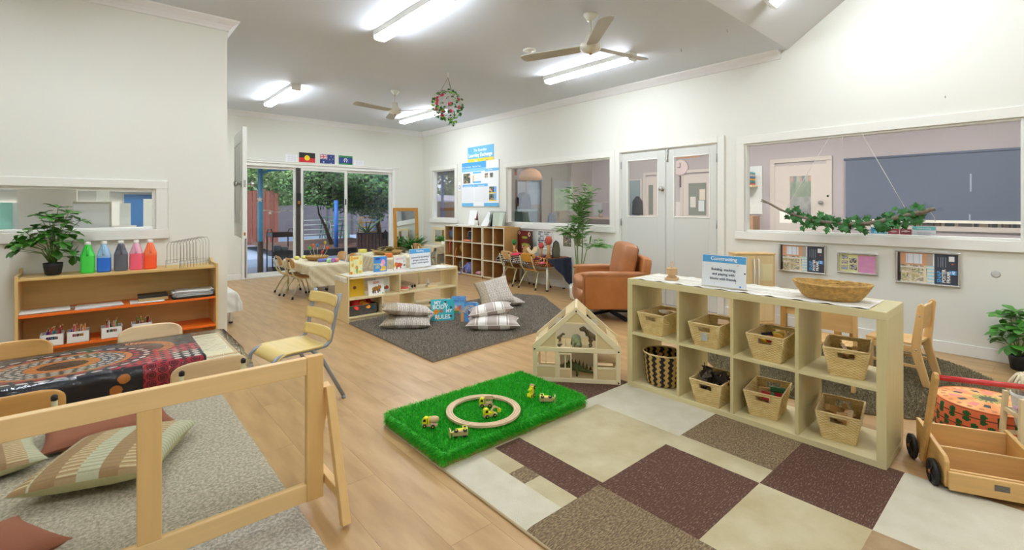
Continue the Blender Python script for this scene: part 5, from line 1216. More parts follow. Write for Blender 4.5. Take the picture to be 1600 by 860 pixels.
for k in range(24000):
    x, y = R3.uniform(gx0+.01, gx1-.01), R3.uniform(gy0+.01, gy1-.01); a = R3.uniform(0, 6.28); l = R3.uniform(.1,.9)
    blade(x, y, .078, cos(a)*l, sin(a)*l, R3.uniform(.5,1), R3.uniform(.018,.034), .0014)
per = 2*(gx1-gx0+gy1-gy0)
for k in range(17000):
    s_ = R3.uniform(0, per); z = R3.uniform(.024,.085); wx, wy = gx1-gx0, gy1-gy0
    if s_ < wx: x, y, nx, ny = gx0+s_, gy0, 0, -1
    elif s_ < wx+wy: x, y, nx, ny = gx1, gy0+s_-wx, 1, 0
    elif s_ < 2*wx+wy: x, y, nx, ny = gx0+s_-wx-wy, gy1, 0, 1
    else: x, y, nx, ny = gx0, gy0+s_-2*wx-wy, -1, 0
    q = R3.uniform(-.6,.6); blade(x-nx*.008, y-ny*.008, z, nx+q*ny, ny+q*nx, R3.uniform(-.9,.3), R3.uniform(.016,.028), .0014)
me = bpy.data.meshes.new('grass_blades'); me.from_pydata(v, [], f)
for m_ in GA: me.materials.append(m_)
me.polygons.foreach_set('material_index', mi); me.update(); O('grass_blades', me, t, kind='stuff')
# wooden ring track: 8 pieces
t = E('track_ring', 'pale wooden toy train track laid in a circle on the grass mat', 'toy track', (1.68, 2.165, .098)); TKW = wood('track_beech', '#dcc09a', .08, 0)
for k in range(8):
    g = M(); n = 8; ri, ro = .176, .214; a0 = k*pi/4+.004; a1 = (k+1)*pi/4-.004
    prof = [(ri,0),(ro,0),(ro,.012),(ro-.007,.012),(ro-.009,.0095),(ro-.013,.0095),(ro-.015,.012),(ri+.015,.012),(ri+.013,.0095),(ri+.009,.0095),(ri+.007,.012),(ri,.012)]
    v_ = []; f_ = []; m_ = len(prof)
    for i in range(n+1):
        a = a0+(a1-a0)*i/n; v_ += [(r*cos(a), r*sin(a), z) for r, z in prof]
    for i in range(n):
        for j in range(m_): f_.append((i*m_+j, i*m_+(j+1) % m_, (i+1)*m_+(j+1) % m_, (i+1)*m_+j))
    f_ += [tuple(range(m_)), tuple(n*m_+j for j in range(m_))]
    g.add(v_, f_, TKW); O('track_piece', g, t)
YL_ = mat('toy_yellow', '#e4e01e', .4); TB = wood('toy_beech', '#d9b98c', .08, 0)
def vehicle(label, p, rz, kind, roll=0, pitch=0):
    t = E('toy_vehicle', label, 'toy vehicle', p, rz, None); t.rotation_euler = (roll, pitch, rz)
    O('chassis', M().bx(-.04,.04,-.014,.014,.007,.018, TB), t, bev=.002)
    for x in (-.024, .022):
        for s_ in (-1, 1):
            w = O('wheel', M().cyl((x, s_*.013, .0105), (x, s_*.0195, .0105), .0105, BLK, 14), t); O('hub', M().cyl((x, s_*.0195,.0105),(x, s_*.0205,.0105), .004, YL_, 10), w)
    c = O('cab', M().prism([(-.04,.018),(-.012,.018),(-.012,.052),(-.03,.054),(-.038,.046),(-.04,.03)], 1, -.0145, .0145, YL_), t, bev=.003)
    for s_ in (-1, 1): O('window', M().prism([(-.034,.032),(-.019,.032),(-.019,.046),(-.031,.046)], 1, s_*.0146-.0005, s_*.0146+.0005, BLK), c)
    O('light', M().cyl((-.041,-.008,.024),(-.0395,-.008,.024), .003, BLK, 8).cyl((-.041,.008,.024),(-.0395,.008,.024), .003, BLK, 8), c)
    if kind == 'dump':
        g = M(); g.bx(-.01,.042,-.015,.015,.02,.025,TB); g.bx(-.01,-.006,-.015,.015,.025,.056,TB)
        for x in (-.004,.008,.02,.032): g.bx(x,x+.006,-.015,-.012,.025,.054,TB); g.bx(x,x+.006,.012,.015,.025,.054,TB)
        g.bx(-.01,.042,-.016,-.012,.05,.057,TB); g.bx(-.01,.042,.012,.016,.05,.057,TB); g.bx(.038,.042,-.015,.015,.025,.05,BLK); O('dump_box', g, t, bev=.0015)
    elif kind == 'mixer':
        O('yoke', M().prism([(-.008,.018),(.0,.018),(.002,.056),(-.01,.052)], 1, -.013, .013, YL_), t, bev=.002); O('drum', M().tube([(-.002,0,.038),(.006,0,.04),(.02,0,.043),(.036,0,.046),(.046,0,.048),(.05,0,.049)], [.009,.016,.019,.017,.012,.004], TB, 14), t)
    elif kind == 'digger':
        O('body', M().bx(-.014,.02,-.0135,.0135,.018,.03, YL_), t, bev=.002); O('arm', M().prism([(0,.03),(.008,.028),(.026,.05),(.052,.036),(.055,.042),(.026,.06),(.02,.058)], 1, -.005, .005, TB), t, bev=.0015); O('bucket', M().prism([(.046,.02),(.062,.018),(.066,.036),(.05,.042)], 1, -.01, .01, YL_), t, bev=.002)
    elif kind == 'dozer':
        O('body', M().bx(-.014,.026,-.0135,.0135,.018,.034, YL_), t, bev=.003); O('blade_arm', M().bx(.026,.05,-.004,.004,.014,.022, YL_), t); O('blade', M().prism([(.05,.002),(.055,.0),(.053,.016),(.058,.034),(.053,.034),(.047,.016)], 1, -.02, .02, TB), t, bev=.001)
    elif kind == 'crane':
        O('body', M().bx(-.012,.03,-.0135,.0135,.018,.03, YL_), t, bev=.003); O('cone', M().lathe([(.012,0),(.009,.012),(.006,.03),(0,.032)], YL_, (.01,0,.03)), t)
    return t
gz = .094
vehicle('toy cement mixer truck at the left end of the grass mat', (1.345, 2.20, gz), radians(-50), 'mixer')
vehicle('toy dump truck with slatted box inside the wooden ring', (1.735, 2.21, gz), radians(-38), 'dump')
vehicle('toy digger with folded arm inside the wooden ring', (1.665, 2.085, gz), radians(-15), 'digger')
vehicle('toy bulldozer tipped on its side nearest the camera edge of the mat', (1.40, 1.995, gz+.016), radians(150), 'dozer', roll=radians(75))
vehicle('toy vehicle standing on its nose at the far right of the grass mat', (2.06, 2.15, gz+.03), radians(20), 'crane', pitch=radians(-80))
vehicle('toy loader tipped over at the right end of the grass mat', (2.04, 2.01, gz+.016), radians(-40), 'dozer', roll=radians(-80))
# ---------- doll house ----------
ang = math.atan2(-.757, .653)
DW = wood('dollhouse_pine', '#f0e0b8', .04, 0, .4); DWZ = wood('dollhouse_pine_z', '#eedcb2', .04, 2, .4); PLY = wood('dollhouse_ply', '#dcc592', .04, 0, .5)  # ply panels darkened in colour to stand in for shade that flat lighting loses
t = E('doll_house', 'pale wooden open-frame doll house between the grass mat and the cube shelf', 'doll house', (2.392, 2.497, .010), ang)
Wd, Dp, e = .626, .34, .017
for y0 in (0, Dp-e):
    f0 = O('front_frame' if y0 == 0 else 'back_frame', M().bx(0, Wd, y0, y0+e, 0, .03, DW), t, bev=.002)
    for x in (0, Wd-.032): O('corner_post', M().bx(x, x+.032, y0-.001, y0+e, 0, .235, DWZ), t, bev=.002)
    O('floor_rail', M().bx(.0, Wd, y0-.002, y0+e, .218, .25, DW), t, bev=.002)
    for s_ in (0, 1):
        p = [(0,.232),(.028,.232),(Wd/2,.505),(Wd/2,.545),(0,.268)]
        if s_: p = [(Wd-a, b_) for a, b_ in p]
        O('roof_rail', M().prism(p, 1, y0-.003, y0+e-.001, DW), t, bev=.002)
for x in (.16, .435): O('mullion', M().bx(x, x+.028, 0, e, .03, .218, DWZ), t, bev=.002)
O('floor_board', M().bx(.0, Wd, .005, Dp-.005, .0, .012, PLY), t); O('attic_floor', M().bx(.006, Wd-.006, .005, Dp-.005, .222, .234, PLY), t)
for a, b_ in ((.032,.16), (.463,Wd-.032)):
    O('window_panel', M().bx(a, b_, .003, .011, .03, .105, PLY), t)
    O('window_sill', M().bx(a, b_, 0, e, .105, .117, DW), t, bev=.002)
O('window_mullion', M().bx(.092,.1,.004,.012,.117,.218, DWZ), t)
dr = O('door', M().bx(.19,.28,.003,.011,.03,.095, PLY), t, bev=.002); g = M()
g.bx(.188,.197,0,.013,.03,.212,DWZ); g.bx(.272,.281,0,.013,.03,.212,DWZ); g.bx(.197,.272,0,.013,.2,.212,DW); g.bx(.197,.272,0,.013,.092,.101,DW); g.bx(.231,.238,.002,.011,.1,.2,DWZ); O('door_frame', g, dr)
# gable panels
O('gable_panel', M().prism([(Wd/2-.085,.43),(Wd/2+.085,.43),(Wd/2,.505)], 1, .003, .010, PLY), t)
for s_ in (0, 1):
    p = [(.035,.25),(.165,.25),(.165,.365)]
    if s_: p = [(Wd-a, b_) for a, b_ in p]
    O('gable_panel', M().prism(p, 1, .003, .010, PLY), t)
g = M(); g.bx(.165,.175,.0,.012,.25,.375,DWZ); g.bx(Wd-.175,Wd-.165,.0,.012,.25,.375,DWZ); g.bx(Wd/2-.088,Wd/2+.088,.0,.012,.422,.432,DW); O('attic_frame', g, t)
O('ridge_board', M().beam((Wd/2,.0,.525),(Wd/2,Dp,.525),.018,.03, DW), t)
for s_ in (-1, 1):
    O('roof_panel', M().add([(Wd/2+s_*.01,.015,.53),(Wd/2+s_*.075,.015,.475),(Wd/2+s_*.075,Dp-.015,.475),(Wd/2+s_*.01,Dp-.015,.53)], [(0,1,2,3)], PLY), t).modifiers.new('s','SOLIDIFY').thickness = .006
    O('eave_panel', M().add([(Wd/2+s_*(Wd/2-.02),.015,.26),(Wd/2+s_*(Wd/2-.09),.015,.32),(Wd/2+s_*(Wd/2-.09),Dp-.015,.32),(Wd/2+s_*(Wd/2-.02),Dp-.015,.26)], [(0,1,2,3)], PLY), t).modifiers.new('s','SOLIDIFY').thickness = .006
def dots(u, v):
    a, b_ = u*24, v*16+.5*(int(u*24) % 2); return lin('#8a8070') if hypot(a % 1-.5, b_ % 1-.5) < .11 else lin('#eee8d6')
g = M(); g.grid(lambda u, v: (.165+u*.3, Dp-.022, .015+v*.2), 96, 64, VC, False, dots); O('wallpaper', g, t, label='cream dotted paper lining')
g = M(); g.grid(lambda u, v: (.15+u*(Wd-.3), Dp-.022, .24+v*.15), 96, 50, VC, False, dots); O('wallpaper', g, t, label='cream dotted paper lining')
O('side_rail', M().bx(0,.017,.017,Dp-.017,0,.03, DW).bx(0,.017,.017,Dp-.017,.218,.235, DW).bx(0,.017,.017,Dp-.017,.1,.115, DW), t); O('side_rail', M().bx(Wd-.017,Wd,.017,Dp-.017,0,.03, DW).bx(Wd-.017,Wd,.017,Dp-.017,.218,.235, DW).bx(Wd-.017,Wd,.017,Dp-.017,.1,.115, DW), t)
O('shelf', M().bx(.47,Wd-.02,.1,Dp-.02,.12,.13,PLY), t)
for x, z in ((.014,.234),(Wd-.014,.234),(Wd/2,.515),(Wd-.014,.014),(.014,.014)): O('bolt', M().cyl((x,-.006,z),(x,-.001,z), .006, BLK, 12), t)
DHM = Matrix.Translation((2.392, 2.497, .010)) @ Matrix.Rotation(ang, 4, 'Z')
def creature(name, label, cat, p, rz, limbs, m, vox=.0045, scale=1, rot=None):
    """limbs: list of (points, radii); merged into one continuous body by a voxel remesh"""
    g = M()
    for pts, rr in limbs: g.tube([(a*scale, b_*scale, c*scale) for a, b_, c in pts], [r*scale for r in rr], m, 10)
    o = O(name, g, label=label, cat=cat, loc=tuple(p), rz=rz)
    if rot: o.rotation_euler = rot
    md = o.modifiers.new('skin', 'REMESH'); md.mode = 'VOXEL'; md.voxel_size = vox*scale; md.use_smooth_shade = True
    sm = o.modifiers.new('smooth', 'SMOOTH'); sm.factor = .5; sm.iterations = 3
    return o
steg_m = mat('dino_green', '#5d6a35', .6, c2='#3f4422', scale=30); trex_m = mat('dino_brown', '#7d6a48', .6, c2='#4a3f2c', scale=30); an_m = mat('dino_olive', '#6f8a3c', .6, c2='#8a8a7c', scale=45)
steg = [([(-.13,0,.045),(-.1,0,.05),(-.06,0,.07),(0,0,.085),(.06,0,.07),(.12,0,.045),(.2,0,.03),(.26,0,.035)], [.006,.014,.028,.04,.03,.017,.008,.003]),
        ([(-.15,0,.04),(-.13,0,.045)], [.01,.014])]+[([(x,s_*.02,.05),(x+.005,s_*.03,.025),(x,s_*.03,.0)], [.014,.01,.009]) for x in (-.05,.05) for s_ in (-1,1)]
p = DHM @ Vector((.275,.12,.012)); o = creature('toy_dinosaur', 'green stegosaurus toy with back plates on the doll house ground floor', 'toy', p, ang, steg, steg_m, scale=.85)
g = M()
for k in range(9):
    x = -.09+k*.032; z = .085+.02*cos((k-3)*.45); h_ = .045*sin(pi*(k+1)/10.5); g.prism([(x-.014,z-.02),(x+.014,z-.02),(x+.004,z+h_)], 1, -.002+.004*(k % 2), .001+.004*(k % 2), mat('dino_plate', '#4a4a28', .6))
for k in range(3): g.beam((.2+k*.02,0,.03),(.205+k*.022,0,.068),.003,.003, mat('dino_plate',''))
g.v = [tuple(.85*c for c in q) for q in g.v]; O('back_plates', g, o)
ank = [([(0,-.06,.04),(0,-.03,.055),(0,.02,.06),(0,.08,.05),(0,.14,.02)], [.016,.036,.045,.03,.008]), ([(0,-.07,.04),(0,-.095,.03)], [.018,.013])]+[([(s_*.025,y,.04),(s_*.035,y,.015),(s_*.035,y-.005,0)], [.015,.010,.010]) for y in (-.03,.05) for s_ in (-1,1)]
p = DHM @ Vector((.315,.10,.234)); o = creature('toy_dinosaur', 'round olive and grey armoured dinosaur facing forward on the attic floor of the doll house', 'toy', p, ang+.2, ank, an_m, scale=.85)
trex = [([(.09,0,.03),(.05,0,.05),(.0,0,.075),(-.03,0,.105),(-.05,0,.125),(-.085,0,.122)], [.004,.014,.026,.02,.015,.010]), ([(-.045,0,.128),(-.06,0,.135),(-.09,0,.128)], [.014,.016,.008])]+[([(0,s_*.018,.06),(-.012,s_*.024,.035),(.0,s_*.024,.012),(-.02,s_*.024,.003)], [.016,.011,.007,.006]) for s_ in (-1,1)]+[([(-.03,s_*.014,.09),(-.048,s_*.018,.08)], [.006,.004]) for s_ in (-1,1)]
p = DHM @ Vector((.425,.11,.234)); creature('toy_dinosaur', 'tall brown and grey meat-eating dinosaur at the right side of the attic', 'toy', p, ang+.1, trex, trex_m, scale=1.0)
p = DHM @ Vector((.185,.16,.33)); o = creature('toy_dinosaur', 'small brown dinosaur perched high at the left side of the attic opening', 'toy', p, ang+pi-.3, trex, trex_m, scale=.5); o.location = DHM @ Vector((.185,.2,.234)); 
p = DHM @ Vector((.19,.08,.234)); creature('toy_animal', 'tiny brown toy animal at the left end of the attic floor', 'toy', p, ang, [([(-.015,0,.01),(0,0,.014),(.02,0,.018)], [.007,.010,.006]), ([(0,0,.012),(.0,0,0)], [.007,.01])], trex_m, vox=.002)
O('toy_post', M().cyl((0,0,0),(0,0,.05),.003,TB,8), label='thin wooden peg standing on the attic floor of the doll house', cat='toy', loc=tuple(DHM @ Vector((.235,.1,.234))))
p = DHM @ Vector((.10,.14,.012)); creature('toy_dinosaur', 'small brown dinosaur behind the left window of the doll house', 'toy', p, ang+.5, steg, trex_m, scale=.3, vox=.006)
# ---------- cube shelf ----------
BE = wood('cube_shelf_birch', '#ddd09f', .05, 1, .45); BEZ = wood('cube_shelf_birch_z', '#d9cb98', .05, 2, .45)
t = E('cube_shelf', 'low pale birch eight-hole cube shelf with wicker baskets', 'shelving', (2.85, .525, 0))
L_, Dp_, H_ = 1.475, .39, .767; b = .04; z0 = .001
O('top', M().bx(0, Dp_, 0, L_, H_-b, H_, BE), t, bev=.002, label='top board'); O('base', M().bx(0, Dp_, 0, L_, z0+.001, b, BE), t, bev=.002)
O('side_panel', M().bx(0, Dp_, 0, b, b, H_-b, BEZ), t, bev=.001); O('side_panel', M().bx(0, Dp_, L_-b, L_, b, H_-b, BEZ), t, bev=.001)
mz = (H_)/2
O('middle_shelf', M().bx(.0012, Dp_-.001, b, L_-b, mz-.008, mz+.008, BE), t)
cwid = (L_-2*b)/4
for k in (1, 2, 3): y = b+cwid*k; O('divider', M().bx(.0005, Dp_-.0005, y-.009, y+.009, b, H_-b, BEZ), t, bev=.001)
runner(2.86, 3.2, .60, 1.96, H_, 1, 'cream striped runner along the top of the cube shelf', 28)
# stacker
t = E('ring_stacker', 'small wooden ring stacker on the far end of the cube shelf top', 'toy', (3.0, 1.74, H_+.006), .4)
TBZ = wood('toy_beech_b', '#d8b283', .08, 0); O('base', M().cb((0,0,.007),(.085,.085,.014), TBZ), t, bev=.002); O('peg', M().cyl((0,0,.014),(0,0,.125),.0065,TBZ,12), t)
for k, (r, n, rr) in enumerate(((.034,4,.3),(.033,4,.9),(.037,8,.2),(.036,24,0),(.037,24,0),(.038,24,0))):
    g = M(); g.lathe([(.009,0),(r,0),(r+.001,.005),(r,.0105),(.009,.0105)], TBZ, n=n, smooth=n > 8); o = O('disc', g, t, loc=(0,0,.0145+k*.0112)); o.rotation_euler[2] = rr; b2 = o.modifiers.new('b','BEVEL'); b2.width = .0015; b2.segments = 2; b2.limit_method = 'ANGLE'
sign('clear acrylic sign reading Constructing on the cube shelf top', (2.915, 1.345, H_+.004), .275, .205, -pi/2, 'Constructing', ['Building, stacking,', 'and playing with', 'blocks with friends.'], .0215, .031, [(.03,.62,.002,'#d87a80'),(.44,.62,.0025,'#3a98a8'),(.82,.72,.004,'#f0c050'),(.97,.5,.005,'#3a4a6a'),(.3,.13,.002,'#5a6a8a'),(.78,.2,.0025,'#5a6a8a'),(.88,.1,.006,'#5a9ae8')], lean=-.06)
# oval basket
WKG = mat('seagrass', '#c9a05a', .75, var=.3, scale=40, bump=.4, bscale=110)
g = M(); nr = 13
for k in range(nr):
    s_ = k/(nr-1); a = .085+.045*s_**.8; b_ = .125+.055*s_**.8; z = .008+.072*s_; n = 56; r = .0068
    lift = .008*s_
    g.tube([(a*cos(q*2*pi/n)*(1+.008*sin(q*5+k)), b_*sin(q*2*pi/n), z+lift*(sin(q*2*pi/n))**2+.0015*sin(q*2.3+k*2.6)) for q in range(n)], [r*(1+.16*sin(q*pi*.62+k*pi)) for q in range(n)], WKG, 6, closed=True)
for k in range(5): g.tube([((.08-.018*k)*cos(q*2*pi/30), (.12-.024*k)*sin(q*2*pi/30), .007) for q in range(30)], .009, WKG, 6, closed=True)
ob = E('oval_basket', 'oval seagrass basket on the near end of the cube shelf top', 'basket', (3.03, .80, H_+.006), radians(7)); O('weave', g, ob)
for k, (c, lb) in enumerate((('#8a6a8a','mauve'),('#7aa070','green'),('#c9c4b8','pale grey'))): O('picture_card', M().cb((0,0,.001),(.1,.07,.002), mat('card_'+c, c, .5)), label=lb+' picture card lying inside the oval seagrass basket', cat='card', loc=(3.03+.012*k-.012,.76+.045*k,H_+.038+.0035*k), rz=.5*k, group='picture cards in the oval basket')
# wicker baskets
WI = mat('wicker', '#f6e0a6', .7, c2='#e8c984', scale=30, bump=.3, bscale=150); WI2 = mat('wicker_rim', '#e6cb94', .65)
def wicker_mesh():
    g = M(); H = .148; bw, bd, tw, td_ = .072, .118, .098, .150
    def pos(side, u, z, off=0):
        s_ = z/H; w = bw+(tw-bw)*s_+off; d = bd+(td_-bd)*s_+off; q = 2*u-1; c = .9
        if side == 0: return (-d, -q*w, z)
        if side == 1: return (q*d, -w, z)
        if side == 2: return (d, q*w, z)
        return (-q*d, w, z)
    # horizontal strands weaving over vertical stakes; handle hole in the short ends
    rows = 21; stakes = {0: 12, 1: 18, 2: 12, 3: 18}
    def hole(side, u, z): return side in (0, 2) and .30 < u < .70 and .098 < z < .133
    for side in range(4):
        ns = stakes[side]; nu, nv = ns*4, rows*3
        def fn(u, v, side=side, ns=ns):
            z = v*H; row = int(min(v*rows, rows-1)); ph = pi*(row % 2); o = .0036*sin(u*ns*pi+ph)+.0022*abs(sin(v*rows*pi))
            return pos(side, u, z, o)
        g.grid(fn, nu, nv, WI, True, skip=lambda i, j, side=side, nu=nu, nv=nv: hole(side, (i+.5)/nu, (j+.5)/nv*H))
    g.bx(-bd,bd,-bw,bw,0,.004,WI)
    r = M()
    for z, rr in ((H, .0052),):
        pts = []
        for side in range(4): pts += [pos(side, u/6, z) for u in range(6)]
        r.tube(pts, rr, WI2, 6, closed=True)
    for side in (0, 2): r.tube([pos(side,.30,.098,.001), pos(side,.70,.098,.001), pos(side,.70,.133,.001), pos(side,.30,.133,.001)], .0028, WI2, 6, closed=True)
    for sx in (-1,1):
        for sy in (-1,1): r.tube([(sx*bd,sy*bw,.002),(sx*td_,sy*tw,H)], .0038, WI2, 6)
    return g.mesh('weave'), r.mesh('rim')
wm1, wm2 = wicker_mesh()
def wbasket(label, x, y, z, rz=0, rot=None):
    t = E('wicker_basket', label, 'basket', (x, y, z), rz, 'wicker baskets in the cube shelf')
    if rot: t.rotation_euler = rot
    o = O('weave', wm1, t); sd = o.modifiers.new('s', 'SOLIDIFY'); sd.thickness = .003; O('rim', wm2, t); return t
s1z, s0z = mz+.0085, b+.0005
xb = 3.005
wb = {}
wb[1] = wbasket('wicker basket on the upper shelf, far left hole, holding round wooden pieces', xb, 1.822, s1z, .02)
wb[2] = wbasket('wicker basket with a white tag on the upper shelf, second hole from the left', xb, 1.445, s1z, .04)
wb[3] = wbasket('wicker basket of red and yellow toys, upper shelf, third hole from the left', xb, 1.085, s1z, .03)
wb[4] = wbasket('wicker basket of wooden blocks tilted in the upper right hole of the cube shelf', xb+.03, .725, s1z, .18)
wb[6] = wbasket('wicker basket of dark leaves on the bottom, second hole from the left', xb-.02, 1.425, s0z, .03)
wb[7] = wbasket('wicker basket with red and green toys on the bottom, third hole from the left', xb+.05, 1.135, s0z, .15)
wb[8] = wbasket('wicker basket heaped with wooden blocks on the bottom, right-hand hole', xb+.045, .76, s0z, .16)
O('tag', M().bx(-.1405,-.1375,-.02,.02,.045,.095, mat('grey_tag', '#b9bdb8', .5)), wb[2], label='small grey and white tag')
# contents
def inb(k, x, y, z):
    o = wb[k]; c, s_ = cos(o.rotation_euler[2]), sin(o.rotation_euler[2]); return (o.location[0]+x*c-y*s_, o.location[1]+x*s_+y*c, o.location[2]+z)
def block(k, label, d, p, rot, m, grp, shape=0):
    if shape == 0: g = M().cb((0,0,0), d, m)
    elif shape == 1: g = M().prism([(-d[0]/2,-d[2]/2),(d[0]/2,-d[2]/2),(-d[0]/2,d[2]/2)], 1, -d[1]/2, d[1]/2, m)
    else: g = M().cyl((0,0,-d[2]/2),(0,0,d[2]/2), d[0]/2, m, 18)
    return O('wooden_block' if shape < 2 else 'wooden_round', g, label=label, cat='block', group=grp, loc=inb(k,*p), rot=rot, bev=.0015)
BW = wood('block_wood', '#c79c5e', .15, 0, .5, .12)
for q in range(5): block(1, 'round cut wooden piece in the upper left wicker basket', (.07,.07,.02), (R.uniform(-.07,.05), R.uniform(-.03,.03), .03+.024*q), (R.uniform(-.4,.4), R.uniform(-.4,.4), 0), BW, 'round wooden pieces', 2)
block(1, 'pale grey wooden round on top in the upper left wicker basket', (.075,.07,.016), (.02,-.01,.142), (.1,.1,0), mat('pale_wood', '#d8c8b4', .6), None, 2)
for q in range(12): block(4, 'wooden block lying in the tilted upper right wicker basket', (R.uniform(.06,.1),.022,.022), (R.uniform(-.08,.08), R.uniform(-.04,.04), .02+.0085*q), (R.uniform(-.3,.3), R.uniform(-.5,.5), R.uniform(0,3)), BW, 'blocks in the upper right basket', q % 3 == 2, )
for q in range(16): block(8, 'wooden block heaped in the bottom right wicker basket', (R.uniform(.06,.11),R.uniform(.02,.04),R.uniform(.02,.035)), (R.uniform(-.08,.08), R.uniform(-.04,.04), .02+.0078*q), (R.uniform(-.4,.4), R.uniform(-.6,.6), R.uniform(0,3)), BW, 'blocks in the bottom right basket', q % 3 == 1)
for q, (c, lb) in enumerate((('#d8302a','red ring toy'),('#f0c020','yellow ring toy'),('#e8b030','large yellow disc toy'),('#1c2030','dark navy toy block'),('#d83a2a','red toy wheel'),('#e8d050','pale yellow toy ball'))):
    x, y = [(-.09,-.04),(-.09,.03),(0,-.03),(-.02,.03),(-.06,0),(.06,0)][q]; m_ = mat('plastic_'+c, c, .35)
    if q in (0, 1, 4): g = M().tube([(.02*cos(a*pi/8),.02*sin(a*pi/8),0) for a in range(16)], .009, m_, 8, closed=True)
    elif q == 3: g = M().cb((0,0,0),(.045,.045,.03),m_)
    else: g = M().ball((0,0,0),(.04,.034,.022),m_)
    O('toy_piece', g, label=lb+' in the third upper wicker basket', cat='toy', loc=inb(3,x,y,.115+.012*(q == 3)), rot=(.8*(q != 3),.3,.4*q), bev=.004 if q == 3 else 0)
DKL = mat('dark_leaf', '#2a2622', .8, c2='#5a4a3a', scale=20)
dl = leaf_mesh(.09, .055, DKL, .5, .3); t = E('leaf_bundle', 'crumpled dark brown leaves heaped in the lower wicker basket', 'leaves', inb(6,0,0,.1))
for q in range(34):
    o = O('leaf', dl, t); a = R.uniform(0,6.28); orient(o, (R.uniform(-.08,.05), R.uniform(-.05,.05), R.uniform(-.02,.07)), (cos(a), sin(a), R.uniform(-.3,.7)), R.uniform(-2,2)); o.scale = (R.uniform(.7,1.2),)*3
O('bark_piece', M().tube([(-.05,0,0),(-.02,.01,.04),(.0,.0,.07),(.03,-.01,.09)], [.012,.02,.016,.004], mat('bark_grey', '#8a7a68', .9, var=.3, scale=40), 8), label='curled grey bark piece sticking out of the lower wicker basket', cat='bark', loc=inb(6,-.05,.03,.1))
O('paper_scrap', M().cb((0,0,0),(.03,.07,.07), mat('pale_blue', '#bccbd2', .6)), label='pale blue scrap beside the dark leaves in the lower wicker basket', cat='paper', loc=inb(6,.02,.06,.13), rot=(.3,.4,.2), bev=.01)
for q, (c, d, p, lb) in enumerate((('#c02c30',(.012,.06,.05),(-.03,.0,.10),'red wooden tile on the left'),('#b8242c',(.012,.055,.05),(-.01,-.05,.10),'red wooden tile on the right'),('#1f6a3a',(.03,.08,.028),(.02,-.05,.135),'dark green toy train piece'),('#d8b070',(.02,.12,.06),(.03,.0,.10),'pale wooden toy tile'),('#8a3a28',(.06,.05,.02),(-.09,.0,.07),'brown toy piece low at the front'),('#3a8a5a',(.012,.02,.02),(-.03,-.03,.12),'tiny green bead'))):
    O('toy_tile', M().cb((0,0,0), d, mat('plastic_'+c, c, .4)), label=lb+' in the lower basket of red and green toys', cat='toy', loc=inb(7,*p), rot=(0,.15,.15*q), bev=.004)
# zigzag basket
zz1, zz2 = lin('#1d1a1a'), lin('#d0a860')
def zig(u, v):
    q = (u*15+.32*abs(((v*6) % 1)*2-1)) % 1; return zz2 if q < .46 else zz1
t = E('round_basket', 'tall round basket with black and straw zigzag pattern in the bottom left hole', 'basket', (2.995, 1.80, s0z)); ZB = mat('zigzag_weave', vcol=True, rough=.7, var=.2, scale=80, bump=.5, bscale=130)
g = M()
for rr, s_ in ((0, 1), (.006, -1)):
    g.grid(lambda u, v: ((.105+.027*v**.7-rr+.0015*sin(v*60)*sin(u*200))*cos(s_*u*2*pi), (.105+.027*v**.7-rr)*sin(s_*u*2*pi)*1.08, .004+v*.215), 150, 36, ZB, True, zig)
g.lathe([(0,.004),(.105,.004)], WI2, n=30, sy=1.08); O('woven_body', g, t)
O('rim', M().tube([(.13*cos(q*pi/20),.1405*sin(q*pi/20),.22) for q in range(40)], .0055, WI2, 8, closed=True), t)
O('wooden_block', M().tube([(0,0,0),(.01,.02,.03),(.04,.03,.035)], .012, mat('terracotta_wood', '#b06a48', .6), 8), label='curved reddish wooden piece inside the zigzag basket', cat='block', loc=(2.97,1.80,.20))
# ================= RIGHT SIDE =================
# toy cupboard
t = E('toy_cupboard', 'low birch toy cupboard with two doors and white handles by the right wall', 'cupboard', (5.08, 2.20, 0), -YAW); t.scale = (.955,.955,.955)
CU = wood('cupboard_birch', '#ecd09a', .05, 2, .45); CUE = wood('cupboard_edge', '#ecc487', .05, 2, .45)
w, d, h = .425, .19, .825
O('left_side', M().bx(0,.018,0,d,0,h-.015, CU), t, bev=.002); O('right_side', M().bx(w-.018,w,0,d,0,h-.015, CUE), t, bev=.002); O('top', M().bx(-.006,w+.006,-.006,d,h-.015,h+.003, CUE), t, bev=.003); O('back', M().bx(.018,w-.018,d-.01,d,.05,h-.015, CU), t); O('base', M().bx(.018,w-.018,.0,d,.05,.075, CUE), t, bev=.002)
for x0, x1, hx in ((.02,w/2-.002,w/2-.025), (w/2+.002,w-.02,w/2+.025)):
    dr = O('door', M().bx(x0,x1,-.004,.012,.08,h-.02, CU), t, bev=.002)
    O('handle', M().tube([(hx,-.004,h-.06),(hx,-.022,h-.07),(hx,-.026,h-.12),(hx,-.03,h-.2),(hx,-.024,h-.3),(hx,-.018,h-.42),(hx,-.004,h-.44)], [.007,.008,.008,.012,.008,.008,.006], WHT, 10), dr, label='white moulded handle')
g = M(); g.bx(w/2+.055,w-.03,-.009,-.004,h-.3,h-.115, mat('cream_plate', '#eee2b0', .5)); g.bx(w/2+.068,w-.043,-.013,-.009,h-.285,h-.13, mat('cream_plate','')); O('panel', g, t, bev=.002, label='raised cream square panel')
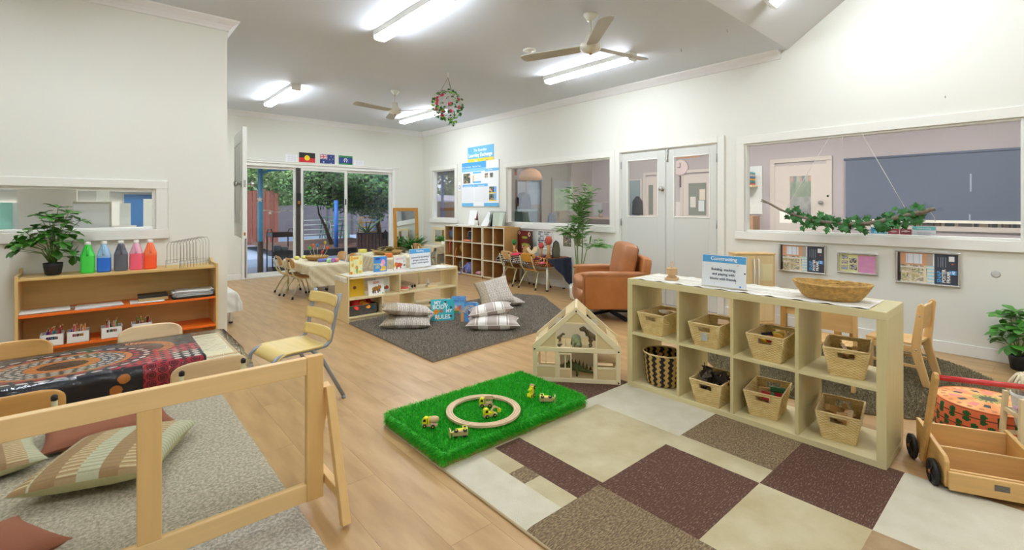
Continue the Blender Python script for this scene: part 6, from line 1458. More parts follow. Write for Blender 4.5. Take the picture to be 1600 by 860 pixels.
# snap frames
SIL = mat('silver_frame', '#cfcfcd', .25, .7)
def snap(u, v):
    # card shown sideways: dark strip at the right
    if u > .62:
        c = lin('#3e4450')
        if .86 < u < .95 and .76 < v < .93: c = lin('#e8e8ea')
        if .87 < u < .98 and .33 < v < .47: c = lin('#4aa0e0')
        if .90 < u < .935 and .66 < v < .7: c = lin('#e05a50')
        for q in (.68,.72,.76,.80):
            if q < u < q+.012 and .56 < v < .9 and (v*60) % 1 < .7: c = lin('#8a90a0')
        return c
    if v > .58:
        c = lin('#d8a27c')
        if .14 < u < .42 and .64 < v < .96: c = lin('#e8eaf0') if (u*40) % 1 < .8 else lin('#a8c4e0')
        if u < .04: c = lin('#3e4450')
        if u > .5: c = lin('#b8a898') if u < .6 else lin('#e8eef4')
        return c
    if u < .05: return lin('#3a3e48')
    if .44 < u < .49 or v < .02: return lin('#e8d8b8')
    if .5 < u: return lin('#a8d8e0') if (v*9) % 1 < .5 else lin('#e8e4d8')
    pal = [lin(c) for c in ('#4a5a48','#8a9a6a','#c8b890','#e8e0d0','#3a3a38','#a86a48')]
    if .5 < v < .53: return lin('#e8e4e0')
    if .26 < v < .29: return lin('#d8c070')
    return mixc(pal[int(nz(u*12, v*9, 6)*5.99)], pal[int(nz(u*22, v*14, 2)*5.99)], nz(u*40, v*30, 1))
def pframe(label, y0, y1, z0, z1, cf, txt=True):
    t = panel_x('snap_frame', label, 'picture frame', y0+.018, y1-.018, z0+.018, z1-.018, cf, 90, 60, .008, frm=(.018, SIL))
    if txt:
        w, h = y1-y0-.036, z1-z0-.036
        def put(s, u, v, sz, c): 
            T = frame((-.0095, w/2-u*w, -h/2+v*h), (0,0,1), (0,1,0)); text(s, sz, mat('ink_'+c, c, .5), T, t, align='LEFT', bold=.0006)
        put('SNAP', .705, .06, h*.155, '#5ab0f0'); put('POSTER', .78, .06, h*.125, '#ffffff'); put('FRAME', .855, .06, h*.125, '#ffffff'); put('A3', .93, .35, h*.09, '#ffffff')
        g = M(); g.bx(-.0095,-.0085,w/2-.055*w,w/2-.01*w,-h/2+.05*h,-h/2+.32*h, mat('black_logo', '#202228', .5)); O('corner_label', g, t)
    return t
pframe('silver snap frame with a sample poster, nearest the toy cupboard', 1.52, 1.965, .585, .885, snap)
def pinkp(u, v):
    if v > .96 or u < .03: return lin('#d8d890')
    if u > .52: return mixc(lin('#d08ac0'), lin('#e0a0b8'), nz(u*5, v*4, 2))
    for k, (a, b_, c, d) in enumerate(((.06,.24,.7,.93),(.06,.24,.42,.64),(.06,.24,.1,.36),(.28,.5,.5,.78),(.28,.5,.12,.44))):
        if a < u < b_ and c < v < d: return [lin(c_) for c_ in ('#5a5a60','#8aa0c0','#c8b8a0','#3a4858','#d8c8a8')][int(nz(u*20, v*16, k)*4.99)]
    return lin('#dcdc9a')
pframe('smaller silver frame with a pink and yellow photo page, middle of the three', 1.096, 1.425, .622, .83, pinkp, False)
pframe('large silver snap frame with a sample poster, right-hand one of the three', .52, .965, .578, .88, snap)
O('wall_mark', M().lathe([(.03,0),(.02,.001),(0,.0012)], mat('scuff', '#c9c9c3', .8), n=20), label='faint grey round smudge on the right wall beside the largest frame', cat='mark', loc=(XR-.0005,.31,.72), rot=(0,-pi/2,0))
O('wall_hook', M().tube([(XR,.62,2.24),(XR-.02,.62,2.24),(XR-.022,.62,2.255)], .004, CHR, 6), label='tiny metal hook high on the right wall above the big window', cat='hook')
# wooden chairs and table
def wchair(label, loc, rz, grp):
    t = E('wooden_chair', label, 'chair', loc, rz, grp)   # front = +y
    w, d = .3, .3; sh = .275
    for k in range(4): O('seat_slat', M().bx(-w/2+k*w/4+.001,-w/2+(k+1)*w/4-.001,-d/2,d/2,sh,sh+.016, PINEY), t, bev=.002)
    for s_ in (-1, 1):
        x = s_*(w/2+.001)-.011
        pr = [(-d/2+.03,.27),(-d/2-.03,.27),(-d/2-.075,.03),(-d/2-.08,0),(-d/2-.04,0),(-d/2-.03,.05),(-d/2+.03,.2)]
        pr = [(-d/2-.08,0),(-d/2-.035,0),(-d/2+.028,.22),(-d/2+.028,.30),(-d/2-.006,.565),(-d/2-.026,.58),(-d/2-.046,.565),(-d/2-.024,.29),(-d/2-.024,.235)]
        O('back_leg', M().prism(pr, 0, x, x+.022, PINEZ), t, bev=.005)
        O('front_leg', M().prism([(d/2-.01,0),(d/2-.045,0),(d/2-.05,.275),(d/2-.005,.275)], 0, x, x+.022, PINEZ), t, bev=.004)
        O('side_rail', M().bx(x+.004,x+.018,-d/2,d/2-.05,.225,.27, PINEY), t, bev=.002); O('stretcher', M().bx(x+.004,x+.018,-d/2-.04,d/2-.03,.12,.14, PINEY), t, bev=.002)
        for z, y in ((.25,-d/2),(.49,-d/2-.018)): O('bolt', M().cyl((x+(.022 if s_ > 0 else 0),y,z),(x+(.024 if s_ > 0 else -.002),y,z),.006,CHR,10), t)
    def bk(u, v): return None
    pr = [(-w/2+.012,.385),(w/2-.012,.385),(w/2-.012,.565),(.06,.555),(0,.56),(-.06,.555),(-w/2+.012,.565)]
    T = Matrix.Translation((0,-d/2-.018,.49)) @ Matrix.Rotation(radians(6), 4, 'X') @ Matrix.Translation((0,0,-.49))
    O('back_panel', M().prism(pr, 1, -.007, .007, PINE, T), t, bev=.003)
    O('apron', M().bx(-w/2+.01,w/2-.01,d/2-.035,d/2-.02,.225,.27, PINE), t)
    return t
wc = wchair('small wooden chair on the round rug, seen to the right of the cube shelf', (4.50, .77, .02), radians(-4), 'small wooden chairs on the round rug')
dup(wc, (4.06, 1.04, .02), radians(-90), 'small wooden chair seen through the upper right hole of the cube shelf')
t = E('wooden_table', 'small wooden table between the two small wooden chairs, mostly hidden by the cube shelf', 'table', (4.5, 1.28, .02))
O('tabletop', M().cb((0,0,.455),(.5,.46,.022), PINE), t, bev=.006)
for sx in (-1,1):
    for sy in (-1,1): O('leg', M().cb((sx*.21,sy*.19,.222),(.042,.042,.444), RUBW), t, bev=.003)
for s_ in (-1,1): O('apron', M().bx(-.19,.19,s_*.19-.008,s_*.19+.008,.38,.444, PINE), t); O('apron', M().bx(s_*.21-.008,s_*.21+.008,-.17,.17,.38,.444, PINEY), t)
# pouf
def pf_side(u, v):
    c = mixc(lin('#e0693a'), lin('#f0875a'), nz(u*9, v*3, 1))
    for row in range(3):
        yc = (.2+.3*row) % 1; k = (u*22+row*.5); q = k % 1; d = v-yc
        if abs(d) < .012: c = lin('#7a3a28')
        for s_ in (-1, 1):
            if ((q-.5-s_*.0)/.26)**2+((d-s_*.075)/.07)**2 < 1 and q > .3: c = lin('#1f5a26')
    if (v > .33 and v < .36 and int(u*160) % 2): c = lin('#8a4a30')
    return c
def pf_top(u, v):
    a, r = u*2*pi, v; c = mixc(lin('#e8955a'), lin('#f0b878'), .5+.5*sin(a*6))
    if r < .17: c = lin('#5a5a48')
    elif r < .3: c = lin('#d8b060') if (a*8/pi) % 1 < .5 else lin('#6a8a50')
    elif .5 < r < .68 and (a*3.5/pi) % 1 < .22: c = lin('#3a4a48')
    elif .5 < r < .75 and (a*3.5/pi+.5) % 1 < .3: c = lin('#e88a80')
    elif .8 < r < .9 and (a*12/pi) % 1 < .4: c = lin('#c87a50')
    return c
t = E('pouf', 'round orange floor pouf printed with green leaf vines behind the toy wagon', 'pouf', (3.72,.235,0), .4); PF = mat('pouf_print', vcol=True, rough=.8)
rad = .23
g = M(); g.grid(lambda u, v: ((rad-.012*(2*v-1)**4)*cos(u*2*pi), (rad-.012*(2*v-1)**4)*sin(u*2*pi), .004+v*.19), 200, 60, PF, True, pf_side)
O('side_cover', g, t); g = M(); g.grid(lambda u, v: (rad*.95*v*cos(u*2*pi), rad*.95*v*sin(u*2*pi), .196+.014*(1-v*v)), 120, 40, PF, True, pf_top); O('top_cover', g, t, label='orange top with radiating flower print')
O('piping', M().tube([((rad-.011)*cos(k*pi/24),(rad-.011)*sin(k*pi/24),.195) for k in range(48)], .004, mat('pouf_piping', '#d87848', .8), 6, closed=True), t)
# wagon
WG = wood('wagon_pine', '#d9ab67', .14, 1, .45); WGX = wood('wagon_pine_x', '#dcb070', .14, 0, .45)
t = E('push_wagon', 'wooden push wagon with red handle bar and black wheels at the right edge', 'toy wagon', (2.90, .335, 0), math.atan2(-.91, .42))
wW = .335
for x in (0, wW):
    O('side_panel', M().prism([(-.065,.03),(.27,.03),(.285,.2),(.26,.2),(-.045,.16),(-.065,.14)], 0, x-.009, x+.009, WG), t, bev=.004)
    pst = O('handle_post', M().prism([(.15,.03),(.195,.03),(.03,.50),(.012,.515),(-.008,.512),(-.014,.49)], 0, x+(-.027 if x == 0 else .009), x+(-.009 if x == 0 else .027), WG), t, bev=.005)
    for y, z in ((.170,.06),(.112,.22)): O('screw', M().cyl((x+(-.029 if x == 0 else .029),y,z),(x+(-.026 if x == 0 else .026),y,z),.005,CHR,10), pst)
O('handle_bar', M().cyl((-.012,.008,.492),(wW+.012,.008,.492), .0125, mat('red_lacquer', '#d02c2c', .25, coat=.5), 18), t, label='red round handle bar')
for y, z0_, z1_ in ((-.06,.035,.11), (.262,.035,.19), (.09,.035,.15)): O('cross_board', M().bx(.009,wW-.009,y-.007,y+.007,z0_,z1_, WGX), t, bev=.003)
O('floor_board', M().bx(.009,wW-.009,-.05,.26,.035,.045, WGX), t)
fb_ = O('front_board', M().bx(-.0,wW+.0,-.083,-.067,.025,.105, WGX), t, bev=.004); O('maker_plate', M().bx(.15,.2,-.0845,-.083,.06,.085, mat('plate_grey', '#6a6258', .5)), fb_, bev=.001, label='small dark metal plate')
for x in (-.03, wW+.03):
    for y in (.0, .262):
        s_ = -1 if x < 0 else 1
        wl = O('wheel', M().lathe([(.0,-.009),(.02,-.009),(.04,-.007),(.05,-.011),(.058,-.008),(.058,.008),(.05,.011),(.04,.007),(.02,.009),(0,.009)], BLK, n=28), t, loc=(x,y,.0585), rot=(0,pi/2,0))
        g = M(); g.lathe([(.009,.012*1),(.007,.016),(0,.017)], mat('brass',''), n=12); g.lathe([(.009,-.012),(.007,-.016),(0,-.017)], mat('brass',''), n=12); O('hub', g, wl)
        g = M()
        for k in range(5): g.beam((.012*cos(k*1.2566),.012*sin(k*1.2566),-.011),(.046*cos(k*1.2566),.046*sin(k*1.2566),-.010),.007,.004,BLK); g.beam((.012*cos(k*1.2566),.012*sin(k*1.2566),.011),(.046*cos(k*1.2566),.046*sin(k*1.2566),.010),.007,.004,BLK)
        O('spokes', g, wl)
for y in (0,.262): O('axle', M().cyl((-.03,y,.0585),(wW+.03,y,.0585),.005,CHR,8), t)
# doll high chair and doll
t = E('doll_high_chair', 'small wooden doll high chair with white cloth seat at the right edge', 'doll chair', (3.46, .075, 0), radians(-60))
for sx in (-1,1):
    for sy in (-1,1): O('leg', M().beam((sx*.075,sy*.075,0),(sx*.06,sy*.06,.34),.02,.02, DWZ), t, bev=.002)
for z in (.12,.24):
    for s_ in (-1,1): O('rail', M().bx(-.06,.06,s_*.066-.006,s_*.066+.006,z,z+.018, DW), t); O('rail', M().bx(s_*.066-.006,s_*.066+.006,-.06,.06,z,z+.018, DW), t)
g = M(); g.grid(lambda u, v: ((.068-.02*(1-v))*cos(u*2*pi), (.068-.02*(1-v))*sin(u*2*pi), .18+.17*v), 24, 8, mat('white_fleece', '#efeeea', .95, bump=.4, bscale=150)); g.lathe([(0,.18),(.05,.18)], mat('white_fleece',''), n=24)
o = O('cloth_seat', g, t); o.modifiers.new('s','SOLIDIFY').thickness = .006
t = E('doll', 'cloth doll with tousled blond yarn hair sitting in the small high chair', 'doll', (3.46, .075, .19), radians(-60)); SKN = mat('doll_skin', '#e8c0a0', .7); PKD = mat('doll_dress', '#e0bcd8', .9)
body = creature('body', None, None, (0,0,0), 0, [([(0,0,.02),(0,0,.08),(0,0,.13)], [.035,.04,.022]), ([(0,0,.13),(0,0,.17)], [.018,.016])]+[([(s_*.02,0,.11),(s_*.05,-.02,.09),(s_*.075,-.04,.10)], [.016,.012,.012]) for s_ in (-1,1)]+[([(s_*.018,0,.03),(s_*.025,-.04,.02)], [.018,.014]) for s_ in (-1,1)], PKD, vox=.005); body.parent = t
hd = O('head', M().ball((0,0,.2),(.042,.04,.045), SKN, 18, 12), t); O('eye', M().ball((-.015,-.038,.203),.004,BLK,8,6).ball((.015,-.038,.203),.004,BLK,8,6), hd); O('nose', M().ball((0,-.042,.193),.004,SKN,8,6), hd); O('mouth', M().tube([(-.01,-.038,.182),(0,-.041,.179),(.01,-.038,.182)],.0015,mat('doll_mouth','#c0504a'),5), hd)
g = M(); HR = mat('blond_yarn', '#e6d8ba', .9)
for k in range(90):
    a = R.uniform(0, 6.28); e = R.uniform(.2,1.4); p0 = Vector((.042*cos(a)*cos(e), .04*sin(a)*cos(e), .2+.045*sin(e))); o_ = Vector((cos(a), sin(a), .25)).normalized()
    if sin(a) < -.6 and e < .8: continue
    g.tube([p0*1.0, p0+o_*.02+Vector((0,0,.008)), p0+o_*.032+Vector((0,0,-.02)), p0+o_*.03+Vector((R.uniform(-.01,.01),R.uniform(-.01,.01),-R.uniform(.04,.07)))], [.005,.006,.005,.002], HR, 5)
O('hair', g, hd, kind='stuff')
# potted plant on the right
schefflera('green schefflera in a small black pot on the floor by the right wall', (5.43, .17, 0), [(x, y, z) for x, y, z in ((-.18,.05,.22),(-.12,-.05,.3),(-.1,.08,.34),(0,0,.42),(.08,.05,.38),(-.03,-.08,.36),(.12,-.05,.3),(.02,.1,.28),(-.05,.02,.46),(-.15,.0,.36),(.05,-.12,.25),(.1,.1,.22),(-.06,.1,.42))], (.065,.12), .11, rs=4)
# ---------- branch with ivy ----------
BRK = mat('driftwood', '#8a8070', .85, c2='#6e6456', scale=20, stretch=(1,4,1), bump=.3, bscale=80)
t = E('hanging_branch', 'driftwood branch wrapped in ivy hanging on strings in front of the big window', 'branch', (5.45, 0, 0))
bp = [(0,2.09,1.36),(0,2.0,1.31),(.0,1.9,1.25),(.01,1.75,1.19),(0,1.6,1.145),(-.01,1.45,1.125),(0,1.3,1.11),(0,1.15,1.125),(.01,1.0,1.16),(0,.88,1.20),(0,.78,1.225),(0,.67,1.262)]
O('branch', M().tube(bp, [.007,.011,.012,.013,.014,.015,.017,.018,.021,.022,.024,.017], BRK, 10), t); O('twig', M().tube([(0,2.0,1.315),(0,2.06,1.33),(0,2.10,1.34)], [.009,.007,.004], BRK, 8), t)
STG = mat('white_string', '#dcdcd6', .7)
for p0, p1 in (((.12,1.48,1.995),(0,1.86,1.24)), ((.12,1.22,1.995),(0,.84,1.20)), ((.12,1.375,1.995),(.12,1.375,1.86))): O('string', M().tube([p0, p1], .0022, STG, 5), t)
O('string', M().tube([(0,.73,1.245),(.02,.70,1.23),(.03,.68,1.19),(.03,.67,1.15)], .002, STG, 5), t)
def ivy_mesh(s=.05):
    pts = [(0,0),(.25,.42),(.42,.30),(.6,.62),(.68,.28),(1.05,0),(.68,-.28),(.6,-.62),(.42,-.30),(.25,-.42)]
    v = [(x*s, y*s, -.25*s*x*x+.2*s*abs(y)) for x, y in pts]+[(.5*s,0,-.04*s)]; f = [(i, (i+1) % 10, 10) for i in range(10)]
    g = M(); g.add(v, f, IVY, False); return g.mesh('leaf')
iv = ivy_mesh(.062); R4 = random.Random(21)
def bpos(y):
    for k in range(len(bp)-1):
        if bp[k+1][1] <= y <= bp[k][1]: q = (bp[k][1]-y)/(bp[k][1]-bp[k+1][1]); return Vector([bp[k][i]*(1-q)+bp[k+1][i]*q for i in range(3)])
    return Vector(bp[-1])
g = M()
for cy_, n, dz in ((1.76,7,0),(1.56,7,0),(1.38,7,-.02),(1.22,6,-.03),(.92,7,-.04),(.85,6,.03),(1.80,9,-.02),(1.72,8,-.05),(1.60,9,-.03),(1.52,7,.01),(1.44,8,-.02),(1.33,8,.0),(1.26,7,.01),(1.18,9,-.02),(1.10,6,.02),(1.0,8,-.02),(.95,8,.02),(.88,8,-.03),(.83,9,.0),(1.64,4,.03),(1.05,5,-.05)):
    for k in range(n):
        y = cy_+R4.uniform(-.06,.06); p = bpos(y)+Vector((R4.uniform(-.03,.02), 0, dz+R4.uniform(-.05,.045))); o = O('ivy_leaf', iv, t)
        a = R4.uniform(0, 6.28); orient(o, p, (R4.uniform(-.6,.1), cos(a), sin(a)), 0); q0 = o.rotation_quaternion
        n_ = Vector((-1, R4.uniform(-.6,.6), R4.uniform(-.5,.6))).normalized(); xd = Vector((0, cos(a), sin(a))); xd = (xd-n_*xd.dot(n_)).normalized(); yd = n_.cross(xd)
        o.rotation_quaternion = Matrix((xd, yd, n_)).transposed().to_quaternion(); o.scale = (R4.uniform(.7,1.25),)*3
        if k % 3 == 0: g.tube([bpos(y), (bpos(y)+p)/2+Vector((0,0,.01)), p], .0012, STEM, 4)
O('vine', g, t)
# sill items (on the window frame inside the neighbouring room)
SZ = 1.0
def card_x(name, label, cat, y0, y1, z0, h, colf, x, lean=.12, th=.008, tx=()):
    t = E(name, label, cat, (x, (y0+y1)/2, z0), -pi/2); t.rotation_euler[0] = -lean; w = y1-y0; g = M(); g.bx(-w/2,w/2,0,th,0,h,PAPER); g.grid(lambda u, v: (-w/2+u*w,-.0005,v*h), 30, 20, VC, False, colf); O('card', g, t)
    for s, sz, z, c in tx: text(s, sz, mat('ink_'+c, c, .5), frame((0,-.0012,z), (1,0,0), (0,0,1)), t)
    return t
SX = XR+.125
O('window_ledge', M().bx(XR+.11, XR+.3, .1, 2.4, .955, .985, WHT), label='white ledge behind the big window in the neighbouring room', cat='ledge')
card_x('picture_book', 'blue and orange picture book on the ledge behind the big window', 'book', 1.05, 1.18, .985, .095, rects('#4aa0cc', [(0,.8,0,.35,'#e8904a'),(.2,1,.4,.6,'#8accdc')]), SX)
card_x('picture_book', 'maroon picture book with a vehicle on the ledge behind the big window, left of two', 'book', .96, 1.045, .985, .085, blobcol('#a84a54', [(.5,.1,.3,.25,'#5a3a40'),(.5,.7,.3,.1,'#d8c0c0')]), SX)
card_x('picture_book', 'maroon picture book on the ledge next to the teal sign, right of two', 'book', .87, .955, .985, .085, blobcol('#a04452', [(.5,.1,.35,.25,'#5a3a40'),(.5,.75,.4,.08,'#e0d0d0')]), SX)
card_x('sign_card', 'teal and white card sign on the ledge behind the big window', 'sign', .70, .865, .985, .115, rects('#e9e9f2', [(0,1,.68,1,'#6ec0c4')]), SX, tx=(('Constructing', .018, .096, '#ffffff'), ('Building, stacking and', .011, .055, '#5a6a8a'), ('playing with friends', .011, .037, '#5a6a8a')))
# ---------- flower ball ----------
t = E('flower_ball', 'hanging wire ball covered in ivy and pink flowers below the ceiling', 'hanging decoration', (3.35, 5.05, CZ))
O('ceiling_hook', M().tube([(0,0,0),(0,0,-.04),(.008,0,-.055),(0,0,-.07)], .004, WHT, 6), t)
cz = -.41; rad = .17
for k in range(3): a = k*2.1+.3; O('chain', M().tube([(0,0,-.06),(rad*.7*cos(a),rad*.7*sin(a),cz+rad*.75)], .0025, mat('dark_wire', '#6a6a60', .5), 5), t)
g = M(); wm_ = mat('white_wire', '#c9c9c4', .5)
for k in range(6): a = k*pi/6; g.tube([(rad*cos(q*pi/14)*cos(a), rad*cos(q*pi/14)*sin(a), cz+rad*sin(q*pi/14)) for q in range(28)], .0022, wm_, 5, closed=True)
for e in (-.9,-.45,0,.45,.9): g.tube([(rad*cos(e)*cos(q*pi/14), rad*cos(e)*sin(q*pi/14), cz+rad*sin(e)) for q in range(28)], .0022, wm_, 5, closed=True)
O('wire_ball', g, t)
iv2 = leaf_mesh(.05, .036, IVY, .2, .2, .8, name='leaf'); iv3 = leaf_mesh(.05, .036, mat('lime_leaf', '#7ac030', .5), .2, .2, .8, name='leaf')
for k in range(150):
    a = R4.uniform(0, 6.28); e = math.asin(R4.uniform(-1,1)); n_ = Vector((cos(e)*cos(a), cos(e)*sin(a), sin(e))); 
    if k % 3 == 0 and n_.z > .2: n_.z *= -1
    o = O('leaf', iv3 if k % 5 == 0 else iv2, t); tg = n_.orthogonal(); tg.rotate(Matrix.Rotation(R4.uniform(0,6.28), 3, n_)); orient(o, n_*rad*R4.uniform(.97,1.15)+Vector((0,0,cz)), tg+n_*.4, R4.uniform(-.8,.8)); o.scale = (R4.uniform(.7,1.2),)*3
for k in range(9):
    o = O('leaf', iv3 if k % 2 else iv2, t); orient(o, (R4.uniform(-.01,.09), R4.uniform(-.06,.0), cz-rad-R4.uniform(0,.07)), (R4.uniform(-1,1), R4.uniform(-1,1), -.6))
PKF = mat('pink_petals', '#e0406a', .6, c2='#c8284e', scale=30)
rt = Vector((.7517,-.6595,0)); fw_ = Vector((-.6595,-.7517,0))
for (u_, v_) in ((-.12,.07),(-.055,.10),(-.12,-.0),(-.115,.03),(-.13,-.06),(-.05,-.09),(-.06,-.14),(.14,.06),(.15,-.04),(.05,-.02),(.05,-.1)):
    dd_ = max(.0, rad*rad-u_*u_-v_*v_)**.5; p = rt*u_+fw_*dd_+Vector((0,0,v_+cz)); n_ = (p-Vector((0,0,cz))).normalized(); g = M()
    for j, (rr, hh_) in enumerate(((.026,.0),(.018,.008),(.01,.013))):
        for q in range(5):
            an = q*1.2566+j*.6; s1_ = n_.orthogonal().normalized(); s2_ = n_.cross(s1_); c_ = p+(s1_*cos(an)+s2_*sin(an))*rr*.55+n_*hh_; Tm = Matrix.Translation(c_) @ n_.to_track_quat('Z','Y').to_matrix().to_4x4(); g.ball((0,0,0),(rr*.6,rr*.6,.006), PKF, 7, 4, Tm)
    O('flower', g, t, label='pink rose-like flower')
# ---------- flags ----------
def wall_card(name, label, cat, x0, x1, z0, z1, colf, nu=60, nv=40):
    t = E(name, label, cat, ((x0+x1)/2, YB-.001, (z0+z1)/2)); w, h = x1-x0, z1-z0; g = M(); g.bx(-w/2,w/2,-.003,0,-h/2,h/2,PAPER); g.grid(lambda u, v: (-w/2+u*w,-.0036,-h/2+v*h), nu, nv, VC, False, colf); O('print', g, t); return t
def abo(u, v): return lin('#f4e020') if hypot((u-.5)*1.5, v-.5) < .25 else (lin('#1c1c1c') if v > .5 else lin('#d8262e'))
def aus(u, v):
    if u < .5 and v > .5:
        a, b_ = u*2, (v-.5)*2; 
        if abs(a-.5) < .06 or abs(b_-.5) < .1: return lin('#d02840')
        if abs(a-.5) < .11 or abs(b_-.5) < .18: return lin('#f4f4f4')
        d1 = abs(a-b_); d2 = abs(a+b_-1)
        if min(d1, d2) < .05: return lin('#d02840')
        if min(d1, d2) < .14: return lin('#f4f4f4')
        return lin('#1c3a80')
    for x, y, r in ((.25,.24,.085),(.75,.82,.045),(.65,.5,.045),(.87,.57,.045),(.75,.15,.05),(.81,.4,.025)):
        dx, dy = (u-x)*1.6, v-y; 
        if hypot(dx, dy) < r*(.7+.4*cos(math.atan2(dx, dy)*7)): return lin('#f4f4f4')
    return lin('#1c3a80')
def tsi(u, v):
    if v > .8 or v < .2: return lin('#1a8a50')
    if v > .76 or v < .24: return lin('#101820')
    dx, dy = (u-.5)*1.5, v-.5; r = hypot(dx, dy-.03)
    if .12 < r < .2 and (dy > -.06 or abs(dx) > .09): return lin('#f6f6f6')
    if .08 < abs(dx) < .17 and -.2 < dy < -.05: return lin('#f6f6f6')
    if r < .06 and abs(math.sin(math.atan2(dy-.03, dx)*2.5)) > .45: return lin('#f6f6f6')
    return lin('#1c3a90')
wall_card('flag_print', 'Aboriginal flag print above the sliding door, black over red with a yellow disc', 'flag', 2.90, 3.20, 2.13, 2.33, abo); wall_card('flag_print', 'Australian flag print above the sliding door, blue with stars', 'flag', 3.29, 3.58, 2.125, 2.325, aus, 90, 60); wall_card('flag_print', 'Torres Strait Islander flag print above the sliding door, green and blue with a white headdress', 'flag', 3.66, 3.945, 2.135, 2.325, tsi, 72, 50)
txl = lambda u, v: lin('#b8bcc8') if (v*7) % 1 < .25 and .12 < u < .88 and (u*23+int(v*7)) % 1 < .8 else lin('#f2f3f5')
wall_card('paper_notice', 'small white text notice left of the three flags', 'notice', 2.66, 2.87, 2.14, 2.28, txl, 50, 30); wall_card('paper_notice', 'small white text notice right of the three flags', 'notice', 3.98, 4.18, 2.14, 2.25, txl, 50, 30)
# ================= NEIGHBOURING ROOMS =================
MV = mat('mauve_wall', '#b0aab2', .7); MV2 = mat('grey_mauve_wall', '#9a9090', .7); MW = mat('mauve_door', '#c6c0bf', .5); CAR = mat('grey_carpet', '#8a8784', .9)
wall('wall_nextroom', 0, 9.3, 9.4, -2.2, 7.6, 0, 3, [], MV); wall('wall_nextroom_end', 1, 7.58, 7.68, XR+.11, 9.3, 0, 3, [], MV2); wall('wall_nextroom_near', 1, -2.3, -2.2, XR+.11, 9.4, 0, 3, [], MV)
O('floor_nextroom', M().bx(XR+.11, 9.3, -2.2, 7.58, -.06, 0, CAR), kind='structure'); O('ceiling_nextroom', M().bx(XR+.11, 9.4, -2.2, 7.68, 2.9, 2.98, CEIL), kind='structure')
D2 = mat('lit_panel', '#fff8ea', .4, emit=LAMP2)
for k, (x, y) in enumerate(((7.4, .6), (7.4, 3.0), (7.4, 5.6))): O('ceiling_light', M().bx(x-.3,x+.3,y-.3,y+.3,2.88,2.9,D2), label='unseen square ceiling light added to the room behind the right wall, %s'%('nearest the camera', 'middle one', 'farthest one')[k], cat='light', group='added square lights in the neighbouring room')  # ceiling lamps put in out of view to light the neighbouring room
nx = 9.3
# door with window in far wall of next room
g = M(); g.bx(nx-.03,nx,2.44,2.52,0,2.08,MW); g.bx(nx-.03,nx,3.33,3.41,0,2.08,MW); g.bx(nx-.03,nx,2.44,3.41,2.081,2.15,MW); O('trim_7', g, kind='structure')
g = M(); g.bx(nx-.02,nx-.002,2.52,3.33,0,1.1,MW); g.bx(nx-.02,nx-.002,2.52,2.75,1.1,2.02,MW); g.bx(nx-.02,nx-.002,3.08,3.33,1.1,2.02,MW); g.bx(nx-.02,nx-.002,2.75,3.08,1.83,2.02,MW); dn = O('door_6', g, kind='structure'); 
def scene1(u, v):
    if v > .85: return [lin(c) for c in ('#c8a8a0','#8a9aa8','#b8c0b8')][int(u*7) % 3]
    if v > .5: return mixc(lin('#7a9080'), lin('#b8c4bc'), nz(u*5, v*6, 2))
    return mixc(lin('#c8ccd0'), lin('#8a9094'), nz(u*4, v*7, 3))
g = M(); g.grid(lambda u, v: (nx-.006, 3.08-u*.33, 1.1+v*.73), 20, 36, VC, False, scene1); O('pane_print', g, dn, label='posters and view behind the door glass'); O('pane', M().bx(nx-.014,nx-.01,2.75,3.08,1.1,1.83,GLASS), dn); knob(dn, (nx-.02, 2.6, 1.36), (-1,0,0))
O('paper_notice', M().bx(nx-.024,nx-.0205,3.05,3.25,1.0,1.25,PAPER), label='white paper fixed low on the mauve door in the neighbouring room', cat='paper')
O('door_hook', M().ball((nx-.025,2.5,1.47),.02,BLK,8,6), label='small black hook beside the mauve door', cat='hook')
BL = mat('blue_grey_blind', '#606c84', .7, bump=.05)
t = E('roller_blind', 'large blue-grey roller blind in the room behind the big window', 'blind', (nx-.06, 0, 0)); O('blind_cloth', M().bx(0,.006,-1.6,2.24,1.09,2.06,BL), t); O('top_roll', M().cyl((.003,-1.6,2.06),(.003,2.26,2.06),.02,BL,12), t); O('bottom_bar', M().bx(-.01,.016,-1.6,2.24,1.05,1.09,WHT), t, label='white bottom bar')
g = M(); wmm = MW; g.bx(nx-.03,nx,-1.7,2.25,.93,1.0,wmm); g.bx(nx-.03,nx,2.16,2.24,.93,1.05,wmm); O('trim_8', g, kind='structure')
def shelfb(u, v): return [lin(c) for c in ('#b87a5a','#8a8a90','#c8c0b0','#5a6a7a','#a09088','#7a5a50')][int(nz(u*60, 1, 3)*5.99)]
g = M(); g.bx(nx-.004,nx-.002,-1.5,2.15,1.0,1.05,MW); g.grid(lambda u, v: (nx-.006, 2.1-u*3.6, 1.0+v*.05), 200, 2, VC, False, shelfb); O('book_strip', g, label='row of coloured book spines seen under the blue-grey blind', cat='books', kind='stuff')
for y, z, w_, h_, lb in ((.75,1.62,.03,.25,'tall'),(.76,1.22,.03,.08,'short')): O('light_mark', M().bx(nx-.063,nx-.0605,y,y+w_*.6,z-.12,z-.12+h_, mat('pale_streak', '#9aa8c0', .5)), label='%s pale streak on the blue-grey blind'%lb, cat='mark')
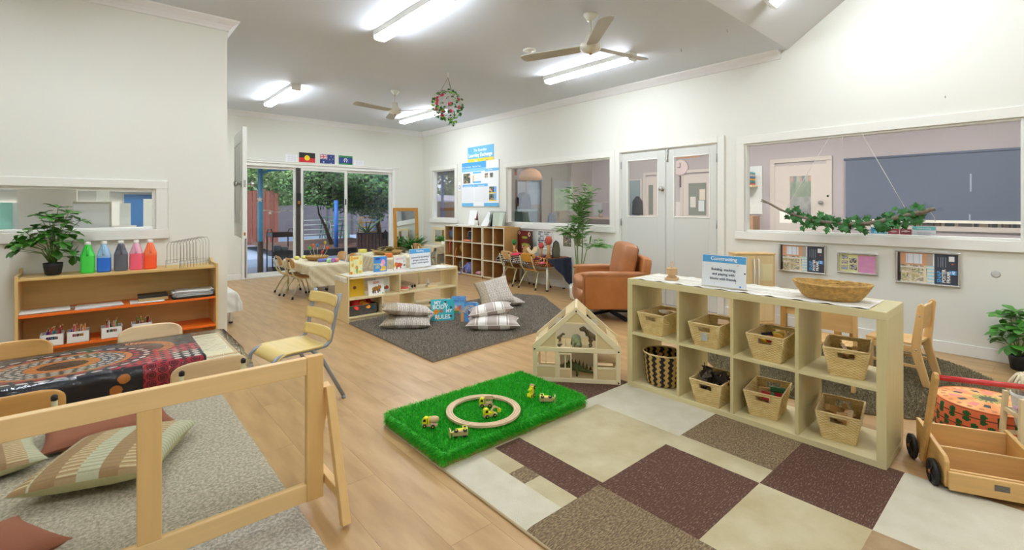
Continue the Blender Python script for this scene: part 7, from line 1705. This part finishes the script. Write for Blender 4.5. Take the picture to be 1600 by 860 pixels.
# left shelf in next room behind door leaf
t = E('wall_shelf', 'shelf of stacked books at the left of the big window, in the neighbouring room', 'shelf', (nx-.3, 3.62, 0))
O('board', M().bx(0,.3,0,.4,1.66,1.69,BIRCH), t); O('cabinet', M().bx(0,.3,-.02,.42,0,1.12, wood('dim_wood', '#a8866a', .1, 2)), t)
for k, c in enumerate(('#c85a4a','#3a9aa0','#d8a040','#4a6aa0','#e0e0e0','#6ab0b8')):
    O('book', M().bx(-.02+nx-.3+.02, nx-.05, 3.66+.0*k, 3.9, 1.695+.04*k, 1.73+.04*k, mat('bk_'+c, c, .5)), label='flat book in the stack on the neighbouring room shelf', cat='book', group='books stacked on the neighbouring room shelf')
O('white_board', M().bx(nx-.02,nx-.002,3.55,4.1,1.15,2.05,mat('pale_panel','#d4dade',.5)), label='pale panel on the wall behind the stacked books', cat='panel')
# double door view: clock, door, window
t = E('wall_clock', 'round pale clock on the mauve wall seen through the double door', 'clock', (nx-.001, 5.18, 2.12)); O('case', M().lathe([(.17,0),(.17,.03),(.15,.04),(0,.04)], mat('clock_mauve','#d6c8ce',.5), n=30), t).rotation_euler = (0,-pi/2,0); g = M(); g.bx(-.046,-.042,-.006,.006,0,.1,BLK); g.bx(-.046,-.042,-.006,.07,-.006,.006,BLK); O('hands', g, t); O('pendulum', M().bx(-.03,-.01,-.02,.02,-.42,-.16, mat('dark_mauve','#5a4a50',.5)), t)
def door_far(y0, y1, name, gl):
    g = M(); g.bx(nx-.03,nx,y0-.07,y0,0,2.0,MW); g.bx(nx-.03,nx,y1,y1+.07,0,2.0,MW); g.bx(nx-.03,nx,y0-.07,y1+.07,2.001,2.06,MW); g.bx(nx-.02,nx-.002,y0,y1,0,1.96,MW); o = O(name, g, kind='structure')
    for a in gl: O('pane', M().bx(nx-.026,nx-.021,a[0],a[1],1.12,1.78, mat('dim_pane','#7e8482',.2)), o)
    return o
dfo = door_far(4.42, 5.12, 'door_7', [(4.62,5.0)]); door_far(5.75, 6.02, 'door_8', [(5.84,5.95)])
for y, z, c, lb in ((4.9,1.4,'#c8c8c8','left'),(4.72,1.32,'#c8d0d8','lower right'),(4.7,1.55,'#d0c8c0','upper right')): O('paper_notice', M().bx(nx-.03,nx-.0265,y-.06,y+.06,z-.12,z+.1, mat('pp_'+c, c, .6)), label='pale notice behind the far door glass, '+lb, cat='notice')
g = M(); g.bx(nx-.01,nx-.002,6.13,6.5,1.05,1.93,MW); o = O('window_5', g, kind='structure'); O('pane', M().bx(nx-.02,nx-.011,6.18,6.46,1.08,1.9, mat('blue_pane','#8a9aa6',.2)), o)
g = M().prism([(-.12,0),(.12,0),(.1,.3),(.05,.36),(0,.42),(-.05,.36),(-.1,.3)], 1, -.06, .06, mat('dark_coat','#3a3e48',.8)); O('backpack', g, label='dark backpack hanging in the neighbouring room, seen through the left door glass', cat='bag', loc=(nx-.085,6.2,1.12), rz=pi/2, bev=.02)
# window 2 view: end wall y=7.58
ye = 7.58
t = E('tall_cabinet', 'teal-grey metal cabinet behind the left part of the middle window', 'cabinet', (6.2, 7.1, 0)); O('body', M().bx(-.3,.75,0,.4,0,1.2, mat('teal_grey','#4a6460',.5)), t); O('top_edge', M().bx(-.32,.77,-.02,.4,1.2,1.24, mat('pale_teal','#8aa8a0',.5)), t)
O('coat', M().prism([(-.15,0),(.15,0),(.14,.25),(.06,.34),(-.04,.36),(-.13,.26)], 1, -.08, .08, mat('dark_coat','')), label='dark coat on the metal cabinet behind the middle window', cat='coat', loc=(6.72,7.3,1.24), bev=.02)
O('wall_poster', M().bx(6.28,6.5,ye-.012,ye-.002,1.42,1.95, mat('grey_poster','#b0a8a8',.6)).bx(6.28,6.5,ye-.014,ye-.012,1.44,1.6, mat('orange_strip','#e0854a',.6)), label='grey and orange poster at the left edge of the middle window view', cat='poster')
def outv(u, v):
    return mixc(lin('#8aa0b4'), lin('#b8c4d0'), nz(u*6, v*5, 2)) if v < .5 else mixc(lin('#6a7a88'), lin('#9ab0c0'), nz(u*6, v*7, 5))
def winy(name, x0, x1, z0, z1, cf, m=MV2):
    g = M(); g.bx(x0-.06,x1+.06,ye-.03,ye-.002,z0-.06,z1+.06,m); o = O(name, g, kind='structure'); g = M(); g.grid(lambda u, v: (x0+u*(x1-x0), ye-.032, z0+v*(z1-z0)), 24, 24, VC, False, cf); O('pane_print', g, o, label='daylight view in the far window'); return o
winy('window_6', 7.1, 7.52, 1.35, 2.02, outv)
winy('window_7', 7.9, 8.55, 1.2, 1.9, lambda u, v: mixc(lin('#8ab098'), lin('#c4d8c0'), nz(u*7, v*8, 3)) if v < .75 else lin('#98a0b0'))
O('paper_notice', M().bx(7.2,7.36,ye-.04,ye-.036,1.12,1.33, mat('dim_frame','#9a8888',.6)), label='small mauve framed notice under the far window', cat='notice'); O('paper_notice', M().bx(8.05,8.35,ye-.04,ye-.036,1.0,1.18, mat('dim_frame2','#a89888',.6)), label='brownish card below the green far window', cat='notice')
g = M().prism([(-.12,0),(.12,0),(.09,.28),(-.02,.32),(-.1,.25)], 1, -.02, .02, mat('chair_blue','#5a78a0',.5)); g.bx(-.18,.18,-.02,.36,-.42,-.39,mat('chair_blue','')); g.bx(-.15,-.12,-.02,.01,-.85,.1,GRYM); g.bx(.12,.15,-.02,.01,-.85,.1,GRYM); g.bx(-.15,-.12,.32,.35,-.85,-.42,GRYM); g.bx(.12,.15,.32,.35,-.85,-.42,GRYM)
O('blue_chair', g, label='small blue chair back showing above the middle window sill', cat='chair', loc=(7.15,6.9,.85), bev=.01)
g = M(); g.grid(lambda u, v: (nx-.006, 7.55-u*2.4, 1.05+v*.37), 80, 14, VC, False, lambda u, v: lin('#b8b0b8') if (u*9) % 1 < .12 or v < .1 or v > .92 else [lin(c) for c in ('#b8c4cc','#c8a8a8','#a0bccc','#9ab8b0','#d0ccd0','#a8a0b0')][int(u*9)*5 % 6]); O('poster_strip', g, label='strip of pale posters along the mauve wall behind the middle window', cat='posters')
O('wall_ledge', M().bx(nx-.25,nx,5.0,7.5,1.0,1.04, mat('pinkish_ledge','#c8b0a8',.5)), label='pale ledge under the poster strip', cat='ledge')
for k, (y, lb) in enumerate(((7.2,'left'),(6.6,'right'))):
    t = E('small_plant', 'tiny plant on the pale ledge, %s one'%lb, 'plant', (nx-.15, y, 1.041)); O('pot', M().lathe([(.04,0),(.05,.08),(0,.08)], mat('dim_frame2','')), t); g = M()
    for q in range(14): a = q*2.4; g.add([(0,0,.08),(.05*cos(a)-.01,.05*sin(a),.14),(.07*cos(a),.07*sin(a),.2),(.05*cos(a)+.01,.05*sin(a),.14)], [(0,1,2,3)], IVY)
    O('foliage', g, t)
def pendant(label, x, y, z, r, dome=1):
    t = E('pendant_lamp', label, 'lamp', (x, y, z), 0, 'woven pendant lamps in the neighbouring room'); m = mat('woven_shade', '#dca882', .7, emit=.35)
    O('cord', M().cyl((0,0,r*.9),(0,0,2.9-z),.004,BLK,6), t)
    o = O('shade', M().lathe([(r,0),(r*.97,r*.35),(r*.8,r*.7),(r*.45,r*.92),(r*.1,r)] if dome else [(r,0),(r*.85,r*.9),(r*.1,r*.95)], m, n=28), t); o.modifiers.new('s','SOLIDIFY').thickness = .006
    O('bulb', M().ball((0,0,r*.45),.045, mat('warm_bulb', '#ffd9a8', .4, emit=30)), t)
pendant('dome woven pendant lamp glowing behind the middle window', 6.64, 7.0, 1.84, .235); pendant('woven drum pendant lamp seen through the right door glass', 7.45, 4.1, 2.13, .25, 0)
# ---- room behind left wall ----
LWc = mat('pale_room_wall', '#c6cacb', .7)
wall('wall_leftroom', 1, 8.7, 8.8, -3.6, .8, 0, 3, [], LWc); wall('wall_leftroom_side', 0, -3.6, -3.5, YL+.11, 8.7, 0, 3, [], LWc)
O('floor_leftroom', M().bx(-3.5,.797,YL+.11,8.7,-.06,0,CAR), kind='structure'); O('ceiling_leftroom', M().bx(-3.6,.797,YL+.11,8.8,2.9,2.97,CEIL), kind='structure')
O('ceiling_light', M().bx(-.3,.5,6.2,6.3,2.86,2.9,D2), label='added unseen narrow ceiling light nearer the left window in the room behind it', cat='light')  # second lamp, added to brighten the room behind the left window
O('ceiling_light', M().bx(-1.6,-.4,6.9,7.3,2.86,2.9,D2), label='added unseen ceiling light in the room behind the left wall', cat='light')  # unseen lamp put in to light this closed room
O('column', M().bx(-.46,-.12,5.3,5.5,0,2.9, mat('offwhite_panel','#d0d0ce',.6)), label='off-white column standing behind the left window', cat='column')
O('white_board', M().bx(-.14,.10,5.24,5.255,.95,1.305, mat('board_white','#dfe4e6',.4)).bx(-.14,.10,5.236,5.262,1.305,1.322, mat('board_rim','#bdbcae',.5)).bx(.085,.10,5.236,5.262,.95,1.31, mat('board_rim','')), label='pale board with beige rim leaning behind the left window', cat='board', bev=.002)
O('counter', M().bx(-3.4,.78,5.135,5.5,.88,.95,WHT), label='white counter below the left window in the room behind', cat='counter')
O('paper_sheet', M().cb((0,0,.18),(.075,.002,.36),mat('paper_blueish','#e2eaee',.6)), label='tall white sheet standing right of the pale board', cat='paper', loc=(.19,5.3,.951))
O('paper_sheet', M().cb((0,0,.24),(.085,.002,.48),mat('paper_blueish','')), label='white sheet standing at the top middle of the left window', cat='paper', loc=(.045,5.34,.951))
O('label_card', M().cb((0,0,.085),(.155,.004,.17),PAPER).bx(-.055,-.035,-.004,-.002,.13,.15,mat('grey_mark','')).bx(.035,.055,-.004,-.002,.13,.15,mat('grey_mark','')), label='low white card with two grey marks at the bottom of the left window', cat='card', loc=(.185,5.21,.951))
O('pin_board', M().bx(.30,.78,8.66,8.69,.98,1.46, mat('strong_blue','#1f5f9e',.5)), label='strong blue board on the wall of the room behind the left window', cat='board')
O('poster', M().cb((0,0,.2),(.13,.003,.40),mat('paper_blueish','')).cb((.045,-.003,.23),(.035,.002,.05),mat('mint_spot','#a8d8c0',.6)), label='white poster with a mint spot at the right end of the left window', cat='poster', loc=(.385,5.4,.951))
O('poster', M().cb((0,0,.18),(.15,.003,.36),mat('teal_poster','#8ecfca',.6)), label='teal poster at the left edge of the left window', cat='poster', loc=(-.56,5.3,.951))
O('paper_sheet', M().cb((0,0,.18),(.09,.003,.36),mat('paper_blueish','')), label='white sheet right of the teal poster behind the left window', cat='paper', loc=(-.47,5.32,.951))
O('light_strip', M().bx(-1.4,.7,8.55,8.66,1.50,1.56, mat('grey_strip','#b8bcc0',.4)), label='grey shelf line on the far wall of the room behind the left window', cat='shelf')
# ================= OUTDOORS =================
GZ = -.12
gnd = M(); gnd.bx(-12,40,YB+.12,60,GZ-.1,GZ, mat('playground_ground','#9aa8bc',.85,c2='#7f93b0',scale=.5)); O('ground', gnd, kind='structure')
O('ground', M().bx(XR+.1,40,7.7,YB+.12,GZ-.1,GZ, mat('playground_ground','')), kind='structure')
O('porch_floor', M().bx(.5,7.5,YB+.125,12.2,GZ,GZ+.015, mat('porch_concrete','#8d93a8',.7)), kind='structure')
DKR = mat('dark_roof','#3a3c40',.7)
g = M(); g.bx(.0,12,YB+.12,12.6,2.5,2.6,DKR); g.bx(0,12,12.5,12.65,2.3,2.62,DKR); O('porch_roof', g, kind='structure')
# painted steel posts
def spost(label, x, y, h, c, r=.05, base=None):
    t = E('steel_post', label, 'post', (x, y, GZ+.015)); O('shaft', M().cyl((0,0,0),(0,0,h),r,mat('post_'+c,c,.5),14), t)
    if base: O('lower_sleeve', M().cyl((0,0,0),(0,0,base),r*1.15,mat('post_brown','#5a4a42',.6),14), t, label='brown lower sleeve'); O('base_plate', M().cb((0,0,.01),(.36,.24,.02),mat('post_brown','')), t)
    return t
p1 = spost('teal porch post just outside the sliding door, brown at the foot, with hanging stars', 2.40, 10.15, 2.3, '#4a9cc0', .045, .72)
O('top_arm', M().tube([(0,0,2.05),(.2,0,2.12),(.9,0,2.2)], .03, mat('post_#4a9cc0','',.5), 8), p1)
spost('grey porch post between the glass panels', 3.75, 12.0, 2.5, '#7e8894', .045)
spost('bright blue post behind the garden tree', 5.5, 14.4, 1.6, '#2a6cc0', .06); spost('blue post to the right of the garden tree', 9.0, 19.0, 3.0, '#4a90c8', .09)
spost('blue post seen through the small back window', 8.15, 12.6, 2.9, '#2a6ac8', .045)
sm_ = mat('star_cream','#e8dcc0',.6)
def star(label, p, r):
    pts = [((r if k % 2 == 0 else r*.42)*sin(k*pi/5), (r if k % 2 == 0 else r*.42)*cos(k*pi/5)) for k in range(10)]; t = E('hanging_star', label, 'star', p, -.5, 'hanging stars'); O('star', M().prism(pts, 1, -.008, .008, sm_), t); O('thread', M().cyl((0,0,r),(0,0,.5),.002,sm_,5), t)
star('cream wooden star hanging against the teal post', (2.36, 10.02, 1.43), .055); star('smaller cream star hanging right of the teal post', (2.66, 10.5, 1.17), .04)
O('bunting', M().tube([(2.40+.104*k, 10.15+.142*k, 1.2+.02*sin(k)) for k in range(14)], [.012 if k % 2 else .004 for k in range(14)], sm_, 6), label='pale string of small beads strung across beyond the left glass panel', cat='garland')
# trolley
t = E('black_trolley', 'black metal three-tier trolley outside the left glass panel', 'trolley', (2.86, 10.5, GZ+.015), .1); w, d = .42, .3
TRL = mat('trolley_black','#25262c',.5)
for k, z in enumerate((.06,.4,.78)):
    g = M(); g.bx(-w/2,w/2,-d/2,d/2,z,z+.01,TRL)
    for a in ((-w/2,w/2,-d/2,-d/2+.01),(-w/2,w/2,d/2-.01,d/2),(-w/2,-w/2+.01,-d/2,d/2),(w/2-.01,w/2,-d/2,d/2)): g.bx(a[0],a[1],a[2],a[3],z,z+.09,TRL)
    O('tray', g, t)
for s_ in (-1, 1): O('side_tube', M().tube([(s_*w/2,-d/2,0),(s_*w/2,-d/2,.86),(s_*w/2,-d/4,.94),(s_*w/2,d/4,.94),(s_*w/2,d/2,.86),(s_*w/2,d/2,0)], .012, TRL, 8), t)
for k, (x, s_) in enumerate(((-.08,.19),(.07,.16))): O('grey_tub', M().cb((0,0,s_/2),(.13,.16,s_), mat('tub_grey','#5c636c',.6)), label='dark grey tub on the black trolley, %s one'%('left','right')[k], cat='tub', loc=(2.86+x,10.5,GZ+.015+.412), bev=.008)
# timber slat screens
RW = wood('red_screen_timber','#94584a',.15,2,.7,.15)
t = E('timber_screen', 'tall reddish timber slat screen beyond the left glass panel', 'screen', (3.9, 19.5, GZ))
x = 0; 
for k in range(9): O('slat', M().bx(x,x+.13,0,.05,0,2.0+R.uniform(-.12,.14)*(1 if k % 2 else .5), RW), t); x += .15
for z in (.5,1.6): O('rail', M().bx(-1.5,1.34,.05,.09,z,z+.08, RW), t)
for k in range(10): O('slat', M().bx(-.15-.15*k,-.02-.15*k,0,.05,0,2.0+R.uniform(-.1,.1), RW), t)
FT = mat('far_fence_grey','#6e6a72',.8)
t = E('boundary_fence', 'grey boundary fence behind the garden', 'fence', (0, 24, GZ))
for k in range(24): O('fence_panel', M().bx(5+k*1.25,5+k*1.25+1.22,0,.04,0,1.5,FT), t)
for k in range(25): O('fence_post', M().bx(4.96+k*1.25,5.03+k*1.25,-.05,0,0,1.55,mat('fence_post','#5a565e',.8)), t)
# planter boxes
PB_ = wood('planter_slat','#6a5048',.15,2,.7,.12)
t = E('planter_box', 'tall dark timber-slat planter box outside the right glass panel', 'planter', (5.75, 13.35, GZ), radians(-20))
O('liner', M().bx(.03,1.9,.02,.7,0,.62,DKR), t)
for k in range(19): O('slat', M().bx(k*.1,k*.1+.085,-.02,.015,0,.66,PB_), t)
for k in range(7): O('slat', M().bx(-.02,.015,.02+k*.1,.02+k*.1+.085,0,.66,PB_), t)
O('top_rail', M().bx(-.03,1.93,-.03,.02,.62,.66,DKR), t)
O('black_cloth', M().prism([(-.06,0),(.05,.02),(.06,.2),(.0,.28),(-.05,.2)], 1, -.02, .02, BLK), label='black cloth hung over the front of the timber planter', cat='cloth', loc=(6.45,13.05,.35), bev=.01)
spl = leaf_mesh(.75, .05, mat('spiky_leaf','#7f9a78',.6,c2='#5a7a5a',scale=5), .25, .2, .6, 7); t = E('spiky_plant', 'spiky grey-green plant growing from the timber planter', 'plant', (6.1, 13.55, .5))
for k in range(22): o = O('leaf', spl, t); a = k*2.4; orient(o, (.05*cos(a), .05*sin(a), 0), (cos(a)*.8, sin(a)*.8, R.uniform(.4,1.6))); o.scale = (R.uniform(.7,1.2),)*3
# mulch bed
t = E('garden_bed', 'raised garden bed of brown mulch edged with dark timber beyond the glass', 'garden bed', (0,0,0)); MU = mat('mulch','#6e5046',.95,c2='#4a3832',scale=14,bump=.8,bscale=20)
g = M(); g.grid(lambda u, v: (3.7+u*3.6, 13.9+v*5, GZ+.06+.16*nz(u*6, v*8, 2)+.1*sin(pi*v)), 40, 40, MU); O('mulch', g, t, kind='stuff'); g = M(); g.bx(3.65,7.3,13.8,13.92,GZ,GZ+.2,DKR); O('timber_edge', g, t)
# trees
def tree(label, x, y, h, crown, n, lm, grp=None, trunk=None, seed=1, ls=1, name='tree'):
    RR = random.Random(seed); t = E(name, label, 'tree', (x, y, GZ), 0, grp); g = M(); bk = mat('tree_bark','#4a3c34',.9)
    tr = trunk or [(0,0,0),(-.1,0,.5),(-.25,0,1.0),(-.5,0,1.5)]; g.tube(tr, [.09-.02*k for k in range(len(tr))], bk, 8)
    top = Vector(tr[-1])
    for k in range(7): a = k*.9; e = Vector((crown[0]+crown[3]*.6*cos(a), crown[1]+crown[4]*.6*sin(a), crown[2]+crown[5]*.4*sin(k*2.2))); g.tube([top, (top+e)/2+Vector((0,0,.1)), e], [.04,.025,.01], bk, 6)
    O('trunk', g, t)
    v = []; f = []; mi = []
    for k in range(n):
        a = RR.uniform(0, 6.28); c_ = RR.uniform(-1,1); r_ = RR.uniform(.55,1)**.5; q = (1-c_*c_)**.5; lump = 1+.22*sin(a*3+c_*4)+.15*sin(a*7+c_*9)
        p = Vector((crown[0]+crown[3]*q*cos(a)*r_*lump, crown[1]+crown[4]*q*sin(a)*r_*lump, crown[2]+crown[5]*c_*r_*lump)); d = Vector((RR.uniform(-1,1), RR.uniform(-1,1), RR.uniform(-1,.6))).normalized(); s_ = d.orthogonal().normalized(); L = .13*RR.uniform(.6,1.2)*ls; i = len(v)
        v += [tuple(p), tuple(p+d*L*.5+s_*L*.28), tuple(p+d*L), tuple(p+d*L*.5-s_*L*.28)]; f.append((i,i+1,i+2,i+3)); mi.append(RR.randrange(len(lm)))
    me = bpy.data.meshes.new('crown'); me.from_pydata(v, [], f)
    for m_ in lm: me.materials.append(m_)
    me.polygons.foreach_set('material_index', mi); me.update(); O('crown', me, t, kind='stuff'); return t
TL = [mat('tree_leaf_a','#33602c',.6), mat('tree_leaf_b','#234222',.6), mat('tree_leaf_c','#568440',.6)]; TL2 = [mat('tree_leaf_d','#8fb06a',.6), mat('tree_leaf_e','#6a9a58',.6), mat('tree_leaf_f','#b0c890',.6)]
tree('garden tree with leaning dark trunk and dark green crown beyond the middle glass panel', 5.75, 15.6, 3, (.65,-.2,2.15,1.75,1.3,.75), 14000, TL, trunk=[(.15,0,0),(0,0,.35),(-.15,0,.8),(-.35,0,1.2),(-.4,0,1.6)])
tree('second dark green tree filling the right glass panel', 8.2, 16.8, 3, (0,0,2.1,1.9,1.3,1.0), 12000, TL, seed=2, trunk=[(0,0,0),(-.2,0,.7),(-.1,0,1.4),(0,0,1.8)])
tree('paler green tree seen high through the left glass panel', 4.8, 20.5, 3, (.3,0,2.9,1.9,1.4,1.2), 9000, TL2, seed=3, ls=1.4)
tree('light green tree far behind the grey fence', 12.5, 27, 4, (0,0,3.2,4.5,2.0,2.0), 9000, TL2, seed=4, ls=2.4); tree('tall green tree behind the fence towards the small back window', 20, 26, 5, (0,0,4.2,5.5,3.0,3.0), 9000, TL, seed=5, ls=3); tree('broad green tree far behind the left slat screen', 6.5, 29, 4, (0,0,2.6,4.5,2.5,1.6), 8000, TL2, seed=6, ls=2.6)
# playground frames
def aframe(label, x, y, c, w, h):
    t = E('climbing_frame', label, 'climbing frame', (x, y, GZ)); m = mat('tube_'+c, c, .5); g = M()
    for s_ in (0, w): g.tube([(s_,-.35,0),(s_,0,h),(s_,.35,0)], .028, m, 7)
    O('end_frames', g, t)
    for k in range(5): z = h*(k+1)/5; O('rung', M().tube([(0,-.35*(1-z/h),z),(w,-.35*(1-z/h),z)], .022, m, 7), t)
aframe('pale grey arched climbing frame seen through the left glass panels', 5.9, 19.0, '#a8b0b4', .9, .9); aframe('green climbing frame behind the garden tree', 7.0, 19.8, '#4f8a70', 1.0, 1.0); aframe('yellow climbing frame to the right of the garden tree', 8.1, 18.6, '#d8a830', .8, 1.0); aframe('grey metal ladder frame behind the leaning tree', 6.6, 17.9, '#8a98a0', .5, .9)
# shed seen through window_1
t = E('garden_shed', 'brown timber shed with a pale corrugated roof seen through the small back window', 'shed', (8.6, 16.5, GZ)); SB = wood('shed_board','#8a5a48',.15,2,.7)
for k in range(34): O('wall_board', M().bx(k*.18,k*.18+.172,0,.04,0,1.72,SB), t)
O('roof', M().add([(-.4,-.4,1.68),(6.6,-.4,1.68),(6.6,2.4,1.98),(-.4,2.4,1.98)], [(0,1,2,3)], mat('shed_roof','#b8b0c4',.5)), t).modifiers.new('s','SOLIDIFY').thickness = .05
O('pale_panel', M().bx(0,.5,0,.04,0,2.0, mat('pale_wall','#c8bfc8',.7)), label='pale upright panel at the right end of the garden view', cat='panel', loc=(7.75,14.5,GZ))
O('rubbish_bin', M().bx(-.25,.25,-.25,.25,0,.95,mat('bin_green','#36463e',.6)), label='dark green bin in front of the brown shed', cat='bin', loc=(9.6,13.2,GZ), bev=.04)
O('handrail', M().tube([(6.4,11.2,GZ),(6.4,11.2,.72),(9.6,11.2,.72),(9.6,11.2,GZ)], .02, mat('rail_blue','#7aa0c8',.5), 8), label='pale blue handrail below the small back window', cat='railing')
